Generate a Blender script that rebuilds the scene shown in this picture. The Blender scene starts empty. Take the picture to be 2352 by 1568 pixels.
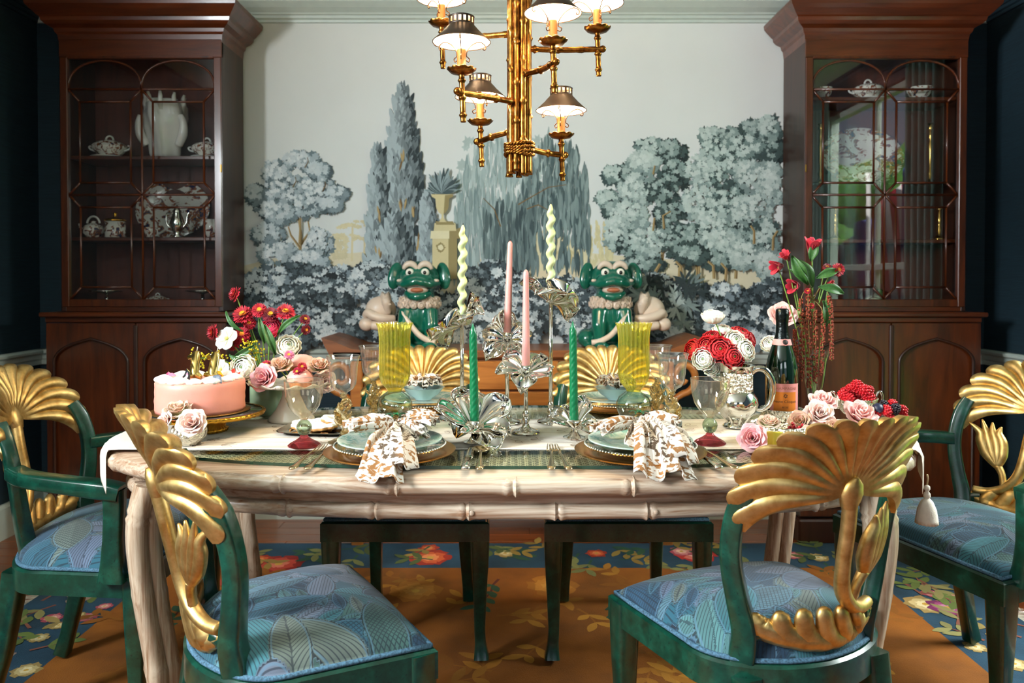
import bpy, bmesh, math, random
import numpy as np
from mathutils import Vector as V, Matrix as MX, Euler
random.seed(7)
SC = bpy.context.scene
COL = SC.collection
PI = math.pi
R = math.radians

# ---------------------------------------------------------------- camera
CH, FPX, PITCH, HOR = 1.145, 1750.0, R(1.0), 640.0     # eye height, focal length in pixels, tilt, horizon row
SHY = -(784-HOR-FPX*math.tan(PITCH))/2352
cd = bpy.data.cameras.new('camera'); cam = bpy.data.objects.new('camera', cd); COL.objects.link(cam)
cam.location = (0, 0, CH); cam.rotation_euler = (PI/2 - PITCH, 0, 0)
cd.sensor_width = 36.0; cd.lens = 36.0*FPX/2352.0; cd.shift_y = SHY
cd.clip_start = 0.02; cd.clip_end = 200
cd.dof.use_dof = True; cd.dof.focus_distance = 1.85; cd.dof.aperture_fstop = 4.5
SC.camera = cam

def at(px, py, d):
    """photograph position + distance from the camera plane -> point in the room"""
    u = (px-1176)/FPX; v = (784-py)/FPX + SHY*2352/FPX
    dy = math.cos(PITCH) + v*math.sin(PITCH); dz = v*math.cos(PITCH) - math.sin(PITCH)
    t = d/dy
    return V((u*t, d, CH + dz*t))

def dtab(d): return 673.75/(65+567/d)      # distance of a thing on the table top
def at_t(px, py, d): return at(px, py, dtab(d))

# ---------------------------------------------------------------- world, colour, lights
w = bpy.data.worlds.new('sky'); SC.world = w; w.use_nodes = True
wn = w.node_tree.nodes['Background']; wn.inputs[0].default_value = (0.62, 0.78, 1.0, 1); wn.inputs[1].default_value = 0.5
SC.view_settings.view_transform = 'Standard'; SC.view_settings.look = 'None'
SC.view_settings.gamma = 1.0; SC.view_settings.use_curve_mapping = False
SC.view_settings.exposure = 0.72
cy = SC.cycles
cy.max_bounces = 10; cy.diffuse_bounces = 4; cy.glossy_bounces = 5; cy.transmission_bounces = 10; cy.transparent_max_bounces = 16
cy.caustics_reflective = False; cy.caustics_refractive = False; cy.sample_clamp_indirect = 4.0; cy.sample_clamp_direct = 0
cy.use_denoising = True; cy.blur_glossy = 0.5

def area_light(name, loc, rot, sx, sy, power, color):
    l = bpy.data.lights.new(name, 'AREA'); l.shape = 'RECTANGLE'; l.size = sx; l.size_y = sy
    l.energy = power; l.color = color
    o = bpy.data.objects.new(name, l); COL.objects.link(o); o.location = loc; o.rotation_euler = rot
    return o
# daylight just outside the room's windows: (left wall, right wall, two behind the camera)
WX = 2.25; WB = 3.63; WF = -2.2; HC = 2.455
area_light('daylight_left_window', (-WX-0.10, 0.15, 1.98), (0, R(-90), 0), 0.62, 0.8, 205, (0.90, 0.96, 1.0))
area_light('daylight_right_window', (WX+1.1, 2.05, 2.9), (0, R(48), 0), 1.8, 1.6, 250, (0.93, 1.0, 0.97))
area_light('daylight_rear_window', (-1.15, WF-0.10, 1.95), (R(90), 0, 0), 1.2, 0.7, 7, (0.90, 0.96, 1.0))
area_light('daylight_rear_window_two', (1.15, WF-0.10, 1.95), (R(90), 0, 0), 1.2, 0.7, 7, (0.90, 0.96, 1.0))
LAMP_W = 6.0
sl = bpy.data.lights.new('sun', 'SUN'); sl.energy = 18; sl.angle = 0.01; sl.color = (1.0, 0.96, 0.88)
so = bpy.data.objects.new('sun', sl); COL.objects.link(so); so.rotation_euler = V((0.62, -0.20, -0.76)).to_track_quat('-Z', 'Y').to_euler()
# ---------------------------------------------------------------- colour + materials
def lin(c):
    c = c/255.0
    return c/12.92 if c <= 0.04045 else ((c+0.055)/1.055)**2.4
def rgb(r, g, b): return (lin(r), lin(g), lin(b), 1.0)
MATS = {}
class NT:
    """tiny node helper around one material"""
    def __init__(s, name):
        s.m = bpy.data.materials.new(name); s.m.use_nodes = True; s.t = s.m.node_tree
        s.b = s.t.nodes['Principled BSDF']; s.out = s.t.nodes['Material Output']
    def n(s, typ, **kw):
        nd = s.t.nodes.new(typ)
        for k, v in kw.items():
            if k.startswith('i_'):
                nd.inputs[int(k[2:]) if k[2:].isdigit() else k[2:]].default_value = v
            else: setattr(nd, k, v)
        return nd
    def l(s, a, b): s.t.links.new(a, b)
    def obj(s):
        return s.n('ShaderNodeTexCoord').outputs['Object']
    def mapped(s, scale=(1, 1, 1), rot=(0, 0, 0), coord='Object'):
        tc = s.n('ShaderNodeTexCoord'); mp = s.n('ShaderNodeMapping')
        mp.inputs['Scale'].default_value = scale; mp.inputs['Rotation'].default_value = rot
        s.l(tc.outputs[coord], mp.inputs['Vector']); return mp.outputs['Vector']
    def noise(s, scale, vec=None, detail=3, rough=0.55, dist=0.0):
        nd = s.n('ShaderNodeTexNoise'); nd.inputs['Scale'].default_value = scale; nd.inputs['Detail'].default_value = detail
        nd.inputs['Roughness'].default_value = rough; nd.inputs['Distortion'].default_value = dist
        s.l(vec if vec is not None else s.obj(), nd.inputs['Vector']); return nd.outputs['Fac']
    def ramp(s, fac, stops, interp='LINEAR'):
        r = s.n('ShaderNodeValToRGB'); r.color_ramp.interpolation = interp
        e = r.color_ramp.elements
        while len(e) < len(stops): e.new(0.5)
        for i, (p, c) in enumerate(stops):
            e[i].position = p; e[i].color = c
        s.l(fac, r.inputs['Fac']); return r.outputs['Color']
    def mix(s, fac, a, b, mode='MIX'):
        mx = s.n('ShaderNodeMix', data_type='RGBA', blend_type=mode)
        for src, k in ((fac, 0), (a, 6), (b, 7)):
            if hasattr(src, 'links') or hasattr(src, 'is_output'): s.l(src, mx.inputs[k])
            else: mx.inputs[k].default_value = src
        return mx.outputs[2]
    def math(s, op, a, b=None, c=None):
        nd = s.n('ShaderNodeMath', operation=op)
        for i, v in enumerate((a, b, c)):
            if v is None: continue
            if hasattr(v, 'is_output'): s.l(v, nd.inputs[i])
            else: nd.inputs[i].default_value = v
        return nd.outputs[0]
    def bump(s, h, strength=0.3, dist=0.01):
        b = s.n('ShaderNodeBump'); b.inputs['Strength'].default_value = strength; b.inputs['Distance'].default_value = dist
        s.l(h, b.inputs['Height']); s.l(b.outputs['Normal'], s.b.inputs['Normal'])
    def p(s, **kw):
        for k, v in kw.items():
            i = s.b.inputs[k.replace('_', ' ')]
            if hasattr(v, 'is_output'): s.l(v, i)
            else: i.default_value = v
        return s

def plain(name, col, rough=0.5, metal=0.0, var=0.12, vscale=25, bump=0.0, bscale=60, coat=0.0, sss=0.0, spec=0.5, sheen=0.0):
    if name in MATS: return MATS[name]
    t = NT(name)
    f = t.noise(vscale)
    dk = (col[0]*(1-var), col[1]*(1-var), col[2]*(1-var), 1); lt = tuple(min(1, c*(1+var)) for c in col[:3])+(1,)
    t.p(Base_Color=t.ramp(f, [(0.3, dk), (0.7, lt)]), Roughness=rough, Metallic=metal)
    t.b.inputs['Coat Weight'].default_value = coat; t.b.inputs['Coat Roughness'].default_value = 0.08
    t.b.inputs['Specular IOR Level'].default_value = spec
    if sheen: t.b.inputs['Sheen Weight'].default_value = sheen
    if sss:
        t.b.inputs['Subsurface Weight'].default_value = sss; t.b.inputs['Subsurface Scale'].default_value = 0.01
    if bump: t.bump(t.noise(bscale, detail=4), bump, 0.004)
    MATS[name] = t.m; return t.m

def wood(name, dark, light, axis='z', scale=1.0, rough=0.35, coat=0.3, stretch=14, contrast=(0.3, 0.7), bump=0.05):
    if name in MATS: return MATS[name]
    t = NT(name); s = {'x': (1, stretch, stretch), 'y': (stretch, 1, stretch), 'z': (stretch, stretch, 1)}[axis]
    v = t.mapped(tuple(k*scale for k in s))
    f = t.noise(2.2, v, 6, 0.62, 1.2); g = t.noise(1.3*scale, None, 2)
    f2 = t.math('ADD', t.math('MULTIPLY', f, 0.75), t.math('MULTIPLY', g, 0.25))
    t.p(Base_Color=t.ramp(f2, [(contrast[0], dark), (contrast[1], light)]), Roughness=rough)
    t.b.inputs['Coat Weight'].default_value = coat; t.b.inputs['Coat Roughness'].default_value = 0.12
    if bump: t.bump(f, bump, 0.003)
    MATS[name] = t.m; return t.m

def glass(name, col=(1, 1, 1, 1), rough=0.0, ior=1.45, flecks=None):
    if name in MATS: return MATS[name]
    t = NT(name)
    t.p(Base_Color=col, Roughness=rough, IOR=ior); t.b.inputs['Transmission Weight'].default_value = 1.0
    if flecks:
        f = t.noise(420, detail=2)
        k = t.ramp(f, [(0.52, (0, 0, 0, 1)), (0.60, (1, 1, 1, 1))])
        t.l(t.mix(k, col, flecks), t.b.inputs['Base Color'])
        bw = t.n('ShaderNodeRGBToBW'); t.l(k, bw.inputs[0])
        t.l(t.math('MULTIPLY', bw.outputs[0], 0.4), t.b.inputs['Metallic'])
        t.bump(t.noise(90, detail=2), 0.35, 0.004)
    # thin-walled shadows: let light through as a real glass would, without caustics
    tr = t.n('ShaderNodeBsdfTransparent'); tr.inputs[0].default_value = tuple(0.35+0.65*c for c in col[:3])+(1,)
    ms = t.n('ShaderNodeMixShader'); ms.inputs[0].default_value = 0.35
    t.l(t.b.outputs[0], ms.inputs[1]); t.l(tr.outputs[0], ms.inputs[2]); t.l(ms.outputs[0], t.out.inputs['Surface'])
    MATS[name] = t.m; return t.m

def pane_glass(name, tint=(1, 1, 1, 1), wav=0.02, ior=1.6, edge=0.0, power=5.0, milk=0.0):
    """thin glass: clear, mirrors more and looks denser where it is seen edge-on"""
    if name in MATS: return MATS[name]
    t = NT(name)
    lw = t.n('ShaderNodeLayerWeight'); lw.inputs['Blend'].default_value = 0.5; fc = lw.outputs['Facing']
    tr = t.n('ShaderNodeBsdfTransparent')
    if edge: t.l(t.mix(t.math('POWER', fc, 2.5), tint, tuple(c**3*(1-edge) for c in tint[:3])+(1,)), tr.inputs[0])
    else: tr.inputs[0].default_value = tint
    gl = t.n('ShaderNodeBsdfGlossy'); gl.inputs['Roughness'].default_value = 0.015; gl.inputs[0].default_value = (1, 1, 1, 1)
    f0 = ((ior-1)/(ior+1))**2; fr = t.math('ADD', t.math('MULTIPLY', t.math('POWER', fc, power), 1-f0), f0)
    if wav:
        b = t.n('ShaderNodeBump'); b.inputs['Strength'].default_value = wav; b.inputs['Distance'].default_value = 0.02
        t.l(t.noise(3.0, detail=1), b.inputs['Height']); t.l(b.outputs[0], gl.inputs['Normal'])
    body = tr.outputs[0]
    if milk:
        tl = t.n('ShaderNodeBsdfTranslucent'); tl.inputs[0].default_value = tint; df = t.n('ShaderNodeBsdfDiffuse'); df.inputs[0].default_value = tint
        m0 = t.n('ShaderNodeMixShader'); m0.inputs[0].default_value = 0.5; t.l(tl.outputs[0], m0.inputs[1]); t.l(df.outputs[0], m0.inputs[2])
        m1 = t.n('ShaderNodeMixShader'); m1.inputs[0].default_value = milk; t.l(body, m1.inputs[1]); t.l(m0.outputs[0], m1.inputs[2]); body = m1.outputs[0]
    ms = t.n('ShaderNodeMixShader'); t.l(fr, ms.inputs[0]); t.l(body, ms.inputs[1]); t.l(gl.outputs[0], ms.inputs[2])
    t.l(ms.outputs[0], t.out.inputs['Surface'])
    MATS[name] = t.m; return t.m
def thin_glass(name, tint, ior=1.75, edge=0.35, milk=0.0): return pane_glass(name, tint, 0.0, ior, edge, 3.5, milk)

def attr_mat(name, attr='Col', rough=0.8, sheen=0.0, bump=0.0, bscale=300, noise=0.06):
    """colour comes from the printed / woven / painted pattern stored on the mesh"""
    if name in MATS: return MATS[name]
    t = NT(name); a = t.n('ShaderNodeAttribute', attribute_name=attr)
    f = t.noise(60, detail=4)
    c = t.mix(1.0, a.outputs['Color'], t.ramp(f, [(0.3, (1-noise,)*3+(1,)), (0.7, (1.0,)*3+(1,))]), 'MULTIPLY')
    t.p(Base_Color=c, Roughness=rough)
    if sheen: t.b.inputs['Sheen Weight'].default_value = sheen
    if bump: t.bump(t.noise(bscale, detail=3), bump, 0.003)
    MATS[name] = t.m; return t.m

# ---------------------------------------------------------------- mesh builder
class MB:
    def __init__(s): s.v = []; s.f = []; s.sm = []; s.fc = []
    def add(s, vs, fs, smooth=True, M=None, col=None):
        o = len(s.v)
        if M is not None: vs = [M @ V(p) for p in vs]
        s.v.extend([tuple(p) for p in vs]); s.f.extend([tuple(i+o for i in f) for f in fs])
        s.sm.extend([smooth]*len(fs)); s.fc.extend([col]*len(fs)); return s
    def box(s, c, sz, rz=0, bev=0.0, M=None, rot=None):
        x, y, z = sz[0]/2, sz[1]/2, sz[2]/2
        T = MX.Translation(V(c)) @ (rot.to_matrix().to_4x4() if rot is not None else MX.Rotation(rz, 4, 'Z'))
        if M is not None: T = M @ T
        if bev <= 0:
            vs = [(a*x, b*y, d*z) for d in (-1, 1) for b in (-1, 1) for a in (-1, 1)]
            fs = [(0, 2, 3, 1), (4, 5, 7, 6), (0, 1, 5, 4), (2, 6, 7, 3), (0, 4, 6, 2), (1, 3, 7, 5)]
            return s.add(vs, fs, False, T)
        b = min(bev, x*0.9, y*0.9, z*0.9)
        # chamfered box: rings from bottom to top
        def ring(ix, zz):
            return [(x-ix, y-b-0*ix, zz), (x-b, y-ix, zz), (-x+b, y-ix, zz), (-x+ix, y-b, zz), (-x+ix, -y+b, zz), (-x+b, -y+ix, zz), (x-b, -y+ix, zz), (x-ix, -y+b, zz)]
        rings = [ring(b, -z), ring(0, -z+b), ring(0, z-b), ring(b, z)]
        vs = [p for r_ in rings for p in r_]; fs = []
        for k in range(3):
            for i in range(8):
                j = (i+1) % 8; fs.append((k*8+i, k*8+8+i, k*8+8+j, k*8+j))
        fs.append(tuple(range(8))); fs.append(tuple(24+7-i for i in range(8)))
        return s.add(vs, fs, False, T)
    def lathe(s, prof, n=28, M=None, mod=None, cap=True, smooth=True, a0=0.0):
        vs = []; m = len(prof)
        for i, (r, z) in enumerate(prof):
            for k in range(n):
                th = 2*PI*k/n + a0
                rr, zz = (r, z) if mod is None else mod(r, z, th, i)
                vs.append((rr*math.cos(th), rr*math.sin(th), zz))
        fs = []
        for i in range(m-1):
            for k in range(n):
                j = (k+1) % n; fs.append((i*n+k, i*n+j, i*n+n+j, i*n+n+k))
        if cap:
            if prof[0][0] > 1e-5: fs.append(tuple(range(n-1, -1, -1)))
            if prof[-1][0] > 1e-5: fs.append(tuple((m-1)*n+k for k in range(n)))
        return s.add(vs, fs, smooth, M)
    def tube(s, path, rad, n=8, cap=True, M=None, flat=1.0, up=None, square=False, smooth=True, twist=None):
        P = [V(p) for p in path]; m = len(P)
        if not hasattr(rad, '__len__'): rad = [rad]*m
        T = []
        for i in range(m):
            a = P[max(0, i-1)]; b = P[min(m-1, i+1)]; t = (b-a)
            T.append(t.normalized() if t.length > 1e-9 else V((0, 0, 1)))
        u = V(up) if up is not None else (V((0, 0, 1)) if abs(T[0].z) < 0.9 else V((1, 0, 0)))
        u = (u - T[0]*u.dot(T[0])).normalized(); vs = []
        for i in range(m):
            if i and up is None:
                u = (u - T[i]*u.dot(T[i])); u = u.normalized() if u.length > 1e-9 else V((1, 0, 0))
            elif up is not None:
                uu = V(up) - T[i]*V(up).dot(T[i])
                if uu.length > 1e-6: u = uu.normalized()
            b = T[i].cross(u); r_ = rad[i]
            ra, rb = (r_ if hasattr(r_, '__len__') else (r_, r_*flat))
            for k in range(n):
                a = 2*PI*k/n + (PI/n if square else 0) + (twist(i) if twist else 0)
                c, d = math.cos(a), math.sin(a)
                if square:
                    e = 0.28; c = math.copysign(abs(c)**e, c); d = math.copysign(abs(d)**e, d)
                vs.append(P[i] + u*(c*ra) + b*(d*rb))
        fs = []
        for i in range(m-1):
            for k in range(n):
                j = (k+1) % n; fs.append((i*n+k, i*n+j, i*n+n+j, i*n+n+k))
        if cap: fs.append(tuple(range(n-1, -1, -1))); fs.append(tuple((m-1)*n+k for k in range(n)))
        return s.add(vs, fs, smooth, M)
    def surf(s, fn, nu, nv, thick=0.0, M=None, cu=False, smooth=True):
        g = [[V(fn(i/nu, j/nv)) for j in range(nv+1)] for i in range(nu+1)]
        vs = [p for r_ in g for p in r_]; W = nv+1; fs = []
        for i in range(nu):
            for j in range(nv): fs.append((i*W+j, (i+1)*W+j, (i+1)*W+j+1, i*W+j+1))
        if thick:
            N = []
            for i in range(nu+1):
                for j in range(nv+1):
                    a = g[min(nu, i+1)][j]-g[max(0, i-1)][j]; b = g[i][min(nv, j+1)]-g[i][max(0, j-1)]
                    c = a.cross(b); N.append(c.normalized() if c.length > 1e-12 else V((0, 0, 1)))
            o = len(vs); vs = vs + [p - q*thick for p, q in zip(vs, N)]
            fs = fs + [tuple(i+o for i in reversed(f)) for f in fs]
            for i in range(nu):
                for j in (0, nv):
                    a, b = i*W+j, (i+1)*W+j; fs.append((a, b, b+o, a+o) if j else (b, a, a+o, b+o))
            for j in range(nv):
                for i in (0, nu):
                    a, b = i*W+j, i*W+j+1; fs.append((a, b, b+o, a+o) if i == 0 else (b, a, a+o, b+o))
        return s.add(vs, fs, smooth, M)
    def ball(s, c, r, n=12, m=8, M=None):
        rx, ry, rz = r if hasattr(r, '__len__') else (r, r, r)
        vs = [V((c[0], c[1], c[2]-rz))]; fs = []
        for i in range(1, m):
            a = PI*i/m
            for k in range(n):
                b = 2*PI*k/n; vs.append(V((c[0]+rx*math.sin(a)*math.cos(b), c[1]+ry*math.sin(a)*math.sin(b), c[2]-rz*math.cos(a))))
        vs.append(V((c[0], c[1], c[2]+rz))); e = len(vs)-1
        for k in range(n):
            j = (k+1) % n; fs.append((0, 1+j, 1+k)); fs.append((e, e-n+k, e-n+j))
        for i in range(m-2):
            for k in range(n):
                j = (k+1) % n; a = 1+i*n; fs.append((a+k, a+j, a+n+j, a+n+k))
        return s.add(vs, fs, True, M)
    def prism(s, out, z0, z1, M=None, smooth=False):
        n = len(out); vs = [(x, y, z0) for x, y in out]+[(x, y, z1) for x, y in out]
        fs = [tuple(range(n-1, -1, -1)), tuple(range(n, 2*n))]
        fs += [(i, (i+1) % n, n+(i+1) % n, n+i) for i in range(n)]
        return s.add(vs, fs, smooth, M)
    def mesh(s, name, mat=None, sharp=None, attr=None):
        me = bpy.data.meshes.new(name); me.from_pydata(s.v, [], s.f); me.polygons.foreach_set('use_smooth', s.sm)
        if any(c is not None for c in s.fc):
            ca = me.color_attributes.new('Col', 'FLOAT_COLOR', 'CORNER')
            d = np.ones((len(me.loops), 4), dtype=np.float32); k = 0
            for f, c in zip(s.f, s.fc):
                if c is not None: d[k:k+len(f)] = c
                k += len(f)
            ca.data.foreach_set('color', d.ravel())
        me.update()
        if sharp: me.set_sharp_from_angle(angle=R(sharp))
        if mat is not None: me.materials.append(mat)
        return me
    def build(s, name, mat, parent=None, loc=None, rot=None, sharp=None, label=None):
        return link(name, s.mesh(name, mat, sharp), parent, loc, rot, label)

def link(name, me, parent=None, loc=None, rot=None, label=None, scale=None):
    o = bpy.data.objects.new(name, me); COL.objects.link(o); o.parent = parent
    if loc is not None: o.location = loc
    if rot is not None: o.rotation_euler = rot
    if scale is not None: o.scale = scale if hasattr(scale, '__len__') else (scale,)*3
    if label: o['label'] = label
    return o
def thing(name, label, cat, loc=(0, 0, 0), rot=(0, 0, 0), group=None, scale=None):
    o = bpy.data.objects.new(name, None); COL.objects.link(o); o.location = loc; o.rotation_euler = rot
    o.empty_display_size = 0.05
    if scale is not None: o.scale = scale if hasattr(scale, '__len__') else (scale,)*3
    return tag(o, label, cat, group)
def tag(o, label=None, cat=None, group=None, kind=None):
    if label: o['label'] = label
    if cat: o['category'] = cat
    if group: o['group'] = group
    if kind: o['kind'] = kind
    return o
def copy_tree(o, label=None, group=None, loc=None, rot=None, scale=None, parent=None):
    c = o.copy(); COL.objects.link(c); c.parent = parent
    for ch in list(o.children): copy_tree(ch, parent=c)
    if label: c['label'] = label
    if group: c['group'] = group
    if loc is not None: c.location = loc
    if rot is not None: c.rotation_euler = rot
    if scale is not None: c.scale = scale if hasattr(scale, '__len__') else (scale,)*3
    return c
def struct(o): o['kind'] = 'structure'; return o
def smoothstep(a, b, x):
    t = max(0.0, min(1.0, (x-a)/(b-a))); return t*t*(3-2*t)
def cat_curve(pts, n=8):
    """catmull-rom through the points"""
    P = [V(p) for p in pts]; out = []
    for i in range(len(P)-1):
        p0 = P[max(0, i-1)]; p1 = P[i]; p2 = P[i+1]; p3 = P[min(len(P)-1, i+2)]
        for k in range(n):
            t = k/n
            out.append(0.5*((2*p1)+(p2-p0)*t+(2*p0-5*p1+4*p2-p3)*t*t+(3*p1-p0-3*p2+p3)*t*t*t))
    out.append(P[-1]); return out
def lerp_list(vals, n):
    m = len(vals)-1; out = []
    for i in range(n):
        t = i/(n-1)*m; k = min(m-1, int(t)); a, b = vals[k], vals[k+1]; u = t-k
        out.append(tuple(x*(1-u)+y*u for x, y in zip(a, b)) if hasattr(a, '__len__') else a*(1-u)+b*u)
    return out

# ---------------------------------------------------------------- flat prints (mural, rug pattern, embroidery): coloured flat pieces
class Paint:
    def __init__(s, mapper, step, cell):
        s.map = mapper; s.step = step; s.cell = cell; s.lev = {}; s.mb = MB()
    def poly(s, pts, col):
        xs = [p[0] for p in pts]; ys = [p[1] for p in pts]; c = s.cell
        bins = [(i, j) for i in range(int(min(xs)//c), int(max(xs)//c)+1) for j in range(int(min(ys)//c), int(max(ys)//c)+1)]
        L = 1+max(s.lev.get(b, 0) for b in bins)
        for b in bins: s.lev[b] = L
        s.mb.add([s.map(x, y, L*s.step) for x, y in pts], [tuple(range(len(pts)))], False, None, col)
    def blob(s, x, y, r, col, n=7, jag=0.35, sq=1.0, ang=None, rnd=random):
        a0 = rnd.random()*6.28 if ang is None else ang; pts = []
        for k in range(2*n):
            rr = r*((1.0 if k % 2 else 1-jag))*(0.82+0.36*rnd.random()); a = a0+PI*k/n
            pts.append((x+rr*math.cos(a), y+rr*sq*math.sin(a)))
        s.poly(pts, col)
    def lens(s, x, y, L, W, ang, col, n=4):
        c, d = math.cos(ang), math.sin(ang); pts = []
        for k in range(n+1):
            t = k/n; w_ = W*math.sin(PI*(0.06+0.88*t)); pts.append((t*L, w_))
        for k in range(n, -1, -1):
            t = k/n; w_ = W*math.sin(PI*(0.06+0.88*t)); pts.append((t*L, -w_))
        s.poly([(x+a*c-b*d, y+a*d+b*c) for a, b in pts], col)
    def stroke(s, pts, w0, w1, col):
        P = [V((p[0], p[1])) for p in pts]; Lf = []; Rt = []; m = len(P)
        for i in range(m):
            t = (P[min(m-1, i+1)]-P[max(0, i-1)]); t = t.normalized() if t.length > 0 else V((1, 0)); nrm = V((-t.y, t.x)); w_ = w0+(w1-w0)*i/(m-1)
            Lf.append(tuple(P[i]+nrm*w_/2)); Rt.append(tuple(P[i]-nrm*w_/2))
        s.poly(Lf+Rt[::-1], col)
    def build(s, name, mat, parent): return s.mb.build(name, mat, parent)
def cjit(c, k=0.08, rnd=random):
    m = 1+rnd.uniform(-k, k); return (c[0]*m, c[1]*m, c[2]*m, 1.0)
def hexc(h): return rgb(int(h[0:2], 16), int(h[2:4], 16), int(h[4:6], 16))
# ================================================================ the room
M_navy = None
def make_navy():
    t = NT('navy_grasscloth'); v = t.mapped((1, 1, 60)); f = t.noise(9, v, 4, 0.6)
    t.p(Base_Color=t.ramp(f, [(0.3, rgb(10, 30, 40)), (0.7, rgb(22, 50, 62))]), Roughness=0.75)
    t.bump(f, 0.25, 0.004); return t.m
M_navy = make_navy()
M_trim = plain('trim_paint', rgb(196, 206, 196), 0.4, var=0.03)
M_ceil = plain('ceiling_paint', rgb(206, 216, 208), 0.7, var=0.03)
M_paper = plain('mural_paper', rgb(220, 221, 216), 0.75, var=0.025, vscale=3)
M_print = attr_mat('mural_ink', rough=0.75, noise=0.05)
M_plank = wood('oak_floor', rgb(104, 48, 20), rgb(158, 84, 38), 'x', 1.0, 0.3, 0.4, 10)

fl = MB().box((0, (WB+WF)/2, -0.06), (2*WX+0.2, WB-WF+0.2, 0.10)).build('floor', plain('subfloor', rgb(60, 30, 15), 0.6)); struct(fl)
rp = random.Random(3); y = WF+0.05; row = 0
plank_me = {}
while y < WB-0.01:
    xs = -WX + 0.02 - rp.random()*1.2
    while xs < WX:
        L = 1.5
        a = max(xs, -WX+0.02); b = min(xs+L, WX-0.02)
        if b-a > 0.02:
            mb = MB().box((0, 0, 0), (b-a-0.002, 0.086, 0.012), bev=0.0015)
            if abs(b-a-L) < 1e-6:
                if L not in plank_me: plank_me[L] = mb.mesh('plank', M_plank)
                me = plank_me[L]
            else: me = mb.mesh('plank', M_plank)
            link('plank', me, fl, ((a+b)/2, y+0.044, -0.006 + 0.06*0))
        xs += L
    y += 0.088; row += 1

ce = MB().box((0, (WB+WF)/2, HC+0.05), (2*WX+0.2, WB-WF+0.2, 0.1)).build('ceiling', M_ceil); struct(ce)
wb = MB().box((0, WB+0.05, HC/2), (2*WX+0.2, 0.1, HC)).build('wall_back', M_navy); struct(wb)
pap = MB().box((0, WB-0.001, (0.80+HC)/2), (2.9, 0.002, HC-0.80)).build('mural_sheet', M_paper, wb)

def wall_with_hole(name, side, a0, a1, z0, z1, mat):
    """side: 'L','R' (hole along y) or list of holes for the rear wall along x"""
    mb = MB()
    if side in 'LR':
        X = (-1 if side == 'L' else 1)*(WX+0.05); Y0, Y1 = WF, WB
        mb.box((X, (Y0+a0)/2, HC/2), (0.1, a0-Y0, HC)); mb.box((X, (a1+Y1)/2, HC/2), (0.1, Y1-a1, HC))
        mb.box((X, (a0+a1)/2, z0/2), (0.1, a1-a0, z0)); mb.box((X, (a0+a1)/2, (z1+HC)/2), (0.1, a1-a0, HC-z1))
    else:
        Y = WF-0.05; xs = [-WX-0.1]+[e for h in a0 for e in h]+[WX+0.1]
        for i in range(0, len(xs), 2): mb.box(((xs[i]+xs[i+1])/2, Y, HC/2), (xs[i+1]-xs[i], 0.1, HC))
        for h in a0:
            c = (h[0]+h[1])/2; wd = h[1]-h[0]
            mb.box((c, Y, z0/2), (wd, 0.1, z0)); mb.box((c, Y, (z1+HC)/2), (wd, 0.1, HC-z1))
    return struct(mb.build(name, mat))
wall_with_hole('wall_left', 'L', -0.35, 0.65, 1.25, 2.3, M_navy)
wall_with_hole('wall_right', 'R', 1.20, 2.60, 0.14, 2.30, M_navy)
wall_with_hole('wall_front', 'F', [(-1.75, -0.55), (0.55, 1.75)], None, 0.6, 2.30, M_navy)
M_pane = pane_glass('window_pane_glass')
def window(name, c, wd, z0, z1, axis):
    fr = MB(); h = z1-z0; t = 0.05
    def bx(mb, a, z, sa, sz, dep=0.06):
        mb.box((c[0], c[1]+a, z) if axis == 'y' else (c[0]+a, c[1], z), (dep, sa, sz) if axis == 'y' else (sa, dep, sz), bev=0.004)
    for sgn in (-1, 1): bx(fr, sgn*(wd/2-t/2), (z0+z1)/2, t, h)
    for z in (z0+t/2, z1-t/2, (z0+z1)/2): bx(fr, 0, z, wd-2*t, t*0.8)
    o = struct(fr.build(name, M_trim))
    mu = MB(); bx(mu, 0, (z0+z1)/2, 0.02, h-2*t, 0.03); mu.build('muntin', M_trim, o)
    for a in (-1, 1):
        for zz in (-1, 1):
            g = MB(); bx(g, a*(wd/4-t/4), (z0+z1)/2+zz*(h/4-t/4), wd/2-t, h/2-t, 0.004); g.build('pane', M_pane, o)
window('window_1', (-WX-0.05, 0.15), 1.0, 1.25, 2.3, 'y')
window('window_2', (WX+0.05, 1.90), 1.4, 0.14, 2.30, 'y')
window('window_3', (-1.15, WF-0.05), 1.2, 0.6, 2.30, 'x')
window('window_4', (1.15, WF-0.05), 1.2, 0.6, 2.30, 'x')

# crown moulding, chair rail, baseboards
def run_profile(name, prof, axis, c, mat, a0, a1, sgn=1):
    """prof: (out, z) points; runs along x on the back wall or along y on a side wall"""
    mb = MB(); n = len(prof); vs = []
    for a in (a0, a1):
        for o, z in prof:
            vs.append((a, WB-o, z) if axis == 'x' else (c - sgn*o, a, z))
    fs = [(i, (i+1) % n, n+(i+1) % n, n+i) for i in range(n)] + [tuple(range(n)), tuple(range(2*n-1, n-1, -1))]
    mb.add(vs, fs, False); return struct(mb.build(name, mat))
crown = [(o_, HC-(HC-z)*0.72) for o_, z in [(0.0, HC), (0.125, HC), (0.125, HC-0.018), (0.112, HC-0.022), (0.105, HC-0.045), (0.075, HC-0.072), (0.045, HC-0.09), (0.040, HC-0.10), (0.03, HC-0.102), (0.026, HC-0.118), (0.014, HC-0.124), (0.012, HC-0.14), (0.0, HC-0.142)]]
run_profile('trim_1', crown, 'x', 0, M_trim, -WX, WX)
run_profile('trim_2', crown, 'y', -WX, M_navy, WF, WB, -1); run_profile('trim_3', crown, 'y', WX, M_navy, WF, WB, 1)
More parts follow.
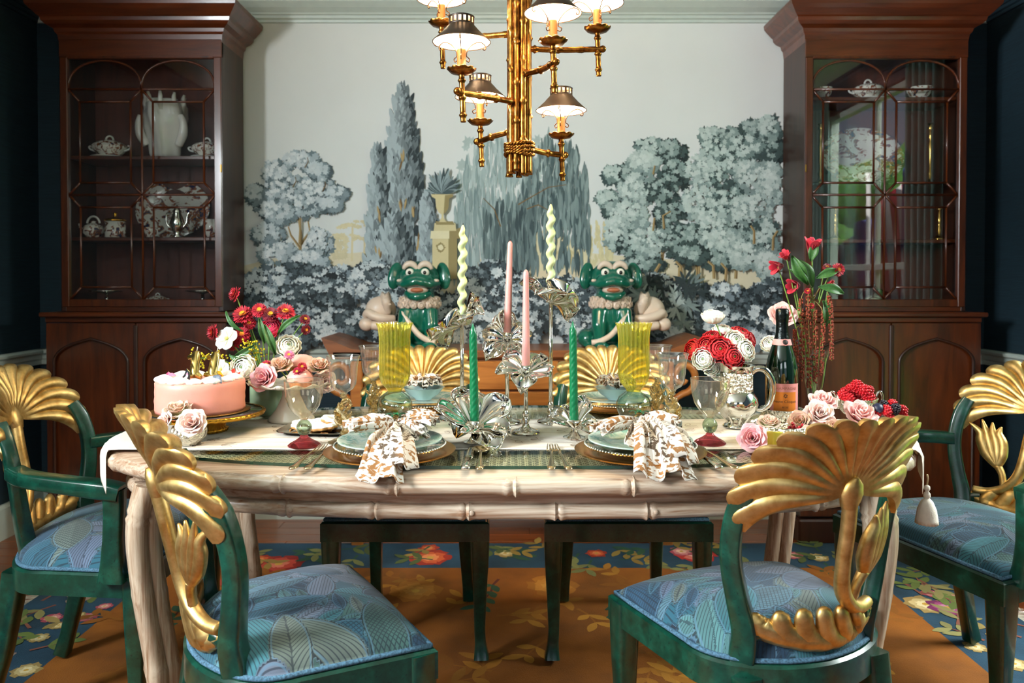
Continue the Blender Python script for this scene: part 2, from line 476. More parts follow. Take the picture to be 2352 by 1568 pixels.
rail = [(o_, z-0.073) for o_, z in [(0.0, 0.885), (0.03, 0.885), (0.038, 0.878), (0.036, 0.868), (0.022, 0.858), (0.020, 0.84), (0.014, 0.832), (0.012, 0.812), (0.0, 0.81)]]
run_profile('trim_4', rail, 'x', 0, M_trim, -WX, WX)
run_profile('trim_5', rail, 'y', -WX, M_trim, 1.2, WB, -1)
run_profile('trim_6', rail, 'y', WX, M_trim, 2.8, WB, 1)
base = [(0.0, 0.15), (0.012, 0.15), (0.02, 0.135), (0.022, 0.0), (0.0, 0.0)]
run_profile('baseboard_back', base, 'x', 0, M_trim, -WX, WX)
run_profile('baseboard_left', base, 'y', -WX, M_trim, WF, WB, -1)
run_profile('baseboard_right', base, 'y', WX, M_trim, 2.62, WB, 1)

# garden seen through (and mirrored from) the right-hand window
M_grass = plain('lawn_grass', rgb(96, 150, 40), 0.9, var=0.5, vscale=8)
struct(MB().box((9, -2, -0.4), (12, 30, 0.1)).build('lawn', M_grass))
M_hedge = plain('hedge_leaf', rgb(52, 100, 30), 0.8, var=0.7, vscale=14)
rh = random.Random(5); hb = MB()
for k in range(300):
    hb.ball((6.5+rh.random()*1.2, -14+rh.random()*18, -0.35+rh.random()*3.4), 0.35+rh.random()*0.3, 7, 5)
tag(hb.build('hedge', M_hedge), 'tall clipped green hedge outside the window', 'hedge', kind='stuff')
# a striped flag hanging on its pole outside
fg = thing('flag', 'red white and blue striped flag hanging outside the window', 'flag', (2.95, 1.22, -0.3))
MB().tube([(0, 0, -0.35), (0, 0, 2.7)], 0.02).build('pole', plain('flag_pole', rgb(200, 200, 200), 0.4), fg)
def flag_pt(u, v):
    return (0.03+0.05*math.sin(u*9+v*2), -0.02-0.62*u*(0.75+0.25*v), 2.3-1.55*(1-v)-0.25*u*u)
for k in range(13):
    MB().surf(lambda u, v, k=k: flag_pt((k+u)/13.0, v), 2, 18, 0.003).build('stripe', plain('flag_red' if k % 2 == 0 else 'flag_white', rgb(190, 24, 44) if k % 2 == 0 else rgb(240, 240, 240), 0.7), fg)
MB().surf(lambda u, v: tuple(V(flag_pt(u*7/13.0, 0.62+0.38*v))+V((-0.006, 0, 0))), 8, 8, 0.002).build('canton', plain('flag_blue', rgb(34, 60, 130), 0.7), fg)
copy_tree(fg, 'second striped flag hanging lower, further along outside the window', loc=(3.15, -0.05, -0.62))
struct(MB().box((-0.55, (WB+WF)/2, HC+0.16), (5.8, WB-WF+0.6, 0.1)).build('sun_block_slab', plain('sun_block_grey', rgb(70, 72, 76), 0.8)))  # unseen overhanging slab, added to keep the sun out of the left window
# curtains at that window
M_curt = plain('curtain_silk', rgb(120, 158, 150), 0.6, var=0.1, sheen=0.3)
for yy, lab in ((1.20, 'pale green curtain hanging at the near side of the garden window'), (2.62, 'pale green curtain hanging at the far side of the garden window')):
    c = MB().surf(lambda u, v, yy=yy: (WX-0.06+0.022*math.sin(u*34), yy+(u-0.5)*0.36, 0.03+2.42*v), 60, 6, 0.003).build('curtain', M_curt)
    tag(c, lab, 'curtain', 'curtains at the garden window')

# ================================================================ the mural print
MU = Paint(lambda x, y, o: at(x, y, WB-0.0021-o), 2.5e-5, 14)
rm = random.Random(21)
SL_D, SL_M, SL_L, SL_P = hexc('3e4d52'), hexc('74868a'), hexc('a6b3b6'), hexc('c6cdcd')
GR_D, GR_M, GR_L, GR_P = hexc('4a5f5c'), hexc('7f958f'), hexc('a9b9b2'), hexc('bfcac3')
OC, OC_D, OC_P = hexc('b79a63'), hexc('8a6a3c'), hexc('d9c99c')
def clump(cx, cy, rx, ry, pal, n=70, r=9, lite=(-0.25, -0.35), hi=0.55):
    D, Mi, L, Pp = pal
    for k in range(n):
        a = rm.random()*6.283; q = math.sqrt(rm.random()); MU.blob(cx+rx*q*math.cos(a), cy+ry*q*math.sin(a), r*(0.8+0.7*rm.random()), cjit(D, 0.12, rm), 6, 0.4, rnd=rm)
    for k in range(int(n*0.9)):
        a = rm.random()*6.283; q = math.sqrt(rm.random())*0.95; x, y = cx+rx*(q*math.cos(a)+lite[0]*0.3), cy+ry*(q*math.sin(a)+lite[1]*0.4)
        MU.blob(x, y, r*(0.6+0.6*rm.random()), cjit(Mi, 0.1, rm), 6, 0.42, rnd=rm)
    for k in range(int(n*hi)):
        a = rm.random()*6.283; q = math.sqrt(rm.random())*0.8; x, y = cx+rx*(q*math.cos(a)+lite[0]), cy+ry*(q*math.sin(a)+lite[1])
        MU.blob(x, y, r*(0.5+0.6*rm.random()), cjit(L, 0.08, rm), 6, 0.42, rnd=rm)
    for k in range(int(n*hi*0.5)):
        a = rm.random()*6.283; q = math.sqrt(rm.random())*0.6; x, y = cx+rx*(q*math.cos(a)+lite[0]*1.2), cy+ry*(q*math.sin(a)+lite[1]*1.2)
        MU.blob(x, y, r*(0.4+0.5*rm.random()), cjit(Pp, 0.05, rm), 6, 0.42, rnd=rm)
def trunk(pts, w0, w1, c=OC):
    MU.stroke(pts, w0, w1, c); MU.stroke([(x+w0*0.2, y) for x, y in pts], w0*0.35, w1*0.3, OC_D)
# far pale landscape
MU.poly([(560, 610), (640, 590), (760, 585), (880, 575), (1000, 600), (1200, 590), (1290, 575), (1400, 585), (1600, 600), (1790, 600), (1790, 690), (560, 690)], hexc('dccfae'))
for (x, y, h, w_) in ((810, 515, 85, 44), (775, 545, 50, 26), (838, 545, 50, 40)):
    MU.stroke([(x, y), (x-2, y+h)], 4, 5, OC_P)
    for k in range(16): MU.blob(x+rm.uniform(-w_, w_)*0.75, y+rm.uniform(-7, 7), rm.uniform(6, 11), cjit(hexc('d6c99f'), 0.06, rm), 6, 0.3, 0.5, rnd=rm)
for k in range(40): MU.blob(770+rm.uniform(-26, 26), 570+rm.uniform(-22, 22), rm.uniform(5, 9), cjit(hexc('d3c79f'), 0.06, rm), 6, 0.35, rnd=rm)
for (x, h) in ((1355, 84), (1372, 100), (1388, 92), (1402, 60)):
    for k in range(26):
        q = rm.random(); MU.lens(x+rm.uniform(-1, 1)*11*(1-q)*1.1, 615-h*q, 16, 3.4, -PI/2+rm.uniform(-0.2, 0.2), cjit(hexc('d2c596'), 0.08, rm))
for (x0, x1, y0) in ((1215, 1262, 560), (1262, 1316, 552), (1316, 1350, 565), (1238, 1290, 575)):
    MU.poly([(x0, 625), (x0, y0), ((x0+x1)/2, y0-9), (x1, y0), (x1, 625)], cjit(hexc('ddd0a6'), 0.05, rm))
for x in (1285, 1295, 1305): MU.poly([(x, 608), (x, 585), (x+5, 580), (x+10, 585), (x+10, 608)], hexc('c3b27e'))
MU.poly([(1275, 580), (1298, 566), (1321, 580), (1321, 584), (1275, 584)], hexc('cdbd8a'))
for k in range(30): MU.blob(1230+rm.uniform(-40, 40), 545+rm.uniform(-16, 14), rm.uniform(6, 10), cjit(hexc('d8cca6'), 0.05, rm), 6, 0.35, 0.6, rnd=rm)
MU.poly([(1180, 625), (1300, 618), (1420, 612), (1420, 660), (1180, 660)], hexc('dcc9a4'))
# round tree on the left
LT = (SL_M, SL_L, SL_P, hexc('d7dbd9'))
LTd = (hexc('5b6c71'), hexc('86969a'), hexc('bcc6c7'), SL_P)
trunk([(690, 650), (688, 590), (692, 540), (684, 490)], 9, 4); trunk([(692, 560), (712, 530), (706, 500)], 6, 3); trunk([(690, 570), (668, 540), (662, 520)], 6, 3)
for (x, y, rx, ry, p) in ((610, 470, 26, 30, LTd), (590, 450, 26, 24, LTd), (640, 400, 36, 28, LT), (695, 372, 40, 22, LT), (735, 395, 26, 20, LTd), (660, 440, 52, 36, LT), (730, 440, 50, 30, LT), (775, 448, 28, 18, LTd), (700, 470, 56, 30, LT), (640, 490, 40, 28, LT), (760, 472, 30, 16, LTd), (620, 540, 40, 24, LTd), (735, 560, 30, 34, LT), (640, 585, 46, 26, LT), (715, 600, 40, 24, LT)):
    clump(x, y, rx, ry, p, 46, 8)
trunk([(688, 560), (690, 520), (690, 500)], 6, 4)
for (x, y) in ((700, 385), (672, 430), (740, 440)): MU.stroke([(x, y), (x+8, y-14), (x+6, y-24)], 2.2, 1.2, OC_D)
# cypress group
def cypress(cx, base, top, half, n, dark, light):
    pts = []
    for k in range(n):
        q = rm.random()**0.85; yy = base+(top-base)*q; wd = half*(1-q)**0.62*(1.0 if q > 0.12 else 0.75+2*q)
        s = rm.uniform(-1, 1); pts.append((yy, cx+s*wd, s))
    for yy, x, s in sorted(pts, key=lambda t: t[0]):
        l = max(0.0, min(1.0, 0.62-0.6*s+rm.uniform(-0.35, 0.35)))
        c = tuple(dark[i]*(1-l)+light[i]*l for i in range(3))+(1,)
        MU.lens(x, yy, rm.uniform(22, 40), rm.uniform(4.0, 6.5), -PI/2+s*0.32+rm.uniform(-0.12, 0.12), c)
        if rm.random() < 0.5: MU.lens(x+2.5, yy-2, rm.uniform(10, 18), 2.0, -PI/2+s*0.3, cjit(dark, 0.15, rm))
for (cx, base, top, half, n) in ((925, 660, 222, 62, 820), (868, 660, 358, 30, 300), (985, 655, 470, 26, 260), (905, 670, 520, 52, 240)):
    cypress(cx, base, top, half, n, hexc('2f4145'), hexc('a9b6b8'))
for (x, y) in ((925, 470), (870, 500), (868, 590), (950, 480), (922, 375), (960, 560)):
    for k in range(3): MU.lens(x+rm.uniform(-5, 5), y+rm.uniform(-8, 20), rm.uniform(18, 30), 2.4, -PI/2+rm.uniform(-0.25, 0.25), OC if k else OC_D)
# willow
for (x, y, sx) in ((1195, 420, 1), (1130, 430, -1)):
    pass
trunk([(1140, 640), (1146, 590), (1168, 545), (1182, 510), (1190, 470)], 9, 4); trunk([(1168, 545), (1150, 520), (1140, 470)], 5, 3); trunk([(1188, 500), (1215, 480), (1240, 470)], 4, 2)
for k in range(60):
    MU.blob(rm.uniform(1055, 1330), rm.uniform(320, 420), rm.uniform(8, 14), cjit(hexc('aebcb6'), 0.06, rm), 6, 0.4, 1.3, rnd=rm)
def willow(x0, x1, ytop, ymid, n, lens_l, dark, light):
    for k in range(n):
        x = rm.uniform(x0, x1); e = abs((x-(x0+x1)/2)/((x1-x0)/2)); y0 = ytop+(ymid-ytop)*(e**2)+rm.uniform(0, 210)*(1-0.35*e)
        q = rm.random(); c = tuple(dark[i]*(1-q)+light[i]*q for i in range(3))+(1,)
        Ln = rm.uniform(*lens_l); MU.lens(x, y0, Ln, rm.uniform(2.2, 4.2), PI/2+rm.uniform(-0.07, 0.07), c)
willow(1050, 1205, 300, 400, 300, (26, 58), hexc('8ea29e'), hexc('b4c1bc'))
willow(1045, 1175, 420, 470, 260, (30, 70), hexc('7e9391'), hexc('aab8b4'))
willow(1200, 1350, 285, 390, 330, (24, 54), hexc('52696a'), hexc('98aaa5'))
willow(1170, 1355, 400, 470, 330, (26, 60), hexc('4b6264'), hexc('8ea19d'))
willow(1110, 1230, 440, 470, 150, (30, 70), hexc('415659'), hexc('7d918e'))
for pts in ([(1190, 470), (1215, 455), (1260, 430), (1300, 424)], [(1150, 520), (1135, 480), (1110, 455)], [(1210, 480), (1236, 470), (1270, 488)]): MU.stroke(pts, 3, 1.5, OC_D)
# urn with agave on a pedestal
PD = hexc('cdbd8c'); PS = hexc('a08d58'); PLt = hexc('ddd1a8')
MU.poly([(993, 640), (993, 545), (1048, 545), (1048, 640)], PD); MU.poly([(1030, 640), (1030, 545), (1050, 545), (1050, 640)], PS)
MU.poly([(988, 548), (990, 530), (1058, 530), (1056, 548)], PLt); MU.poly([(1032, 548), (1032, 530), (1060, 522), (1056, 548)], PS)
MU.poly([(996, 530), (998, 512), (1046, 512), (1048, 530)], PD); MU.poly([(1000, 508), (1002, 516), (1044, 516), (1040, 508)], PS)
MU.blob(1012, 568, 11, PS, 12, 0.15, rnd=rm); MU.blob(1012, 568, 6.5, PLt, 12, 0.1, rnd=rm)
MU.poly([(990, 446), (1042, 446), (1040, 452), (1032, 456), (1030, 478), (1024, 488), (1019, 492), (1019, 500), (1026, 510), (1008, 510), (1014, 500), (1014, 492), (1008, 488), (1002, 478), (1000, 456), (992, 452)], PD)
MU.poly([(1022, 448), (1042, 446), (1040, 452), (1032, 456), (1030, 478), (1024, 488), (1019, 492), (1020, 476)], PS)
for k in range(34):
    a = -PI/2+(k/33-0.5)*2.7+rm.uniform(-0.08, 0.08); L = rm.uniform(40, 64)*(1-0.25*abs(a+PI/2))
    MU.lens(1016, 444, L, 4.6, a, cjit(hexc('4d6062') if k % 2 else hexc('8b9c9d'), 0.12, rm))
# tree masses on the right
RT = (hexc('4a605d'), hexc('7b918b'), hexc('afbeb6'), hexc('bcc8c0'))
RTl = (hexc('8a9d98'), hexc('a9b8b1'), hexc('bac6be'), hexc('c6cfc7'))
RD = (hexc('2e4341'), hexc('4c625e'), hexc('8a9e97'), hexc('a6b5ae'))
for pts, w0, w1 in (([(1600, 640), (1602, 590), (1610, 560)], 9, 6), ([(1520, 600), (1524, 560), (1512, 500)], 9, 5), ([(1690, 640), (1692, 600), (1700, 560)], 8, 6), ([(1640, 635), (1640, 600)], 7, 6), ([(1506, 640), (1508, 612), (1520, 595)], 9, 7), ([(1560, 638), (1562, 604)], 8, 7), ([(1420, 470), (1440, 440), (1425, 420)], 4, 2)): trunk(pts, w0, w1)
for (x, y, rx, ry, p) in ((1420, 405, 34, 22, RT), (1455, 400, 30, 24, RD), (1400, 460, 30, 20, RT), (1415, 485, 30, 20, RD), (1500, 345, 44, 24, RT), (1545, 350, 34, 26, RD), (1480, 375, 36, 22, RTl), (1560, 400, 36, 30, RD), (1470, 440, 50, 36, RTl), (1530, 440, 46, 40, RD), (1450, 500, 46, 30, RTl), (1540, 500, 36, 44, RD), (1420, 540, 30, 40, RTl), (1460, 570, 40, 36, RD), (1510, 560, 58, 34, RTl), (1560, 560, 40, 40, RD), (1480, 610, 50, 18, RD),
                          (1640, 315, 34, 20, RT), (1680, 320, 36, 26, RD), (1655, 350, 46, 28, RT), (1740, 300, 40, 22, RD), (1770, 300, 26, 30, RT), (1770, 350, 30, 36, RD), (1720, 345, 40, 30, RT), (1620, 400, 42, 40, RTl), (1680, 400, 50, 40, RT), (1740, 410, 48, 40, RTl), (1775, 430, 24, 50, RTl), (1610, 470, 44, 40, RTl), (1670, 470, 50, 44, RT), (1730, 490, 50, 44, RTl), (1640, 520, 46, 34, RTl), (1700, 540, 40, 30, RD), (1600, 550, 40, 30, RD), (1660, 560, 50, 30, RTl), (1760, 550, 34, 50, RT), (1650, 600, 40, 22, RD), (1720, 590, 50, 30, RTl), (1770, 610, 30, 40, RTl), (1590, 590, 40, 24, RD)):
    clump(x, y, rx, ry, p, 44, 8.5)
for pts, w0, w1 in (([(1505, 650), (1506, 622), (1516, 606)], 8, 6), ([(1566, 640), (1564, 612), (1552, 600)], 8, 5), ([(1606, 645), (1606, 612)], 6, 5), ([(1640, 640), (1638, 610), (1626, 600)], 7, 5), ([(1666, 650), (1668, 618), (1656, 604)], 7, 5), ([(1732, 560), (1732, 530), (1724, 518)], 6, 4), ([(1775, 575), (1776, 545), (1786, 530)], 6, 4), ([(1500, 400), (1504, 380)], 4, 3), ([(1500, 530), (1503, 500)], 5, 4), ([(1525, 525), (1523, 495), (1540, 485)], 5, 3)): trunk(pts, w0, w1)
# low bushes along the bottom
BD = (hexc('313f44'), hexc('5d6d72'), hexc('a9b4b6'), hexc('c2c9c8'))
BL = (hexc('414f54'), hexc('84939a'), hexc('bcc5c5'), hexc('cfd4d2'))
BK = (hexc('243236'), hexc('36454a'), hexc('55656a'), hexc('7a888c'))
spots = []
for k in range(125):
    x = rm.uniform(575, 1200); spots.append((rm.uniform(625, 785), x))
for k in range(120):
    x = rm.uniform(1180, 1790); spots.append((rm.uniform(655, 785), x))
for y, x in sorted(spots):
    p = rm.choice((BD, BL, BK, BL, BK)); clump(x, y, 40, 24, p, 22, 9.5, (-0.1, -0.3), 0.7)
for k in range(26):     # spiky dark palms behind the right-hand statue
    x, y = rm.uniform(1470, 1600), rm.uniform(640, 770); c = rm.choice((hexc('38494a'), hexc('7d8c88'), hexc('a3aea8')))
    for j in range(9): MU.lens(x, y, rm.uniform(22, 36), 3.4, rm.random()*6.28, cjit(c, 0.12, rm))
def ink(c):      # the printer's ink: a little greyer, deeper in the darks
    L_ = 0.3*c[0]+0.59*c[1]+0.11*c[2]; k_ = min(1.06, (L_/0.42)**0.34); return tuple(min(0.9, (L_+(v-L_)*0.95)*k_) for v in c[:3])+(1.0,)
MU.mb.fc = [ink(c) for c in MU.mb.fc]
pr = MU.build('mural_print', M_print, wb); pr['kind'] = 'stuff'; pr['label'] = 'printed landscape of grey-green trees, urn and shrubs'

# ================================================================ the rug
RX0, RX1, RY0, RY1 = -1.70, 1.70, 0.70, 3.255
M_rugb = plain('rug_blue_wool', rgb(34, 66, 86), 0.95, var=0.35, vscale=6, bump=0.5, bscale=260)
M_rugg = plain('rug_gold_wool', rgb(140, 80, 12), 0.95, var=0.28, vscale=5, bump=0.5, bscale=260)
rug = thing('rug', 'blue bordered wool rug with golden field and scattered flowers under the table', 'rug')
MB().box(((RX0+RX1)/2, (RY0+RY1)/2, 0.0055), (RX1-RX0, RY1-RY0, 0.009), bev=0.003).build('border', M_rugb, rug)
MB().box((0, (RY0+RY1)/2, 0.0062), (2.75, RY1-RY0-0.56, 0.009), bev=0.003).build('field', M_rugg, rug)
fr = random.Random(4)
for sx in (-1, 1):
    mb = MB(); yy = RY0
    while yy < RY1:
        x0 = sx*1.70; l = 0.05+fr.random()*0.02; a = fr.uniform(-0.012, 0.012)
        mb.add([(x0, yy, 0.007), (x0, yy+0.006, 0.007), (x0+sx*l, yy+0.004+a, 0.003), (x0+sx*l, yy+a, 0.003)], [(0, 1, 2, 3)], False); yy += 0.008
    o = mb.build('fringe', plain('rug_fringe', rgb(215, 205, 185), 0.9), rug); o['kind'] = 'stuff'
RU = Paint(lambda x, y, o: V((x, y, 0.0109+o)), 3e-5, 0.05)
def peony(x, y, r, c1, c2, c3):
    for lay, (q, c) in enumerate(((1.0, c1), (0.72, c2), (0.42, c3))):
        for k in range(6):
            a = k*PI/3+lay*0.5+fr.random()*0.3; RU.blob(x+r*q*0.5*math.cos(a), y+r*q*0.5*math.sin(a), r*q*0.45, cjit(c, 0.12, fr), 5, 0.2, rnd=fr)
    RU.blob(x, y, r*0.16, hexc('d0a040'), 6, 0.2, rnd=fr)
def leaf2(x, y, L, W_, a, c): RU.lens(x, y, L, W_, a, c)
def spray(x, y, a, n, L, c, leafc):
    px, py = x, y; pts = [(x, y)]
    for k in range(n):
        a += fr.uniform(-0.35, 0.35); px += L*math.cos(a); py += L*math.sin(a); pts.append((px, py))
    RU.stroke(pts, 0.012, 0.005, c)
    for (qx, qy) in pts[1:]:
        for s_ in (-1, 1): leaf2(qx, qy, fr.uniform(0.05, 0.09), 0.016, a+s_*fr.uniform(0.5, 1.1), cjit(leafc, 0.2, fr))
red = (hexc('a83018'), hexc('d05a2a'), hexc('e88a50')); pink = (hexc('b04a5a'), hexc('d88a88'), hexc('ecc0a8')); cream = (hexc('a88a50'), hexc('d0b880'), hexc('e8d8a8')); mag = (hexc('7a2a5a'), hexc('a84a80'), hexc('c880a0'))
LG, LGd, LGo = hexc('6a7a3a'), hexc('2c5038'), hexc('c09a48')
# back border flowers (seen between the chair legs)
for (px, py, r, c) in ((988, 1290, 0.10, red), (985, 1268, 0.05, red), (640, 1305, 0.11, (hexc('8a2018'), hexc('b84030'), hexc('d87860'))), (595, 1295, 0.06, red), (1370, 1280, 0.05, red), (1600, 1283, 0.10, (hexc('c03028'), hexc('e07868'), hexc('f0c0b0'))), (1565, 1276, 0.06, pink), (1780, 1275, 0.05, cream), (1820, 1285, 0.05, pink), (1160, 1280, 0.05, cream), (1080, 1300, 0.04, cream), (1880, 1290, 0.05, cream)):
    d = CH*FPX/(py-HOR); q = at(px, py, d); peony(q.x, min(q.y, RY1-0.03), r, *c)
for k in range(34):
    x = fr.uniform(-1.4, 1.4); y = fr.uniform(3.0, 3.22); spray(x, y, fr.random()*6.28, 2, 0.05, LGd, fr.choice((hexc('546030'), LGd, hexc('9a7c38'), hexc('7c7c48'))))
# side borders
for (px, py, r, c) in ((2125, 1400, 0.10, cream), (2140, 1375, 0.05, pink), (2175, 1408, 0.09, mag), (2200, 1385, 0.06, pink), (2300, 1425, 0.05, pink), (120, 1432, 0.05, pink), (200, 1430, 0.05, pink), (180, 1425, 0.035, cream), (135, 1450, 0.04, cream), (240, 1405, 0.04, pink), (90, 1480, 0.045, cream), (60, 1555, 0.06, cream), (2240, 1500, 0.05, cream), (2330, 1540, 0.06, cream)):
    d = CH*FPX/(py-HOR); q = at(px, py, d); peony(q.x, q.y, r*0.8, *c)
for k in range(42):
    sx = fr.choice((-1, 1)); x = sx*fr.uniform(1.40, 1.66); y = fr.uniform(1.7, 3.0); spray(x, y, fr.random()*6.28, 2, 0.05, hexc('8a5040'), fr.choice((hexc('a08a50'), LG, hexc('8c8450'), hexc('b09080'))))
# tone-on-tone leaves in the field
for k in range(110):
    x = fr.uniform(-1.3, 1.3); y = fr.uniform(1.3, 2.9); spray(x, y, fr.random()*6.28, 2, 0.06, hexc('9a5c10'), fr.choice((hexc('b47a24'), hexc('a86c1a'), hexc('8e540e'))))
for (x, y) in ((-0.35, 2.75), (0.75, 2.8), (-0.9, 2.65), (0.15, 2.8), (1.1, 2.6)): peony(x, y, 0.11, hexc('a8681a'), hexc('b87a2a'), hexc('c48a3a'))
for (x, y) in ((0.45, 2.8), (-0.05, 2.86), (-1.2, 2.75), (-1.15, 2.4)): spray(x, y, fr.random()*6.28, 4, 0.06, hexc('5a2018'), fr.choice((LGd, hexc('a84838'))))
ro = RU.build('floral_pattern', attr_mat('rug_flower_wool', rough=0.95, bump=0.4), rug); ro['kind'] = 'stuff'
# ================================================================ furniture materials
def make_lacquer():
    t = NT('green_lacquer'); f = t.noise(26, detail=6, rough=0.7); g = t.noise(160, detail=3)
    c = t.ramp(f, [(0.30, rgb(6, 36, 26)), (0.52, rgb(9, 58, 44)), (0.72, rgb(18, 82, 64))])
    c = t.mix(t.ramp(g, [(0.60, (0, 0, 0, 1)), (0.72, (1, 1, 1, 1))]), c, rgb(4, 30, 24))
    t.p(Base_Color=c, Roughness=0.28); t.b.inputs['Coat Weight'].default_value = 0.5; t.b.inputs['Coat Roughness'].default_value = 0.12
    return t.m
M_green = make_lacquer()
def make_gold():
    t = NT('gold_leaf'); f = t.noise(34, detail=5, rough=0.6); g = t.noise(9, detail=2)
    t.p(Base_Color=t.ramp(f, [(0.3, rgb(178, 138, 74)), (0.7, rgb(228, 198, 134))]), Metallic=1.0,
        Roughness=t.math('ADD', t.math('MULTIPLY', g, 0.18), 0.36))
    t.bump(t.noise(120, detail=3), 0.08, 0.002); return t.m
M_gold = make_gold()
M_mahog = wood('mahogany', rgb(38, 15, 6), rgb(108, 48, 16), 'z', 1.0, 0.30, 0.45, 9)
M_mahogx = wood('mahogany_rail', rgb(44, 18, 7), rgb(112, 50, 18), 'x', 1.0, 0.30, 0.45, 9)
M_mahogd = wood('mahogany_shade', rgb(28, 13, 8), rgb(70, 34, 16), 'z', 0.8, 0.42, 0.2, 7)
M_wash = wood('whitewashed_bamboo', rgb(140, 100, 70), rgb(206, 190, 168), 'x', 1.6, 0.42, 0.25, 22, (0.34, 0.60), 0.12)
M_washz = wood('whitewashed_bamboo_leg', rgb(136, 98, 68), rgb(204, 186, 162), 'z', 1.6, 0.42, 0.25, 22, (0.34, 0.62), 0.12)
M_cane = plain('cane_strand', rgb(232, 216, 180), 0.5, var=0.2, vscale=90)

# ---------------------------------------------------------------- fabric pattern woven into the seat
def make_fabric():
    t = NT('leaf_tapestry'); a = t.n('ShaderNodeAttribute', attribute_name='Col'); q = t.n('ShaderNodeAttribute', attribute_name='pat')
    sp = t.n('ShaderNodeSeparateXYZ'); t.l(q.outputs['Vector'], sp.inputs[0])
    def lines(x, lo, hi):
        s_ = t.math('SINE', x); return t.ramp(t.math('ADD', t.math('MULTIPLY', s_, 0.5), 0.5), [(lo, (0, 0, 0, 1)), (hi, (1, 1, 1, 1))])
    l1 = lines(sp.outputs[0], 0.76, 0.92); l2 = lines(sp.outputs[1], 0.76, 0.92)
    ln = t.mix(1.0, l1, l2, 'LIGHTEN')
    c = t.mix(t.math('MULTIPLY', t.n_bw(ln), 0.72), a.outputs['Color'], rgb(14, 30, 44))
    e = t.ramp(sp.outputs[2], [(0.0, (1, 1, 1, 1)), (0.22, (1, 1, 1, 1)), (0.34, (0, 0, 0, 1))])
    c = t.mix(t.math('MULTIPLY', t.n_bw(e), 0.85), c, rgb(16, 28, 40))
    e2 = t.ramp(sp.outputs[2], [(0.34, (0, 0, 0, 1)), (0.40, (1, 1, 1, 1)), (0.62, (1, 1, 1, 1)), (0.70, (0, 0, 0, 1))])
    c = t.mix(t.math('MULTIPLY', t.n_bw(e2), 0.55), c, rgb(88, 126, 150))
    t.p(Base_Color=c, Roughness=0.85); t.b.inputs['Sheen Weight'].default_value = 0.2
    t.bump(t.noise(900, detail=1), 0.25, 0.002); return t.m
def _bw(s, c):
    b = s.n('ShaderNodeRGBToBW'); s.l(c, b.inputs[0]); return b.outputs[0]
NT.n_bw = _bw
M_fabric = make_fabric()
M_piping = plain('seat_piping', rgb(70, 104, 126), 0.9, var=0.6, vscale=260)

SEAT_F, SEAT_B = 0.19, -0.215
def seat_hw(y, wide=1.0):
    if y > -0.06: return (0.212+0.028*(y+0.06)/0.25)*wide
    t = (y+0.06)/(SEAT_B+0.06); return (0.212*(max(0.0, 1-t**2.3))**0.55)*wide
def seat_outline(inset=0.0, n=18, wide=1.0):
    pts = []
    yb = SEAT_B+inset
    ys = [SEAT_F-inset] + [SEAT_F-inset-(SEAT_F-inset+0.06)*k/4 for k in range(1, 5)] + [-0.06+(yb+0.06)*math.sin(PI/2*k/n) for k in range(1, n+1)]
    rt = []
    for y in ys:
        yy = -0.06+(y+0.06)*(SEAT_B+0.06)/(yb+0.06) if y < -0.06 else y
        rt.append((max(0.0, seat_hw(yy, wide)-inset*(1 if y > -0.2+inset else 0.6)) if y > yb+1e-6 else 0.0, y))
    return [(x, y) for x, y in rt] + [(-x, y) for x, y in rt[::-1][1:]]

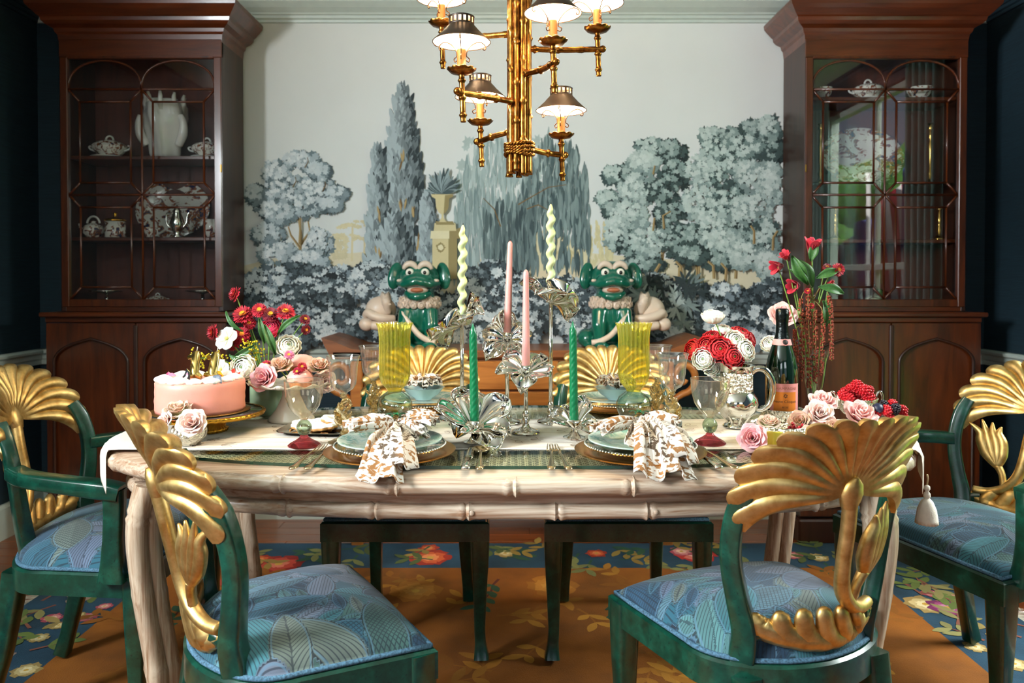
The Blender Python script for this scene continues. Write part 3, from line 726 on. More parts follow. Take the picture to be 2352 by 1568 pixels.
def cushion_mesh(seed, wide, n=150):
    rs = np.random.RandomState(seed)
    u = np.linspace(-1, 1, n+1); v = np.linspace(0, 1, n+1); ins = 0.012
    yb = SEAT_B+ins+0.002; y = (SEAT_F-ins) + (yb-(SEAT_F-ins))*v
    hw = np.array([max(0.004, seat_hw(min(yy, SEAT_F) if yy > -0.06 else -0.06+(yy+0.06)*(SEAT_B+0.06)/(yb-0.002+0.06), wide)-ins) for yy in y])
    X = hw[:, None]*u[None, :]; Y = np.repeat(y[:, None], n+1, 1)
    U = np.abs(u)[None, :]; Vv = np.abs(2*v-1)[:, None]
    Z = 0.437+0.014+0.062*((1-U**2.6)*(1-Vv**2.6))**0.62
    edge = np.minimum(1.0, np.minimum((1-U)*hw[:, None]/0.02, (1-Vv)*0.19/0.02)); Z = Z-0.012*(1-np.clip(edge, 0, 1))**2
    pts = np.stack([X, Y, Z], -1).reshape(-1, 3)
    # woven leaves: painter's order
    px, py = X.ravel(), Y.ravel(); N = len(px)
    pal = [(34, 70, 94), (42, 88, 108), (52, 108, 118), (74, 108, 122), (90, 104, 126), (106, 116, 134), (64, 98, 94), (98, 110, 102), (24, 54, 76), (78, 122, 124)]
    col = np.tile(np.array(rgb(34, 88, 106)[:3]), (N, 1)); pat = np.zeros((N, 3)); pat[:, 0] = px*900; pat[:, 1] = 0; pat[:, 2] = 2.0
    def leaf(cx, cy, L, W, ang, c, style, lo):
        ca, sa = math.cos(ang), math.sin(ang); dx, dy = px-cx, py-cy
        s = (dx*ca+dy*sa)/L; t = (-dx*sa+dy*ca)
        prof = np.clip(1-np.abs(s)**2.0, 0, 1)**0.75*W*(1-0.25*s); m = (np.abs(s) < 1) & (np.abs(t) < prof)
        if not m.any(): return
        tt = t[m]; sm = s[m]*L; e = (prof[m]-np.abs(tt))/0.010
        col[m] = np.array(rgb(*c)[:3])*(1+0.25*((tt > 0)*1.0-0.5)[:, None])
        if style == 0: pat[m, 0] = (sm+0.7*np.abs(tt))*900; pat[m, 1] = np.where(np.abs(tt) < 0.0022, 1.57, -1.57)
        elif style == 1: pat[m, 0] = (sm+tt)*640; pat[m, 1] = (sm-tt)*640
        elif style == 2: pat[m, 0] = tt*1100; pat[m, 1] = -1.57
        else: pat[m, 0] = (sm*0.4+tt)*900; pat[m, 1] = np.where(np.abs(tt) < 0.002, 1.57, -1.57)
        pat[m, 2] = e*lo
    for k in range(26):     # big scale-like leaves
        leaf(rs.uniform(-0.25, 0.25), rs.uniform(-0.22, 0.2), rs.uniform(0.09, 0.14), rs.uniform(0.04, 0.06), rs.uniform(0, 6.28), pal[rs.randint(len(pal))], rs.choice([0, 1, 1, 3]), 1.0)
    for k in range(3):      # fronds
        fx, fy, fa = rs.uniform(-0.16, 0.16), rs.uniform(-0.15, 0.1), rs.uniform(0, 6.28); c = pal[rs.randint(len(pal))]
        for j in range(7):
            for sg in (-1, 1):
                bx, by = fx+math.cos(fa)*(j-3)*0.036, fy+math.sin(fa)*(j-3)*0.036; an = fa+sg*1.0
                leaf(bx+math.cos(an)*0.036, by+math.sin(an)*0.036, 0.036, 0.014, an, pal[(j*3+k+sg) % len(pal)], 0, 1.6)
    for k in range(18):
        leaf(rs.uniform(-0.22, 0.22), rs.uniform(-0.2, 0.18), rs.uniform(0.06, 0.10), rs.uniform(0.028, 0.045), rs.uniform(0, 6.28), pal[rs.randint(len(pal))], rs.choice([0, 1, 2, 3]), 1.0)
    # skirt so that the cushion is solid
    faces = [(i*(n+1)+j, (i+1)*(n+1)+j, (i+1)*(n+1)+j+1, i*(n+1)+j+1) for i in range(n) for j in range(n)]
    b = [(0*(n+1)+j) for j in range(n)] + [i*(n+1)+n for i in range(n)] + [n*(n+1)+j for j in range(n, 0, -1)] + [i*(n+1) for i in range(n, 0, -1)]
    o = N; low = [(pts[k][0], pts[k][1], 0.434) for k in b]; allp = [tuple(p) for p in pts]+low; m = len(b)
    faces += [(b[k], o+k, o+(k+1) % m, b[(k+1) % m]) for k in range(m)]
    me = bpy.data.meshes.new('cushion'); me.from_pydata(allp, [], faces)
    me.polygons.foreach_set('use_smooth', [True]*len(faces))
    A = me.color_attributes.new('Col', 'FLOAT_COLOR', 'POINT'); cc = np.ones((len(allp), 4), dtype=np.float32); cc[:N, :3] = col; cc[N:, :3] = col[b]; A.data.foreach_set('color', cc.ravel())
    B = me.attributes.new('pat', 'FLOAT_VECTOR', 'POINT'); pp = np.zeros((len(allp), 3), dtype=np.float32); pp[:N] = pat; pp[N:] = pat[b]; B.data.foreach_set('vector', pp.ravel())
    me.materials.append(M_fabric); me.update(); return me

def zst(z): return z if z < 0.5 else 0.5+(z-0.5)*1.026
def back_y(z): return -0.190-0.10*max(0.0, z-0.43)/0.47
def wrap(s_, z, off=0.0, Rc=0.235):
    """the chair back is bent round the sitter: s_ runs across the back"""
    a = s_/Rc; r_ = Rc+off
    return V((r_*math.sin(a), back_y(z)+Rc-r_*math.cos(a), zst(z)))
def fan_mesh():
    LOB = 16; nu, nv = LOB*8, 16; hub = (0.0, 0.772); mb = MB()
    def Rr(ph):
        c = abs(math.cos(ph)); return 0.142+0.070*c**1.5
    def pt(u, v, side):
        ph0 = R(-21)+(PI+R(42))*u
        lob = abs(math.sin(PI*LOB*u)); fr_ = 0.06+0.94*v
        rad = Rr(ph0)*(fr_)*(1.0-0.085*(1-lob**0.6)*v**3)
        ph = ph0+0.20*math.cos(ph0)*math.sin(PI*v)*0.9
        s_ = hub[0]+rad*math.cos(ph); z = hub[1]+rad*math.sin(ph)-0.012*abs(math.cos(ph0))*v
        th = 0.010*(0.55+0.45*v)*(0.45+0.55*(1 if v < 0.97 else 0.35))
        off = side*(th*0.55+0.0075*lob**0.8*smoothstep(0.12, 0.5, v)*(1-0.5*smoothstep(0.9, 1.0, v)))+0.028*v*v*(0.4+0.6*math.sin(max(0, ph0)))
        return wrap(s_, z, off)
    for side in (1, -1):
        g = [[pt(i/nu, j/nv, side) for j in range(nv+1)] for i in range(nu+1)]
        W_ = nv+1; vs = [p for r_ in g for p in r_]
        fs = [((i*W_+j, i*W_+j+1, (i+1)*W_+j+1, (i+1)*W_+j) if side > 0 else (i*W_+j, (i+1)*W_+j, (i+1)*W_+j+1, i*W_+j+1)) for i in range(nu) for j in range(nv)]
        mb.add(vs, fs, True)
    # close the scalloped edge and the two ends
    o = (nu+1)*(nv+1); W_ = nv+1
    for i in range(nu): mb.f.append((i*W_+nv, i*W_+nv+o, (i+1)*W_+nv+o, (i+1)*W_+nv)); mb.sm.append(True); mb.fc.append(None)
    for i in (0, nu):
        for j in range(nv): mb.f.append((i*W_+j, i*W_+j+1, i*W_+j+1+o, i*W_+j+o)); mb.sm.append(True); mb.fc.append(None)
    # hub cup
    mb.tube([wrap(0, 0.80, 0.002), wrap(0, 0.788, 0.002), wrap(0.0, 0.768, 0.0), wrap(0.0, 0.742, 0)], [(0.006, 0.008), (0.018, 0.012), (0.024, 0.015), (0.015, 0.013)], 12)
    return mb.mesh('crest', M_gold, 60)

def chair_parts(wide, arms):
    P = []
    # seat rail: a solid ring with flat top
    out = seat_outline(0.0, 14, wide); inn = seat_outline(0.05, 14, wide); mb = MB(); n = len(out)
    vs = [(x, y, z) for (ol, z) in ((out, 0.377), (out, 0.431), (seat_outline(0.005, 14, wide), 0.436), (inn, 0.436), (inn, 0.377)) for x, y in ol]
    fs = [(k*n+i, k*n+(i+1) % n, (k+1)*n+(i+1) % n, (k+1)*n+i) for k in range(4) for i in range(n)] + [(4*n+i, 4*n+(i+1) % n, (i+1) % n, i) for i in range(n)]
    mb.add([V(p) for p in vs], [tuple(reversed(f)) for f in fs], True); P.append(('seat_rail', mb.mesh('seat_rail', M_green, 35), None))
    pc = seat_outline(0.010, 16, wide); pc.append(pc[0])
    mb = MB().tube([(x, y, 0.441) for x, y in pc], 0.0052, 7); P.append(('piping', mb.mesh('piping', M_piping), None))
    # front legs: square tapering sabre with a small spade foot
    for sx in (-1, 1):
        x = sx*(0.24*wide-0.026); y = SEAT_F-0.026
        path = [(x, y, 0.43), (x, y, 0.375), (x, y, 0.30), (x-sx*0.001, y-0.001, 0.2), (x-sx*0.002, y, 0.10), (x, y+0.002, 0.06), (x+sx*0.003, y+0.007, 0.022), (x+sx*0.003, y+0.009, 0.013)]
        P.append(('leg', MB().tube(path, [0.0262, 0.026, 0.0235, 0.019, 0.0155, 0.0155, 0.021, 0.022], 12, square=True, up=(1, 0, 0)).mesh('leg', M_green, 50), None))
    for sx in (-1, 1):
        path = [(sx*0.145*wide, -0.165, 0.41), (sx*0.147*wide, -0.175, 0.33), (sx*0.150*wide, -0.195, 0.2), (sx*0.155*wide, -0.225, 0.08), (sx*0.158*wide, -0.245, 0.013)]
        P.append(('leg', MB().tube(path, [0.024, 0.023, 0.020, 0.018, 0.020], 12, square=True, up=(1, 0, 0)).mesh('leg', M_green, 50), None))
    # back stiles: rise from the rail, swing out round the opening, end under the crest
    for sx in (-1, 1):
        pts = [wrap(sx*0.150, 0.405), wrap(sx*0.148, 0.46), wrap(sx*0.152, 0.50), wrap(sx*0.172, 0.56), wrap(sx*0.192, 0.63), wrap(sx*0.198, 0.69), wrap(sx*0.192, 0.745), wrap(sx*0.178, 0.785)]
        pa = cat_curve(pts, 4); m = len(pa)
        rad = lerp_list([(0.024, 0.020), (0.024, 0.019), (0.022, 0.018), (0.019, 0.017), (0.018, 0.016), (0.018, 0.016), (0.019, 0.016), (0.016, 0.013)], m)
        b = MB().tube(pa, rad, 12, square=True, up=(sx*0.7, 0.7, 0))
        b.tube([wrap(sx*0.150, 0.487), wrap(sx*0.128, 0.497), wrap(sx*0.105, 0.503)], [(0.021, 0.015), (0.018, 0.013), (0.015, 0.012)], 10)
        P.append(('stile', b.mesh('stile', M_green, 50), None))
    P.append(('crest', fan_mesh(), 'gilded fan-shaped leaf crest'))
    # stem, tulip, curled lower leaf (all gilded)
    st = cat_curve([wrap(0.0, 0.765), wrap(0.008, 0.70), wrap(0.012, 0.63), wrap(0.022, 0.575), wrap(0.05, 0.538), wrap(0.09, 0.520), wrap(0.128, 0.520)], 5)
    P.append(('stem', MB().tube(st, lerp_list([0.013, 0.0135, 0.0135, 0.0145, 0.0145, 0.013, 0.012], len(st)), 12).mesh('stem', M_gold), 'gilded curving flower stem'))
    tb = MB(); s0 = cat_curve([wrap(0.052, 0.535), wrap(0.062, 0.575), wrap(0.078, 0.60)], 4)
    tb.tube(s0, lerp_list([0.009, 0.009, 0.011], len(s0)), 10)
    for k, (ds, tip, lean) in enumerate(((-0.020, 0.712, -0.012), (-0.005, 0.722, 0.0), (0.012, 0.728, 0.012), (0.028, 0.715, 0.030))):
        pa = cat_curve([wrap(0.078, 0.598), wrap(0.088+ds*0.8, 0.63), wrap(0.098+ds*1.1, 0.665), wrap(0.108+ds, 0.69), wrap(0.114+ds+lean*0.8, tip)], 5)
        tb.tube(pa, lerp_list([(0.011, 0.010), (0.017, 0.013), (0.016, 0.012), (0.012, 0.009), (0.002, 0.002)], len(pa)), 10)
    P.append(('tulip', tb.mesh('tulip', M_gold), 'gilded tulip bud'))
    lb = MB()
    for k in range(6):
        f = k/5.0; xe = 0.075-0.205*f; zb = 0.478-0.012*math.sin(PI*f)
        pts = [wrap(0.135, 0.505), wrap(0.10-0.02*f, 0.490-0.006*f), wrap(0.10+(xe-0.10)*0.62, zb+0.004), wrap(xe+0.012, zb+0.018+0.006*f), wrap(xe-0.004, 0.520+0.010*math.sin(PI*f)), wrap(xe-0.006, 0.532+0.012*math.sin(PI*f))]
        pa = cat_curve(pts, 5); lb.tube(pa, lerp_list([(0.013, 0.011), (0.016, 0.013), (0.021, 0.015), (0.023, 0.015), (0.018, 0.012), (0.006, 0.004)], len(pa)), 9)
    lb.tube([wrap(-0.11, 0.503), wrap(-0.13, 0.50)], [(0.014, 0.012), (0.012, 0.010)], 8)
    P.append(('lower_leaf', lb.mesh('lower_leaf', M_gold), 'gilded curled acanthus leaf'))
    if arms:
        for sx in (-1, 1):
            q = wrap(sx*0.198, 0.665)
            pa = cat_curve([q, (sx*0.235, -0.09, 0.668), (sx*0.268, 0.02, 0.662), (sx*0.285, 0.105, 0.656), (sx*0.288, 0.150, 0.648)], 5)
            b = MB().tube(pa, lerp_list([(0.018, 0.021), (0.0185, 0.0235), (0.019, 0.025), (0.0205, 0.027), (0.019, 0.024)], len(pa)), 12, square=True, up=(0, 0, 1))
            po = cat_curve([(sx*0.287, 0.132, 0.655), (sx*0.285, 0.132, 0.60), (sx*0.279, 0.126, 0.53), (sx*0.273, 0.122, 0.47), (sx*0.268, 0.120, 0.425)], 4)
            b.tube(po, lerp_list([(0.020, 0.022), (0.018, 0.021), (0.0165, 0.021), (0.018, 0.025), (0.024, 0.032)], len(po)), 12, square=True, up=(1, 0, 0))
            P.append(('arm', b.mesh('arm', M_green, 50), None))
    return P
side_parts = chair_parts(1.0, False)
arm_parts = [p for p in chair_parts(1.14, True)]
CUSH = [cushion_mesh(s_, 1.0) for s_ in (11, 5)] + [cushion_mesh(s_, 1.14, 150) for s_ in (23, 31)]
def place_chair(name, label, loc, ang, parts, cush):
    """ang: heading of the seat front, degrees from +x"""
    c = thing(name, label, 'chair', (loc[0], loc[1], 0.011), (0, 0, R(ang-90)), 'green and gold carved dining chairs', (1.03, 1.03, 0.968))
    for nm, me, lb in parts: link(nm, me, c, label=lb)
    link('cushion', cush, c, label='domed seat cushion in blue woven leaf tapestry'); return c
place_chair('dining_chair', 'green chair with gold fan crest seen from behind, beside the cake end', (-0.438, 1.562), 31.5, side_parts, CUSH[0])
place_chair('dining_chair', 'green chair with gold fan crest turned away from us, below the berry bowls', (0.516, 1.610), 109.5, side_parts, CUSH[1])
place_chair('dining_chair', 'green chair behind the table facing us, beneath the statue nearer the cake', (-0.314, 2.410), 270, side_parts, CUSH[1])
place_chair('dining_chair', 'green chair behind the table facing us, beneath the statue nearer the bouquet pitcher', (0.342, 2.410), 270, side_parts, CUSH[0])
place_chair('armchair', 'green armchair with gold crest at the cake end of the table', (-1.09, 2.09), 2, arm_parts, CUSH[2])
place_chair('armchair', 'green armchair with gold tulip back at the tassel end of the table', (1.249, 2.098), 198, arm_parts, CUSH[3])

# ================================================================ dining table
TC, TA, TB = 1.935, 0.965, 0.437
def tab_out(inset=0.0, n=160, ex=2.7, a=None, b=None):
    A, B = (a or TA)-inset, (b or TB)-inset; out = []
    for k in range(n):
        t = 2*PI*k/n; c, s_ = math.cos(t), math.sin(t)
        out.append((A*math.copysign(abs(c)**(2/ex), c), TC+B*math.copysign(abs(s_)**(2/ex), s_)))
    return out
def arclen(P):
    L = [0.0]
    for i in range(1, len(P)): L.append(L[-1]+(V(P[i])-V(P[i-1])).length)
    return L
def resample(P, step):
    Pc = [V((x, y, 0)) for x, y in P]+[V((P[0][0], P[0][1], 0))]; L = [0.0]
    for i in range(1, len(Pc)): L.append(L[-1]+(Pc[i]-Pc[i-1]).length)
    n = int(L[-1]/step); out = []; j = 0
    for k in range(n):
        d = L[-1]*k/n
        while L[j+1] < d: j += 1
        t = (d-L[j])/(L[j+1]-L[j]); out.append(Pc[j].lerp(Pc[j+1], t))
    return out, L[-1]
table = thing('dining_table', 'long whitewashed faux-bamboo dining table with cane and glass top', 'table', (0, 0, 0.011))
TZ = -0.011
def bamboo_ring(name, inset, z, r, flat, nodes, step=0.006, phase=0.0):
    P, L = resample(tab_out(inset, 400), step); n = len(P); rad = []
    for k in range(n):
        s_ = ((k/n)*nodes+phase) % 1.0; d = min(s_, 1-s_)*L/nodes
        e = 1.0+0.26*math.exp(-((d-0.008)/0.0035)**2)-0.16*math.exp(-(d/0.003)**2)+0.05*math.exp(-(d/0.04)**2)
        rad.append((r*e, r*e*flat))
    P = [V((p.x, p.y, z+TZ)) for p in P]; P.append(P[0]); rad.append(rad[0])
    mb = MB().tube(P, rad, 10, cap=False, up=(0, 0, 1))
    o = mb.build(name, M_wash, table, sharp=50)
    # carved eye knots beside the nodes
    kn = MB().lathe([(0, 0.003), (0.004, 0.0026), (0.0062, 0.001), (0.0068, -0.004)], 10).mesh('knot', M_wash)
    for k in range(nodes):
        i = int(((k-phase) % nodes)/nodes*(n-1)+0.018*n/L) % n; p = P[i]; q = P[(i+1) % n]; t = (q-p).normalized(); nr = V((t.y, -t.x, 0))
        if nr.y > 0.3: continue
        if k % 2 == 0: link('knot', kn, o, p+nr*(r*flat*0.98), nr.to_track_quat('Z', 'Y').to_euler())
    return o
def slab(name, i0, i1, z0, z1, mat, parent, n=200):
    a, b = tab_out(i0, n), tab_out(i1, n); mb = MB()
    vs = [(x, y, z0+TZ) for x, y in a]+[(x, y, z1+TZ) for x, y in b]; m = len(a)
    mb.add(vs, [(i, (i+1) % m, m+(i+1) % m, m+i) for i in range(m)]+[tuple(range(m-1, -1, -1)), tuple(range(m, 2*m))], False); return mb.build(name, mat, parent)
def band(name, prof, mat, parent, n=200):
    mb = MB(); rings = [tab_out(i, n) for i, z in prof]
    vs = [(x, y, z+TZ) for rg, (i, z) in zip(rings, prof) for x, y in rg]
    mb.add(vs, [(k*n+i, k*n+(i+1) % n, (k+1)*n+(i+1) % n, (k+1)*n+i) for k in range(len(prof)-1) for i in range(n)], True); return mb.build(name, mat, parent, sharp=40)
band('top_frame', [(0.09, 0.742), (0.085, 0.752), (0.02, 0.753), (0.006, 0.749), (0.002, 0.742), (0.01, 0.716), (0.06, 0.714), (0.09, 0.720)], M_wash, table)
slab('backing_panel', 0.08, 0.08, 0.722, 0.738, plain('table_backing', rgb(56, 44, 32), 0.8), table)
bamboo_ring('bamboo_edge', 0.012, 0.731, 0.0165, 1.0, 20)
band('apron', [(0.045, 0.718), (0.042, 0.70), (0.050, 0.655), (0.07, 0.655), (0.07, 0.718)], M_wash, table)
bamboo_ring('bamboo_moulding', 0.044, 0.672, 0.0160, 0.8, 24, phase=0.5)
# woven cane: real strands, six-way weave
def chord(p, d, a, b, ex=2.7):
    """clip the line p+t*d to the cane oval"""
    ins = lambda q: (abs(q[0])/a)**ex+(abs(q[1]-TC)/b)**ex < 1
    ts = [t for t in np.linspace(-1.3, 1.3, 261) if ins((p[0]+d[0]*t, p[1]+d[1]*t))]
    return (ts[0], ts[-1]) if len(ts) > 1 else None
ca = MB(); CA, CB = TA-0.075, TB-0.075; G = 0.0155
def strand(p, d, w_, z):
    c = chord(p, d, CA, CB)
    if c is None: return
    nx, ny = -d[1]*w_/2, d[0]*w_/2; q0 = (p[0]+d[0]*c[0], p[1]+d[1]*c[0]); q1 = (p[0]+d[0]*c[1], p[1]+d[1]*c[1])
    ca.add([(q0[0]+nx, q0[1]+ny, z), (q0[0]-nx, q0[1]-ny, z), (q1[0]-nx, q1[1]-ny, z), (q1[0]+nx, q1[1]+ny, z)], [(0, 1, 2, 3)], False)
zc = 0.744+TZ
for k in range(-80, 81):
    for o_ in (-0.0022, 0.0022):
        strand((k*G+o_, TC), (0, 1), 0.0017, zc)
        if abs(k) < 42: strand((0, TC+k*G+o_), (1, 0), 0.0017, zc+0.0008)
q2 = math.sqrt(0.5)
for k in range(-125, 126):
    strand((k*G+G/2, TC), (q2, q2), 0.0021, zc+0.0016); strand((k*G+G/2, TC), (q2, -q2), 0.0021, zc+0.0024)
o = ca.build('cane_weave', M_cane, table); o['kind'] = 'stuff'
gs = MB(); gs.add([(x, y, 0.7605+TZ) for x, y in tab_out(0.062, 200)], [tuple(range(200))], False); gs.build('glass_sheet', pane_glass('table_glass', rgb(236, 246, 238), 0.01, 1.30), table)
eg = MB(); A_ = tab_out(0.0618, 200); m = len(A_)
eg.add([(x, y, 0.7535+TZ) for x, y in A_]+[(x, y, 0.7605+TZ) for x, y in A_], [(i, (i+1) % m, m+(i+1) % m, m+i) for i in range(m)], True)
eg.build('glass_edge', plain('glass_edge_green', rgb(10, 58, 44), 0.1, spec=0.8), table)
# legs: three bamboo canes bundled, with nodes, bowed at the knee
def bamboo_path(pts, r, nodes, n=50):
    pa = cat_curve(pts, n//(len(pts)-1)); L = arclen(pa); T_ = L[-1]; rad = []
    for l in L:
        e = 1.0
        for q in nodes:
            d = abs(l/T_-q)*T_; e += 0.13*math.exp(-((d-0.006)/0.003)**2)-0.08*math.exp(-(d/0.002)**2)
        rad.append(r*e)
    return pa, rad
for (lx, ly) in ((-0.755, 1.655), (0.755, 1.655), (-0.755, 2.215), (0.755, 2.215)):
    sx = math.copysign(1, lx); sy = -1 if ly < 1.9 else 1; mb = MB()
    for k, (ox, oy) in enumerate(((0.0, 0.016*sy), (0.016, -0.010*sy), (-0.016, -0.010*sy))):
        pts = [(lx+ox+sx*0.03, ly+oy+sy*0.01, 0.70+TZ), (lx+ox+sx*0.045, ly+oy+sy*0.02, 0.60+TZ), (lx+ox+sx*0.035, ly+oy+sy*0.012, 0.45+TZ), (lx+ox+sx*0.01, ly+oy, 0.25+TZ), (lx+ox, ly+oy, 0.0)]
        pa, rad = bamboo_path(pts, 0.0215, (0.10, 0.36, 0.60, 0.84), 60); mb.tube(pa, rad, 12)
    mb.build('leg', M_washz, table, sharp=60)

# ================================================================ china cabinets
M_cpane = pane_glass('cabinet_glass', (0.95, 0.96, 0.95, 1), 0.012, 2.0)
def gothic(w_, h, n=12, spring=0.86):
    """outline of a pointed-arch panel with round shoulders, origin bottom centre"""
    hs = h*spring; pts = [(-w_/2, 0), (w_/2, 0), (w_/2, hs)]
    for k in range(1, n+1):
        q = 1-(k/n)**1.6; pts.append((w_/2*q, hs+(h-hs)*(0.56*math.sqrt(max(0.0, 1-q**4))+0.44*(1-q))))
    left = [(-x, z) for x, z in pts[3:-1][::-1]]; pts += left + [(-w_/2, hs)]
    return pts
def china_cabinet(label, xc, side):
    """xc: centre; side=+1 means that the visible flank faces +x"""
    c = thing('china_cabinet', label, 'cabinet', (xc, 0, 0), group='tall glazed mahogany cabinets', scale=0.946)
    YF, YU = 3.467, 3.531; YB = 3.811
    BW, UW = 0.835, 0.752
    def P(mb, nm, mat, parent=c, **k): return mb.build(nm, mat, parent, **k)
    # base
    b = MB()
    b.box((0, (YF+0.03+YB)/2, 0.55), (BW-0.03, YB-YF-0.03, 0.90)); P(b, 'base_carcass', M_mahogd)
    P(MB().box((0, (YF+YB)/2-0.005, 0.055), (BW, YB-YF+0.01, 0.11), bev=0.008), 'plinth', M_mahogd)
    P(MB().box((0, (YF+YB)/2-0.012, 1.0475), (BW+0.022, YB-YF+0.03, 0.021), bev=0.005), 'counter', M_mahogx)
    P(MB().box((0, (YF+YB)/2, 1.024), (BW-0.005, YB-YF, 0.026), bev=0.004), 'frieze_rail', M_mahogx)
    # two lower doors with pointed-arch panels
    for k in (-1, 1):
        dw = BW/2-0.012; dx = k*(BW/4-0.003); z0, z1 = 0.125, 1.008; h = z1-z0
        PHt = h*0.87; pan = gothic(dw*0.83, PHt, 12); pz = z0+h*0.05
        # frame face with arched hole: strips between arch outline and the door rectangle
        fr_ = MB(); of = []
        rect = []
        for x, z in pan:
            if z <= 1e-6: rect.append((math.copysign(dw/2, x), -h*0.05))
            elif z <= PHt*0.861: rect.append((math.copysign(dw/2, x), z))
            else:
                q = abs(x)/(dw*0.83/2); rect.append((math.copysign(dw/2, x), PHt*0.86+(h*0.95-PHt*0.86)*min(1.0, (1-q)*6)) if q > 0.833 else (x/0.833/0.83, h*0.95))
        n = len(pan); vs = []
        for y in (YF, YF+0.02):
            vs += [(dx+x, y, pz+z) for x, z in pan]+[(dx+x, y, pz+z) for x, z in rect]
        fs = []
        for i in range(n):
            j = (i+1) % n; fs.append((i, j, n+j, n+i)); fs.append((2*n+i, 3*n+i, 3*n+j, 2*n+j)); fs.append((i, 2*n+i, 2*n+j, j)); fs.append((n+i, n+j, 3*n+j, 3*n+i))
        fr_.add(vs, fs, False); dr = P(fr_, 'cabinet_door', M_mahog)
        pn = MB(); pn.add([(dx+x, YF+0.012, pz+z) for x, z in pan], [tuple(range(n))], False); P(pn, 'door_panel', M_mahog, dr)
        arch = [(dx+x, YF-0.002, pz+z) for x, z in pan]; arch.append(arch[0])
        P(MB().tube(arch, 0.0065, 8, cap=False), 'arch_moulding', M_mahogd, dr)
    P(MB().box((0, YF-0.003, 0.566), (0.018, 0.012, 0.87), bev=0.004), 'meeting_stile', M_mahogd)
    # upper case: back, flanks, floor, shelves
    zu0, zu1 = 1.06, 2.33
    P(MB().box((0, YB-0.008, (zu0+zu1)/2), (UW-0.03, 0.014, zu1-zu0)), 'back_panel', wood('cabinet_back', rgb(64, 28, 18), rgb(104, 48, 32), 'z', 0.8, 0.6, 0.0, 6))
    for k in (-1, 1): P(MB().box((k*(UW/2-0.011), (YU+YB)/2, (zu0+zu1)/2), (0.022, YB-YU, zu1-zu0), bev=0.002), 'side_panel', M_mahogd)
    P(MB().box((0, (YU+YB)/2, zu0+0.011), (UW-0.045, YB-YU-0.004, 0.022)), 'cabinet_floor', M_mahogx)
    P(MB().box((0, (YU+YB)/2, zu1-0.01), (UW-0.045, YB-YU-0.004, 0.02)), 'cabinet_top', M_mahogx)
    shelves = (1.405, 1.785) if side > 0 else (1.395, 2.06)
    for z in shelves: P(MB().box((0, (YU+YB)/2+0.02, z-0.008), (UW-0.048, YB-YU-0.05, 0.016), bev=0.002), 'shelf', M_mahogx)
    # cornice: stacked mouldings with mitred corners
    prof = [(0.0, 2.30), (0.004, 2.335), (0.012, 2.345), (0.016, 2.36), (0.040, 2.372), (0.052, 2.385), (0.055, 2.40), (0.062, 2.405), (0.085, 2.43), (0.097, 2.445), (0.100, 2.462), (0.094, 2.472)]
    cm = MB(); vs = []
    for o_, z in prof:
        vs += [(-UW/2-o_, YB, z), (-UW/2-o_, YU-o_, z), (UW/2+o_, YU-o_, z), (UW/2+o_, YB, z)]
    m = len(prof); fs = [(k*4+i, k*4+i+1, k*4+5+i, k*4+4+i) for k in range(m-1) for i in range(3)] + [((m-1)*4, (m-1)*4+1, (m-1)*4+2, (m-1)*4+3), (3, 2, 1, 0)]
    cm.add(vs, fs, False); P(cm, 'cornice', M_mahogx)
    P(MB().box((0, YU+0.008, 2.272), (UW, 0.022, 0.085), bev=0.003), 'frieze', M_mahogx)
    # glazed door: frame, glazing bars, panes
    gx, gz0, gz1 = 0.339, 1.115, 2.228; gy = YU
    fm = MB()
    for k in (-1, 1): fm.box((k*(gx+0.016), gy+0.008, (zu0+0.02+2.23)/2), (0.034, 0.024, 2.23-zu0-0.02), bev=0.003)
    fm.box((0, gy+0.008, (zu0+0.02+gz0)/2), (2*gx, 0.024, gz0-zu0-0.02), bev=0.003); fm.box((0, gy+0.008, gz1+0.004), (2*gx, 0.024, 0.014), bev=0.003)
    dr = P(fm, 'glazed_door', M_mahog)
    bars = []
    def bar(pts, r=0.0052): P(MB().tube([(x, gy+0.008, z) for x, z in pts], r, 6), 'glazing_bar', M_mahog, dr)
    zs = gz1-0.142; zm = zs-0.487; bar([(0, gz0), (0, zs)]); bar([(-gx, zs), (gx, zs)]); bar([(-gx, zm), (gx, zm)])
    pf = []
    for k in (-1, 1):
        x0, x1 = (0, gx) if k > 0 else (-gx, 0); xm = (x0+x1)/2
        ar = []
        for i in range(17):
            a = PI*i/16; ar.append((xm+(gx/2)*math.cos(a), zs+0.132*math.sin(a)**0.8))
        bar(ar); pf.append([(x1, zs)]+ar[1:-1]+[(x0, zs)])
        pf.append([(x0, zs)]+ar[8:16][::-1]+[(x0, gz1), (xm, gz1)] if False else [(x0, zs), (x0, gz1), (xm, gz1)]+[ar[i] for i in range(8, 16)])
        pf.append([(x1, zs)]+[ar[i] for i in range(1, 9)]+[(xm, gz1), (x1, gz1)])
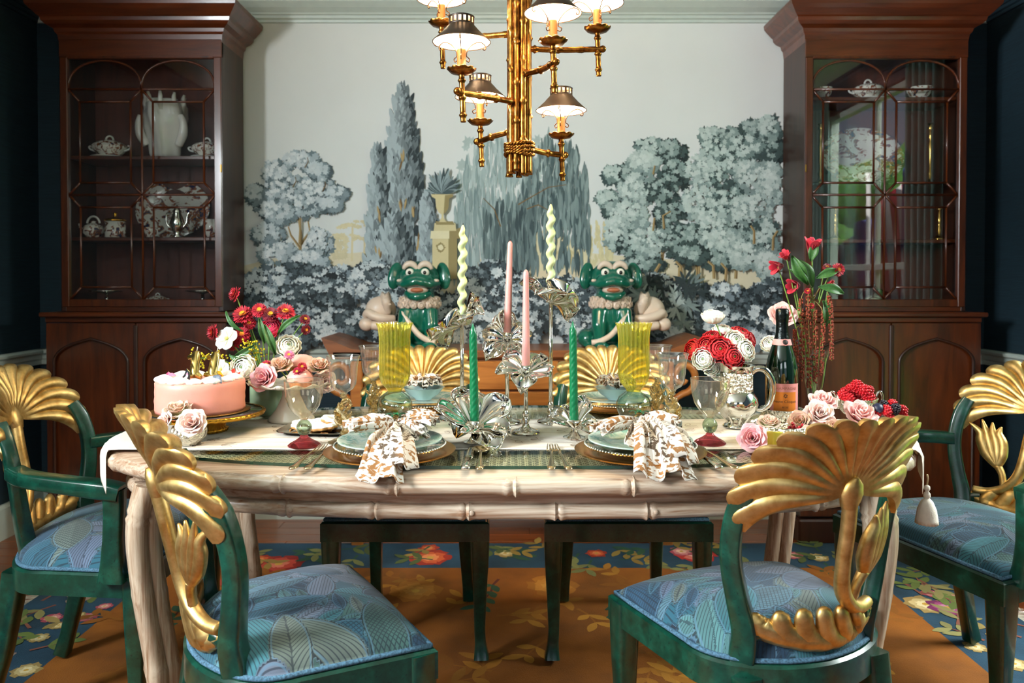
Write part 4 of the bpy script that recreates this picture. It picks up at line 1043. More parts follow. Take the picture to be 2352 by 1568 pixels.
        for (za, zb) in ((zm, zs), (gz0, zm)):
            ix0, ix1, iz0, iz1 = x0+0.052, x1-0.052, za+0.056, zb-0.058
            bar([(ix0, iz0), (ix1, iz0)]); bar([(ix0, iz1), (ix1, iz1)]); bar([(ix0, iz0), (ix0, iz1)]); bar([(ix1, iz0), (ix1, iz1)])
            for (ax, az, bx, bz) in ((x0, za, ix0, iz0), (x1, za, ix1, iz0), (x0, zb, ix0, iz1), (x1, zb, ix1, iz1)): bar([(ax, az), (bx, bz)])
            pf += [[(ix0, iz0), (ix1, iz0), (ix1, iz1), (ix0, iz1)], [(x0, za), (x1, za), (ix1, iz0), (ix0, iz0)], [(ix0, iz1), (ix1, iz1), (x1, zb), (x0, zb)], [(x0, za), (ix0, iz0), (ix0, iz1), (x0, zb)], [(ix1, iz0), (x1, za), (x1, zb), (ix1, iz1)]]
    for poly in pf:
        g = MB(); g.add([(x, gy+0.010, z) for x, z in poly], [tuple(range(len(poly)))], False); P(g, 'pane', M_cpane, dr)
    P(MB().box((side*(gx+0.031), gy-0.004, 1.72), (0.006, 0.006, 0.035), bev=0.001), 'lock_plate', plain('old_brass', rgb(150, 110, 50), 0.35, 1.0))
    return c
CABL = china_cabinet('tall mahogany china cabinet behind the birthday cake', -1.621, 1)
CABR = china_cabinet('tall mahogany china cabinet mirroring a flag in its glass', 1.634, -1)

# ================================================================ sideboard under the mural
M_honey = wood('honey_pine', rgb(138, 78, 30), rgb(190, 122, 58), 'x', 1.0, 0.35, 0.3, 10)
M_honeyd = wood('altar_brown', rgb(96, 52, 24), rgb(146, 86, 44), 'x', 1.0, 0.4, 0.2, 10)
sb = thing('sideboard', 'honey wood altar sideboard with upturned ends below the mural', 'sideboard', (0, -0.34, 0), scale=(0.945, 1, 0.969))
SY0, SY1, SZ = 3.56, 3.93, 0.868
MB().box((0, (SY0+SY1)/2, SZ-0.018), (1.62, SY1-SY0, 0.036), bev=0.008).build('top_slab', M_honeyd, sb)
for sx in (-1, 1):
    pr_ = [(0.66, 0), (0.72, 0.008), (0.80, 0.04), (0.855, 0.056), (0.845, 0.03), (0.81, -0.036), (0.66, -0.036)]
    mb = MB(); n = len(pr_); vs = [(sx*x, y, SZ+z) for y in (SY0, SY1) for x, z in pr_]
    mb.add(vs, [tuple(range(n)), tuple(range(2*n-1, n-1, -1))]+[(i, (i+1) % n, n+(i+1) % n, n+i) for i in range(n)], False); mb.build('upturned_end', M_honeyd, sb)
    # scrolled bracket and leg
    MB().box((sx*0.70, SY0+0.035, 0.41), (0.055, 0.055, 0.82), bev=0.006).build('leg', M_honey, sb)
    MB().box((sx*0.70, SY1-0.035, 0.41), (0.055, 0.055, 0.82), bev=0.006).build('leg', M_honey, sb)
    sc_ = []
    for k in range(26):
        t = k/25; a = -PI/2+t*PI*2.3; r_ = 0.075*(1-0.72*t); sc_.append((sx*(0.775+r_*math.cos(a)*0.85), SY0+0.03, 0.75+r_*math.sin(a)))
    MB().tube([(sx*0.728, SY0+0.03, 0.60), (sx*0.74, SY0+0.03, 0.655)]+sc_, lerp_list([0.016, 0.017, 0.009], 28), 8, flat=1.3).build('scroll_bracket', M_honey, sb)
MB().box((0, (SY0+SY1)/2+0.012, 0.70), (1.345, SY1-SY0-0.03, 0.27), bev=0.004).build('carcass', M_honeyd, sb)
for k in range(3):
    x = (k-1)*0.445
    for (z, h) in ((0.757, 0.125), (0.622, 0.125)):
        d_ = MB().box((x, SY0+0.02, z), (0.42, 0.02, h), bev=0.005).build('drawer', M_honey, sb)
        MB().tube([(x-0.03, SY0+0.008, z+0.006), (x-0.028, SY0-0.008, z-0.01), (x, SY0-0.012, z-0.018), (x+0.028, SY0-0.008, z-0.01), (x+0.03, SY0+0.008, z+0.006)], 0.0035, 6).build('drawer_pull', plain('old_brass', rgb(150, 110, 50), 0.35, 1.0), d_)
MB().box((0, (SY0+SY1)/2, 0.25), (1.36, SY1-SY0-0.06, 0.02), bev=0.003).build('stretcher_shelf', M_honeyd, sb)
# ================================================================ bamboo chandelier
def make_gilt():
    t = NT('gilt_iron'); f = t.noise(40, detail=5, rough=0.65)
    t.p(Base_Color=t.ramp(f, [(0.3, rgb(84, 48, 18)), (0.55, rgb(156, 102, 42)), (0.75, rgb(206, 158, 88))]), Metallic=1.0, Roughness=0.30); t.bump(f, 0.2, 0.003); return t.m
M_gilt = make_gilt()
M_tole = plain('dark_tole', rgb(52, 38, 26), 0.42, 0.4, var=0.25)
M_lining = plain('shade_lining', rgb(250, 246, 236), 0.6, var=0.01)
M_iron = plain('scroll_iron', rgb(70, 44, 24), 0.4, 0.8)
def make_bulb():
    t = NT('lit_bulb'); t.b.inputs['Emission Color'].default_value = (1.0, 0.80, 0.52, 1); t.b.inputs['Emission Strength'].default_value = 14.0
    t.p(Base_Color=(1, 0.9, 0.75, 1)); return t.m
M_bulb = make_bulb()
CX, CD = (1193-1176)*1.933/FPX, 1.933
zb = at(1193, 406, CD).z
ch = thing('chandelier', 'gilded bamboo chandelier with dark metal shades above the table', 'chandelier', (CX, CD, 0))
rc_ = random.Random(9)
def bamboo_tube(mb, pts, r_, gap, ph, n=10, cap=True):
    L = arclen(pts); rad = []
    for l in L:
        d = abs(((l+ph*gap) % gap)-gap/2); rad.append(r_*(1+0.48*math.exp(-(d/0.0030)**2)-0.04*math.exp(-((d-0.012)/0.006)**2)))
    mb.tube(pts, rad, n, cap)
for k in range(9):
    a = 2*PI*k/9+0.2; rr_ = 0.0235; x, y = rr_*math.cos(a), rr_*math.sin(a); z0 = zb+rc_.uniform(0, 0.012); nz = 160
    pts = [V((x*(1.10 if i < 8 else 1.0), y*(1.10 if i < 8 else 1.0), z0+(HC-0.03-z0)*i/nz)) for i in range(nz+1)]
    mb = MB(); bamboo_tube(mb, pts, 0.0080, 0.098, k*0.37); mb.build('cane', M_gilt, ch)
MB().tube([(0, 0, zb+0.02), (0, 0, HC-0.02)], 0.016, 10).build('core_rod', M_gilt, ch)
MB().lathe([(0.0, HC-0.002), (0.075, HC-0.002), (0.07, HC-0.018), (0.04, HC-0.035), (0.0, HC-0.035)], 32).build('ceiling_rose', M_gilt, ch)
for j in range(4):          # twisted rope lashing
    z = zb+0.056+j*0.0085; rope = MB(); n = 90
    for st in range(2):
        pts = [((0.0355+0.0022*math.cos(i*0.9+st*PI))*math.cos(2*PI*i/n), (0.0355+0.0022*math.cos(i*0.9+st*PI))*math.sin(2*PI*i/n), z+0.0022*math.sin(i*0.9+st*PI)+0.003*math.sin(4*PI*i/n+j)) for i in range(n+1)]
        rope.tube(pts, 0.0028, 6, False)
    rope.build('rope_turn', M_gilt, ch)
# shared pieces of one light (origin = centre of the shade brim)
BR = 0.0665
shade_me = MB().lathe([(BR, 0.0), (BR*0.985, 0.002), (0.046, 0.020), (0.0295, 0.0385), (0.0285, 0.0395)], 48, cap=False).mesh('shade', M_tole)
rim_me = MB().tube([(BR*math.cos(a), BR*math.sin(a), 0) for a in np.linspace(0, 2*PI, 49)], 0.0011, 6, False).mesh('shade_rim', M_iron)
lin_me = MB().lathe([(BR-0.0012, 0.0005), (0.0448, 0.0195), (0.0285, 0.0380)], 48, cap=False).mesh('shade_lining', M_lining)
cm = MB()
for k in range(16):
    a = 2*PI*k/16; cm.box((0.0288*math.cos(a), 0.0288*math.sin(a), 0.048), (0.0012, 0.0052, 0.017), rz=a)
for z in (0.040, 0.0565): cm.lathe([(0.0292, z-0.002), (0.0298, z), (0.0292, z+0.002), (0.0275, z+0.002), (0.0275, z-0.002)], 32, cap=False)
cm.lathe([(0.0, 0.0585), (0.0285, 0.0585), (0.0305, 0.0578), (0.0285, 0.0568)], 32, cap=False)
collar_me = cm.mesh('vent_collar', M_tole)
sleeve_me = MB().lathe([(0.0115, -0.066), (0.0118, -0.058), (0.0105, -0.055), (0.0102, -0.020), (0.010, -0.017), (0.0, -0.017)], 20).mesh('candle_sleeve', plain('wax_sleeve', rgb(160, 98, 40), 0.5, 0.2, var=0.15))
bob_me = MB().lathe([(0.006, -0.076), (0.012, -0.074), (0.024, -0.071), (0.033, -0.064), (0.0325, -0.063), (0.022, -0.069), (0.011, -0.070)], 60, mod=lambda r_, z, th, i: (r_*(1+0.06*abs(math.cos(5*th))*(r_ > 0.02)), z+(0.003*abs(math.cos(5*th)) if r_ > 0.03 else 0))).mesh('drip_pan', M_gilt)
bulb_me = MB().lathe([(0.006, -0.017), (0.009, -0.008), (0.0095, 0.004), (0.006, 0.018), (0.001, 0.028)], 16).mesh('bulb', M_bulb)
sc = [(0.011, -0.040), (0.018, -0.043), (0.021, -0.037), (0.017, -0.033), (0.013, -0.030), (0.015, -0.018), (0.028, -0.002), (0.046, 0.007), (0.058, 0.004), (0.0635, -0.003), (0.061, -0.009), (0.056, -0.008), (0.057, -0.004)]
bracket_me = MB().tube(cat_curve([(x, 0, z) for x, z in sc], 5), 0.0013, 6).mesh('scroll_bracket', M_iron)
lights = [(1060, 97, 1.85, 238, 30), (1103, 224, 2.13, 298, 75), (1289, 254, 2.10, 338, 20), (1270, 31, 1.86, 175, 100), (1372, 8, 2.04, 112, 50), (1014, -3, 2.12, 75, 10)]
for px, py, d, ya, br in lights:
    p = at(px, py, d*0.957)-V((CX, CD, 0)); az = at(1193, ya, CD).z; hor = V((p.x, p.y, 0)).normalized(); jz = p.z-0.116
    mb = MB(); s0 = hor*0.026+V((0, 0, az)); e0 = V((p.x, p.y, jz)); e1 = e0+hor*0.014+V((0, 0, 0.001))
    mid = s0.lerp(e0, 0.5)+V((-hor.y, hor.x, 0))*0.008+V((0, 0, 0.35*(jz-az)*0.3))
    bamboo_tube(mb, cat_curve([s0, mid, e0, e1], 14), 0.0076, 0.060, 0.3, 10); mb.ball(e1, 0.0092, 10, 8)
    arm = mb.build('arm', M_gilt, ch)
    st = MB(); pts = [V((p.x+0.004*t, p.y, p.z-0.072-0.112*t)) for t in np.linspace(0, 1, 40)]; bamboo_tube(st, pts, 0.0068, 0.040, 0.1, 10); st.build('hanging_stem', M_gilt, arm)
    for nm, me in (('shade', shade_me), ('shade_rim', rim_me), ('shade_lining', lin_me), ('vent_collar', collar_me), ('candle_sleeve', sleeve_me), ('drip_pan', bob_me), ('bulb', bulb_me)):
        link(nm, me, arm, p, (0, 0, R(br)))
    for k in range(3): link('scroll_bracket', bracket_me, arm, p, (0, 0, R(br+k*120)))
    l = bpy.data.lights.new('bulb_light', 'POINT'); l.energy = LAMP_W; l.color = (1.0, 0.74, 0.44); l.shadow_soft_size = 0.012
    lo = bpy.data.objects.new('bulb_light', l); COL.objects.link(lo); lo.parent = ch; lo.location = (p.x, p.y, p.z+0.034)
# ================================================================ table linen, china, glass and silver
GZ, RZ = 0.7608, 0.7636
def gpos(px, d, z=None):
    d = dtab(d); return V(((px-1176)*d/FPX, d, z if z is not None else (RZ if 1.70 < d < 2.08 else GZ)))
M_silver = plain('polished_silver', rgb(226, 222, 212), 0.09, 1.0, var=0.03, vscale=20)
M_chrome = plain('silver_plate_petal', rgb(236, 232, 224), 0.07, 1.0, var=0.02, vscale=20)
def make_chased():
    t = NT('chased_silver'); f = t.n('ShaderNodeTexVoronoi'); f.inputs['Scale'].default_value = 130; t.l(t.obj(), f.inputs['Vector'])
    g = t.noise(70, detail=4, dist=2.0); h = t.math('ADD', f.outputs['Distance'], g)
    t.p(Base_Color=t.ramp(h, [(0.3, rgb(150, 140, 120)), (0.8, rgb(232, 224, 206))]), Metallic=1.0, Roughness=0.22); t.bump(h, 0.7, 0.006); return t.m
M_chased = make_chased()
M_flat = plain('gilt_flatware', rgb(214, 190, 150), 0.16, 1.0, var=0.06)
M_gplate = plain('gold_charger', rgb(206, 146, 66), 0.22, 1.0, var=0.08, vscale=40)
# ---- runner
M_linen = plain('runner_linen', rgb(232, 222, 206), 0.85, var=0.05, vscale=60, bump=0.2, bscale=420)
RY_0, RY_1 = 1.706, 2.072
run = thing('table_runner', 'cream linen runner with tan leaf embroidery down the table', 'runner', (0, 0, 0))
def xe(y): return TA*(max(0.0, 1-(abs(y-TC)/TB)**2.7))**(1/2.7)
def runner_pt(u, v):
    y = RY_0+(RY_1-RY_0)*v; s_ = -1.015+2.03*u; a = abs(s_); sg = math.copysign(1, s_); e = xe(y)
    fl_ = e-0.068
    if a < fl_: return (s_, y, RZ-0.0012+0.0006*math.sin(s_*23+y*31))
    a2 = a-fl_
    if a2 < 0.078: return (sg*(fl_+a2), y, RZ-0.0012-0.003*smoothstep(0, 0.03, a2)*0-0.0015*smoothstep(0.05, 0.078, a2))
    dz = a2-0.078; k = min(1.0, dz/0.02)
    return (sg*(fl_+0.078+0.010*k+0.006*math.sin(v*21+sg)*k), y+0.01*k*math.sin(v*9), RZ-0.003-max(0, dz-0.004)*0.98)
MB().surf(runner_pt, 170, 26, 0.0011).build('cloth', M_linen, run)
RP = Paint(lambda x, y, o: V((x, y, RZ-0.0001+o)), 2e-5, 0.03); rr = random.Random(8)
TAN, TAND = hexc('b08a68'), hexc('8a6a50')
for (y0, am, ph) in ((1.722, 0.004, 0.0), (1.77, 0.007, 1.0), (1.82, 0.006, 2.0), (1.88, 0.007, 0.5), (1.94, 0.006, 3.0), (2.0, 0.007, 1.5), (2.05, 0.004, 0.2)):
    RP.stroke([(x, y0+am*math.sin(x*11+ph)) for x in np.linspace(-0.87, 0.87, 120)], 0.0016, 0.0016, TAN)
for k in range(90):
    x, y, a = rr.uniform(-0.85, 0.85), rr.choice((1.745, 1.795, 1.85, 1.91, 1.97, 2.025))+rr.uniform(-0.01, 0.01), rr.uniform(-0.6, 0.6)
    for j in range(3):
        aa = a+(j-1)*0.7; L = rr.uniform(0.025, 0.04); c, s_ = math.cos(aa), math.sin(aa)
        up = [(x+c*L*t-s_*0.006*math.sin(PI*t), y+s_*L*t+c*0.006*math.sin(PI*t)) for t in np.linspace(0, 1, 6)]; dn = [(x+c*L*t+s_*0.006*math.sin(PI*t), y+s_*L*t-c*0.006*math.sin(PI*t)) for t in np.linspace(0, 1, 6)]
        RP.stroke(up, 0.0012, 0.0012, TAND); RP.stroke(dn, 0.0012, 0.0012, TAND)
o = RP.build('embroidery', attr_mat('embroidery_thread', rough=0.8), run); o['kind'] = 'stuff'
tz = thing('tassel', 'cream tassel hanging from the runner corner by the armchair', 'tassel', (0.985, 1.80, 0.016))
MB().tube([(0, 0, 0.665), (0.002, 0, 0.655), (0, 0, 0.638)], 0.0022, 6).build('cord', plain('tassel_cord', rgb(190, 170, 130), 0.8), tz)
MB().lathe([(0.001, 0.641), (0.0065, 0.637), (0.007, 0.630), (0.0035, 0.625), (0.0075, 0.620), (0.008, 0.612), (0.005, 0.608)], 12).build('knot', M_linen, tz)
MB().lathe([(0.005, 0.610), (0.013, 0.600), (0.020, 0.582), (0.0235, 0.558), (0.0245, 0.548), (0.0, 0.550)], 36, mod=lambda r_, z, th, i: (r_*(1+0.06*math.cos(th*18)), z)).build('skirt', M_linen, tz)

# ---- place settings
def shell(prof, t_=0.0012):
    """thin wall: outer profile up, inner profile back down"""
    return list(prof)+[(max(0.0, r_-t_), z) for r_, z in reversed(prof)]
def make_toile():
    t = NT('toile_china'); tc = t.n('ShaderNodeTexCoord'); sp = t.n('ShaderNodeSeparateXYZ'); t.l(tc.outputs['Object'], sp.inputs[0])
    r_ = t.math('SQRT', t.math('ADD', t.math('MULTIPLY', sp.outputs[0], sp.outputs[0]), t.math('MULTIPLY', sp.outputs[1], sp.outputs[1])))
    f = t.noise(46, detail=5, rough=0.7, dist=1.0)
    k = t.ramp(f, [(0.46, (0, 0, 0, 1)), (0.54, (1, 1, 1, 1))])
    base_ = t.ramp(r_, [(0.0, rgb(170, 196, 186)), (0.070, rgb(176, 200, 190)), (0.078, rgb(126, 168, 156)), (0.108, rgb(112, 160, 148)), (0.111, rgb(190, 214, 204))])
    t.p(Base_Color=t.mix(t.math('MULTIPLY', t.n_bw(k), 0.55), base_, rgb(222, 224, 208)), Roughness=0.18); t.b.inputs['Coat Weight'].default_value = 0.3
    return t.m
M_toile = make_toile()
M_bowl = plain('celadon_bowl', rgb(176, 200, 200), 0.2, var=0.05, coat=0.3)
def make_ikat():
    t = NT('ikat_napkin'); v = t.mapped((70, 160, 70)); f = t.noise(1.0, v, 2, 0.5, 0.6); g = t.noise(14, detail=1)
    br = t.mix(t.ramp(g, [(0.45, (0, 0, 0, 1)), (0.55, (1, 1, 1, 1))]), rgb(150, 104, 58), rgb(92, 74, 56))
    t.p(Base_Color=t.mix(t.ramp(f, [(0.525, (0, 0, 0, 1)), (0.545, (1, 1, 1, 1))]), rgb(216, 208, 196), br), Roughness=0.85); t.bump(t.noise(700, detail=1), 0.15, 0.002); return t.m
M_ikat = make_ikat()
M_leafg = plain('enamel_leaf', rgb(10, 92, 56), 0.25, var=0.2)
charger_me = MB().lathe([(0, 0.002), (0.088, 0.002), (0.094, 0.006), (0.104, 0.009), (0.138, 0.014), (0.1425, 0.0135), (0.141, 0.011), (0.105, 0.005), (0.09, 0.0), (0, 0.0)], 72).mesh('charger', M_gplate, 30)
silver_me = MB().lathe([(0, 0.002), (0.075, 0.002), (0.082, 0.007), (0.118, 0.013), (0.121, 0.0135), (0.1205, 0.011), (0.083, 0.004), (0.07, 0.0), (0, 0.0)], 64).mesh('plate', M_silver, 30)
bead_mb = MB()
for k in range(96): bead_mb.ball((0.1195*math.cos(k*PI/48), 0.1195*math.sin(k*PI/48), 0.0132), 0.0032, 6, 4)
bead_me = bead_mb.mesh('beaded_rim', M_silver)
toile_me = MB().lathe([(0, 0.003), (0.070, 0.003), (0.078, 0.007), (0.110, 0.0125), (0.113, 0.0125), (0.1125, 0.010), (0.079, 0.004), (0.06, 0.0), (0, 0.0)], 64).mesh('plate', M_toile, 30)
bowl_me = MB().lathe(shell([(0.0, 0.0), (0.024, 0.0), (0.026, 0.004), (0.045, 0.016), (0.058, 0.034), (0.062, 0.036)], 0.002), 40, mod=lambda r_, z, th, i: (r_*(1+0.02*math.cos(8*th)*z/0.036), z)).mesh('bowl', M_bowl, 40)
def pleat(mb, c, dirn, L, w0, w1, folds, amp, prof, thick=0.0014, layers=2, n=(22, 64)):
    """gathered cloth fanning out of the ring: layered, pleated, with a wavering free edge"""
    for ly in range(layers):
        dr = dirn+(ly-0.5*(layers-1))*0.16; q = V((-math.sin(dr), math.cos(dr), 0)); k_ = 1-0.10*ly; ph0 = 1.3*ly+dirn
        def fn(u, v):
            s_ = 2*v-1; w_ = (w0+(w1-w0)*u**0.75)*(1.0-0.08*ly); ph = s_*folds*PI+ph0; am = amp*(0.30+0.70*math.sin(PI*min(1.0, 0.15+0.62*u)))
            r_ = L*k_*u*(1-0.13*s_*s_+0.05*math.sin(3.1*s_+ph0)*u)
            p = V(c)+V((math.cos(dr+s_*0.10*u), math.sin(dr+s_*0.10*u), 0))*r_+q*(s_*w_+0.45*am*math.sin(2*ph)*(0.4+0.6*u))
            p.z += prof(u*k_)+am*math.cos(ph)+0.35*am*math.cos(2.7*ph+4*u)+0.006*ly-0.004*s_*s_
            return p
        mb.surf(fn, n[0], n[1], thick)
def setting(px, d, front, tags):
    c = gpos(px, d, GZ)
    o = thing('charger', tags[0], 'charger plate', c, group='gold charger plates'); link('dish', charger_me, o)
    o = thing('silver_plate', tags[1], 'plate', (c.x, c.y, c.z+0.0125), group='silver beaded plates'); link('dish', silver_me, o); link('beaded_rim', bead_me, o)
    o = thing('dinner_plate', tags[2], 'plate', (c.x, c.y, c.z+0.0255), group='green toile dinner plates'); link('dish', toile_me, o)
    return V((c.x, c.y, c.z+0.039))
def napkin(name_label, c, wings, ring_at, rot_ring):
    n = thing('napkin', name_label, 'napkin', c, group='brown and white ikat napkins')
    for k, wg in enumerate(wings):
        mb = MB(); pleat(mb, *wg); mb.build('fold', M_ikat, n)
    return n
def ring(label, c, rz):
    r_ = thing('napkin_ring', label, 'napkin ring', c, (0, 0, rz), 'leafy napkin rings')
    MB().tube([(0.015*math.cos(a), 0.004*math.sin(2*a), 0.015*math.sin(a)) for a in np.linspace(0, 2*PI, 25)], 0.0022, 6).build('band', M_gold, r_)
    lf = MB().surf(lambda u, v: ((u-0.0)*0.024, (v-0.5)*0.011*math.sin(PI*min(1, u*0.92+0.06))**0.7, 0.004*math.sin(PI*u)+0.003*abs(v-0.5)), 8, 6, 0.0008).mesh('leaf', M_leafg)
    for k in range(5): link('leaf', lf, r_, (0, -0.003, 0.018), (R(-18+k*9), R(-10), R(-70+k*80)))
    for k in range(3): MB().ball((0.004*(k-1), -0.006, 0.021), 0.0032, 8, 6).build('berry', M_gold, r_)
    return r_
def flatp(h0, h1, h2): return lambda u: h0*(1-u)**2+2*h1*u*(1-u)+h2*u*u
t1 = setting(895, 1.655, True, ('gold charger plate in front, nearer the cookie tray', 'silver beaded plate in front on the charger nearer the cookies', 'green toile plate in front under the napkin nearer the cookies'))
napkin('ikat napkin with a pointed tail over the table edge, nearer the cookie tray', (t1.x, t1.y, t1.z), [
    ((0.006, 0.030, 0.022), R(196), 0.112, 0.010, 0.030, 2.2, 0.009, flatp(0.0, 0.012, 0.004)),
    ((0.006, 0.030, 0.022), R(160), 0.075, 0.010, 0.022, 1.6, 0.006, flatp(0.0, 0.016, 0.010)),
    ((0.010, 0.030, 0.022), R(6), 0.092, 0.010, 0.044, 2.6, 0.010, flatp(0.0, 0.022, 0.010)),
    ((0.010, 0.030, 0.022), R(-38), 0.085, 0.010, 0.022, 1.8, 0.008, flatp(0.0, 0.012, -0.014)),
    ((0.008, 0.028, 0.024), R(-86), 0.215, 0.012, 0.030, 1.4, 0.009, lambda u: -0.006-0.014*u-0.048*smoothstep(0.66, 1.0, u)+0.012*math.sin(PI*u))], None, 0)
ring('green leafy napkin ring on the napkin nearer the cookie tray', (t1.x+0.008, t1.y+0.032, t1.z+0.022), R(10))
t2 = setting(1471, 1.655, True, ('gold charger plate in front, nearer the silver pitcher', 'silver beaded plate in front on the charger nearer the pitcher', 'green toile plate in front under the napkin nearer the pitcher'))
napkin('ikat napkin with a rolled loop and wide tail, nearer the silver pitcher', (t2.x, t2.y, t2.z), [
    ((0.004, 0.040, 0.024), R(205), 0.115, 0.010, 0.026, 2.4, 0.008, flatp(0.0, 0.012, -0.006)),
    ((0.006, 0.040, 0.024), R(-18), 0.090, 0.012, 0.024, 1.6, 0.012, flatp(0.0, 0.020, 0.0)),
    ((0.004, 0.036, 0.024), R(-98), 0.130, 0.010, 0.016, 1.2, 0.010, flatp(0.0, 0.012, -0.016)),
    ((0.006, 0.036, 0.026), R(-80), 0.210, 0.012, 0.042, 1.7, 0.013, lambda u: -0.004-0.012*u-0.050*smoothstep(0.70, 1.0, u)+0.016*math.sin(PI*u))], None, 0)
ring('green leafy napkin ring on the napkin nearer the silver pitcher', (t2.x+0.005, t2.y+0.042, t2.z+0.026), R(-8))
for px, a, b in ((972, 'cake', 0.0), (1415, 'pitcher', 0.0)):
    near = 'behind the vase nearer the cake' if px < 1176 else 'behind the vase nearer the pitcher'
    t3 = setting(px, 2.40, False, ('gold charger plate across the table '+near, 'silver beaded plate across the table '+near, 'green toile plate across the table '+near))
    bw = link('bowl', bowl_me, None, (t3.x, t3.y, t3.z-0.009)); tag(bw, 'pale celadon bowl holding a napkin '+near, 'bowl', 'celadon bowls')
    napkin('ikat napkin bundled in the celadon bowl '+near, (t3.x, t3.y, t3.z+0.012), [
        ((0, 0, 0.020), R(a_), 0.055, 0.010, 0.028, 2.0, 0.008, flatp(0.0, 0.030, 0.012)) for a_ in (-160, -100, -40, 20, 90)], None, 0)
# ---- flatware
def fork_mesh():
    mb = MB(); mb.tube([(0, 0, 0.004), (0, 0.012, 0.005), (0, 0.03, 0.005), (0, 0.09, 0.010), (0, 0.125, 0.012), (0, 0.142, 0.008)], [(0.0015, 0.006), (0.0022, 0.0095), (0.002, 0.0065), (0.0016, 0.0028), (0.0016, 0.003), (0.0014, 0.009)], 10, up=(0, 0, 1))
    mb.tube([(0, 0.138, 0.009), (0, 0.15, 0.006), (0, 0.158, 0.0055)], [(0.0013, 0.008), (0.0013, 0.0115), (0.0012, 0.0118)], 10, up=(0, 0, 1))
    for k in range(4):
        x = -0.0096+k*0.0064; mb.tube([(x, 0.155, 0.0055), (x, 0.18, 0.005), (x*0.95, 0.20, 0.008), (x*0.92, 0.208, 0.010)], [0.0015, 0.0014, 0.0011, 0.0004], 6)
    return mb.mesh('fork', M_flat)
def spoon_mesh():
    mb = MB(); mb.tube([(0, 0, 0.004), (0, 0.012, 0.005), (0, 0.03, 0.005), (0, 0.09, 0.011), (0, 0.125, 0.013), (0, 0.148, 0.008)], [(0.0015, 0.006), (0.0022, 0.0095), (0.002, 0.0065), (0.0016, 0.0028), (0.0016, 0.003), (0.0012, 0.006)], 10, up=(0, 0, 1))
    def bl(u, v):
        a = 2*PI*v; r_ = u; return (0.0195*r_*math.cos(a), 0.170+0.029*r_*math.sin(a)-0.004*r_*math.sin(a)**2, 0.0015+0.0075*r_**2.2)
    mb.surf(bl, 10, 28, 0.0012); return mb.mesh('spoon', M_flat)
def knife_mesh():
    mb = MB(); mb.tube([(0, 0, 0.005), (0, 0.012, 0.006), (0, 0.05, 0.006), (0, 0.088, 0.006)], [(0.0035, 0.008), (0.0045, 0.010), (0.004, 0.0075), (0.003, 0.006)], 10, up=(0, 0, 1))
    mb.tube([(0, 0.086, 0.004), (0, 0.12, 0.004), (0.001, 0.19, 0.004), (-0.002, 0.215, 0.004)], [(0.0008, 0.008), (0.0008, 0.0095), (0.0008, 0.009), (0.0005, 0.002)], 8, up=(0, 0, 1)); return mb.mesh('knife', M_silver)
fk, spn, knf = fork_mesh(), spoon_mesh(), knife_mesh()
def ware(nm, me, px, d, rz, label, cat): tag(link(nm, me, None, gpos(px, d, GZ+0.0002), (0, 0, R(rz))), label, cat, 'gilt flatware')
ware('fork', fk, 667, 1.495, -4, 'outer fork beside the red-footed goblet near the cookies', 'fork')
ware('fork', fk, 702, 1.495, -4, 'inner fork next to the plate nearer the cookies', 'fork')
ware('knife', knf, 1068, 1.495, -1, 'knife beside the plate nearer the cookies', 'knife')
ware('spoon', spn, 1101, 1.495, 1, 'spoon lying at the middle of the table front', 'spoon')
ware('fork', fk, 1267, 1.495, -3, 'outer fork at the middle of the table front', 'fork')
ware('fork', fk, 1308, 1.495, 6, 'inner fork next to the plate nearer the pitcher', 'fork')
ware('knife', knf, 1655, 1.500, 6, 'knife beside the plate nearer the pitcher', 'knife')
ware('spoon', spn, 1692, 1.505, 14, 'spoon beside the goblet nearer the pitcher', 'spoon')

# ---- stemware
M_clear = glass('clear_glass', (1.0, 1.0, 1.0, 1))
M_blush = thin_glass('blush_glass', (0.99, 0.93, 0.80, 1), 1.8, 0.5, 0.06)
M_clear = thin_glass('thin_clear_glass', (0.98, 0.97, 0.92, 1), 1.8, 0.5, 0.05)
M_ruby = glass('ruby_glass', (0.72, 0.06, 0.10, 1))
M_olive = glass('olive_glass', (0.42, 0.55, 0.36, 1))
M_goldg = glass('gold_flecked_glass', (1.0, 0.90, 0.66, 1), 0.05, flecks=rgb(236, 206, 130))
M_yell = thin_glass('yellow_glass', (0.80, 0.74, 0.12, 1), milk=0.26)
M_aqua = thin_glass('aqua_glass', (0.74, 0.88, 0.78, 1), 1.9, 0.55)
gb = {}
gb['foot'] = MB().lathe([(0, 0), (0.036, 0.0), (0.037, 0.002), (0.033, 0.006), (0.020, 0.013), (0.010, 0.020), (0.0075, 0.025), (0, 0.025)], 40).mesh('foot', M_ruby, 60)
gb['ball'] = MB().lathe([(0.007, 0.025), (0.012, 0.028), (0.0165, 0.036), (0.0175, 0.042), (0.0165, 0.048), (0.012, 0.055), (0.0075, 0.059)], 32).mesh('ball', M_olive)
def rim_ring(r_, z, name='rim'): return MB().tube([(r_*math.cos(a), r_*math.sin(a), z) for a in np.linspace(0, 2*PI, 49)], 0.0007, 6, False).mesh(name, glass('rim_glass', (1, 1, 1, 1)))
gb['rim'] = rim_ring(0.0445, 0.150)
gb['bowl'] = MB().lathe([(0.0, 0.061), (0.009, 0.061), (0.011, 0.066), (0.024, 0.076), (0.035, 0.092), (0.041, 0.112), (0.0435, 0.132), (0.0445, 0.150)], 48, cap=False).mesh('bowl', M_blush, 50)
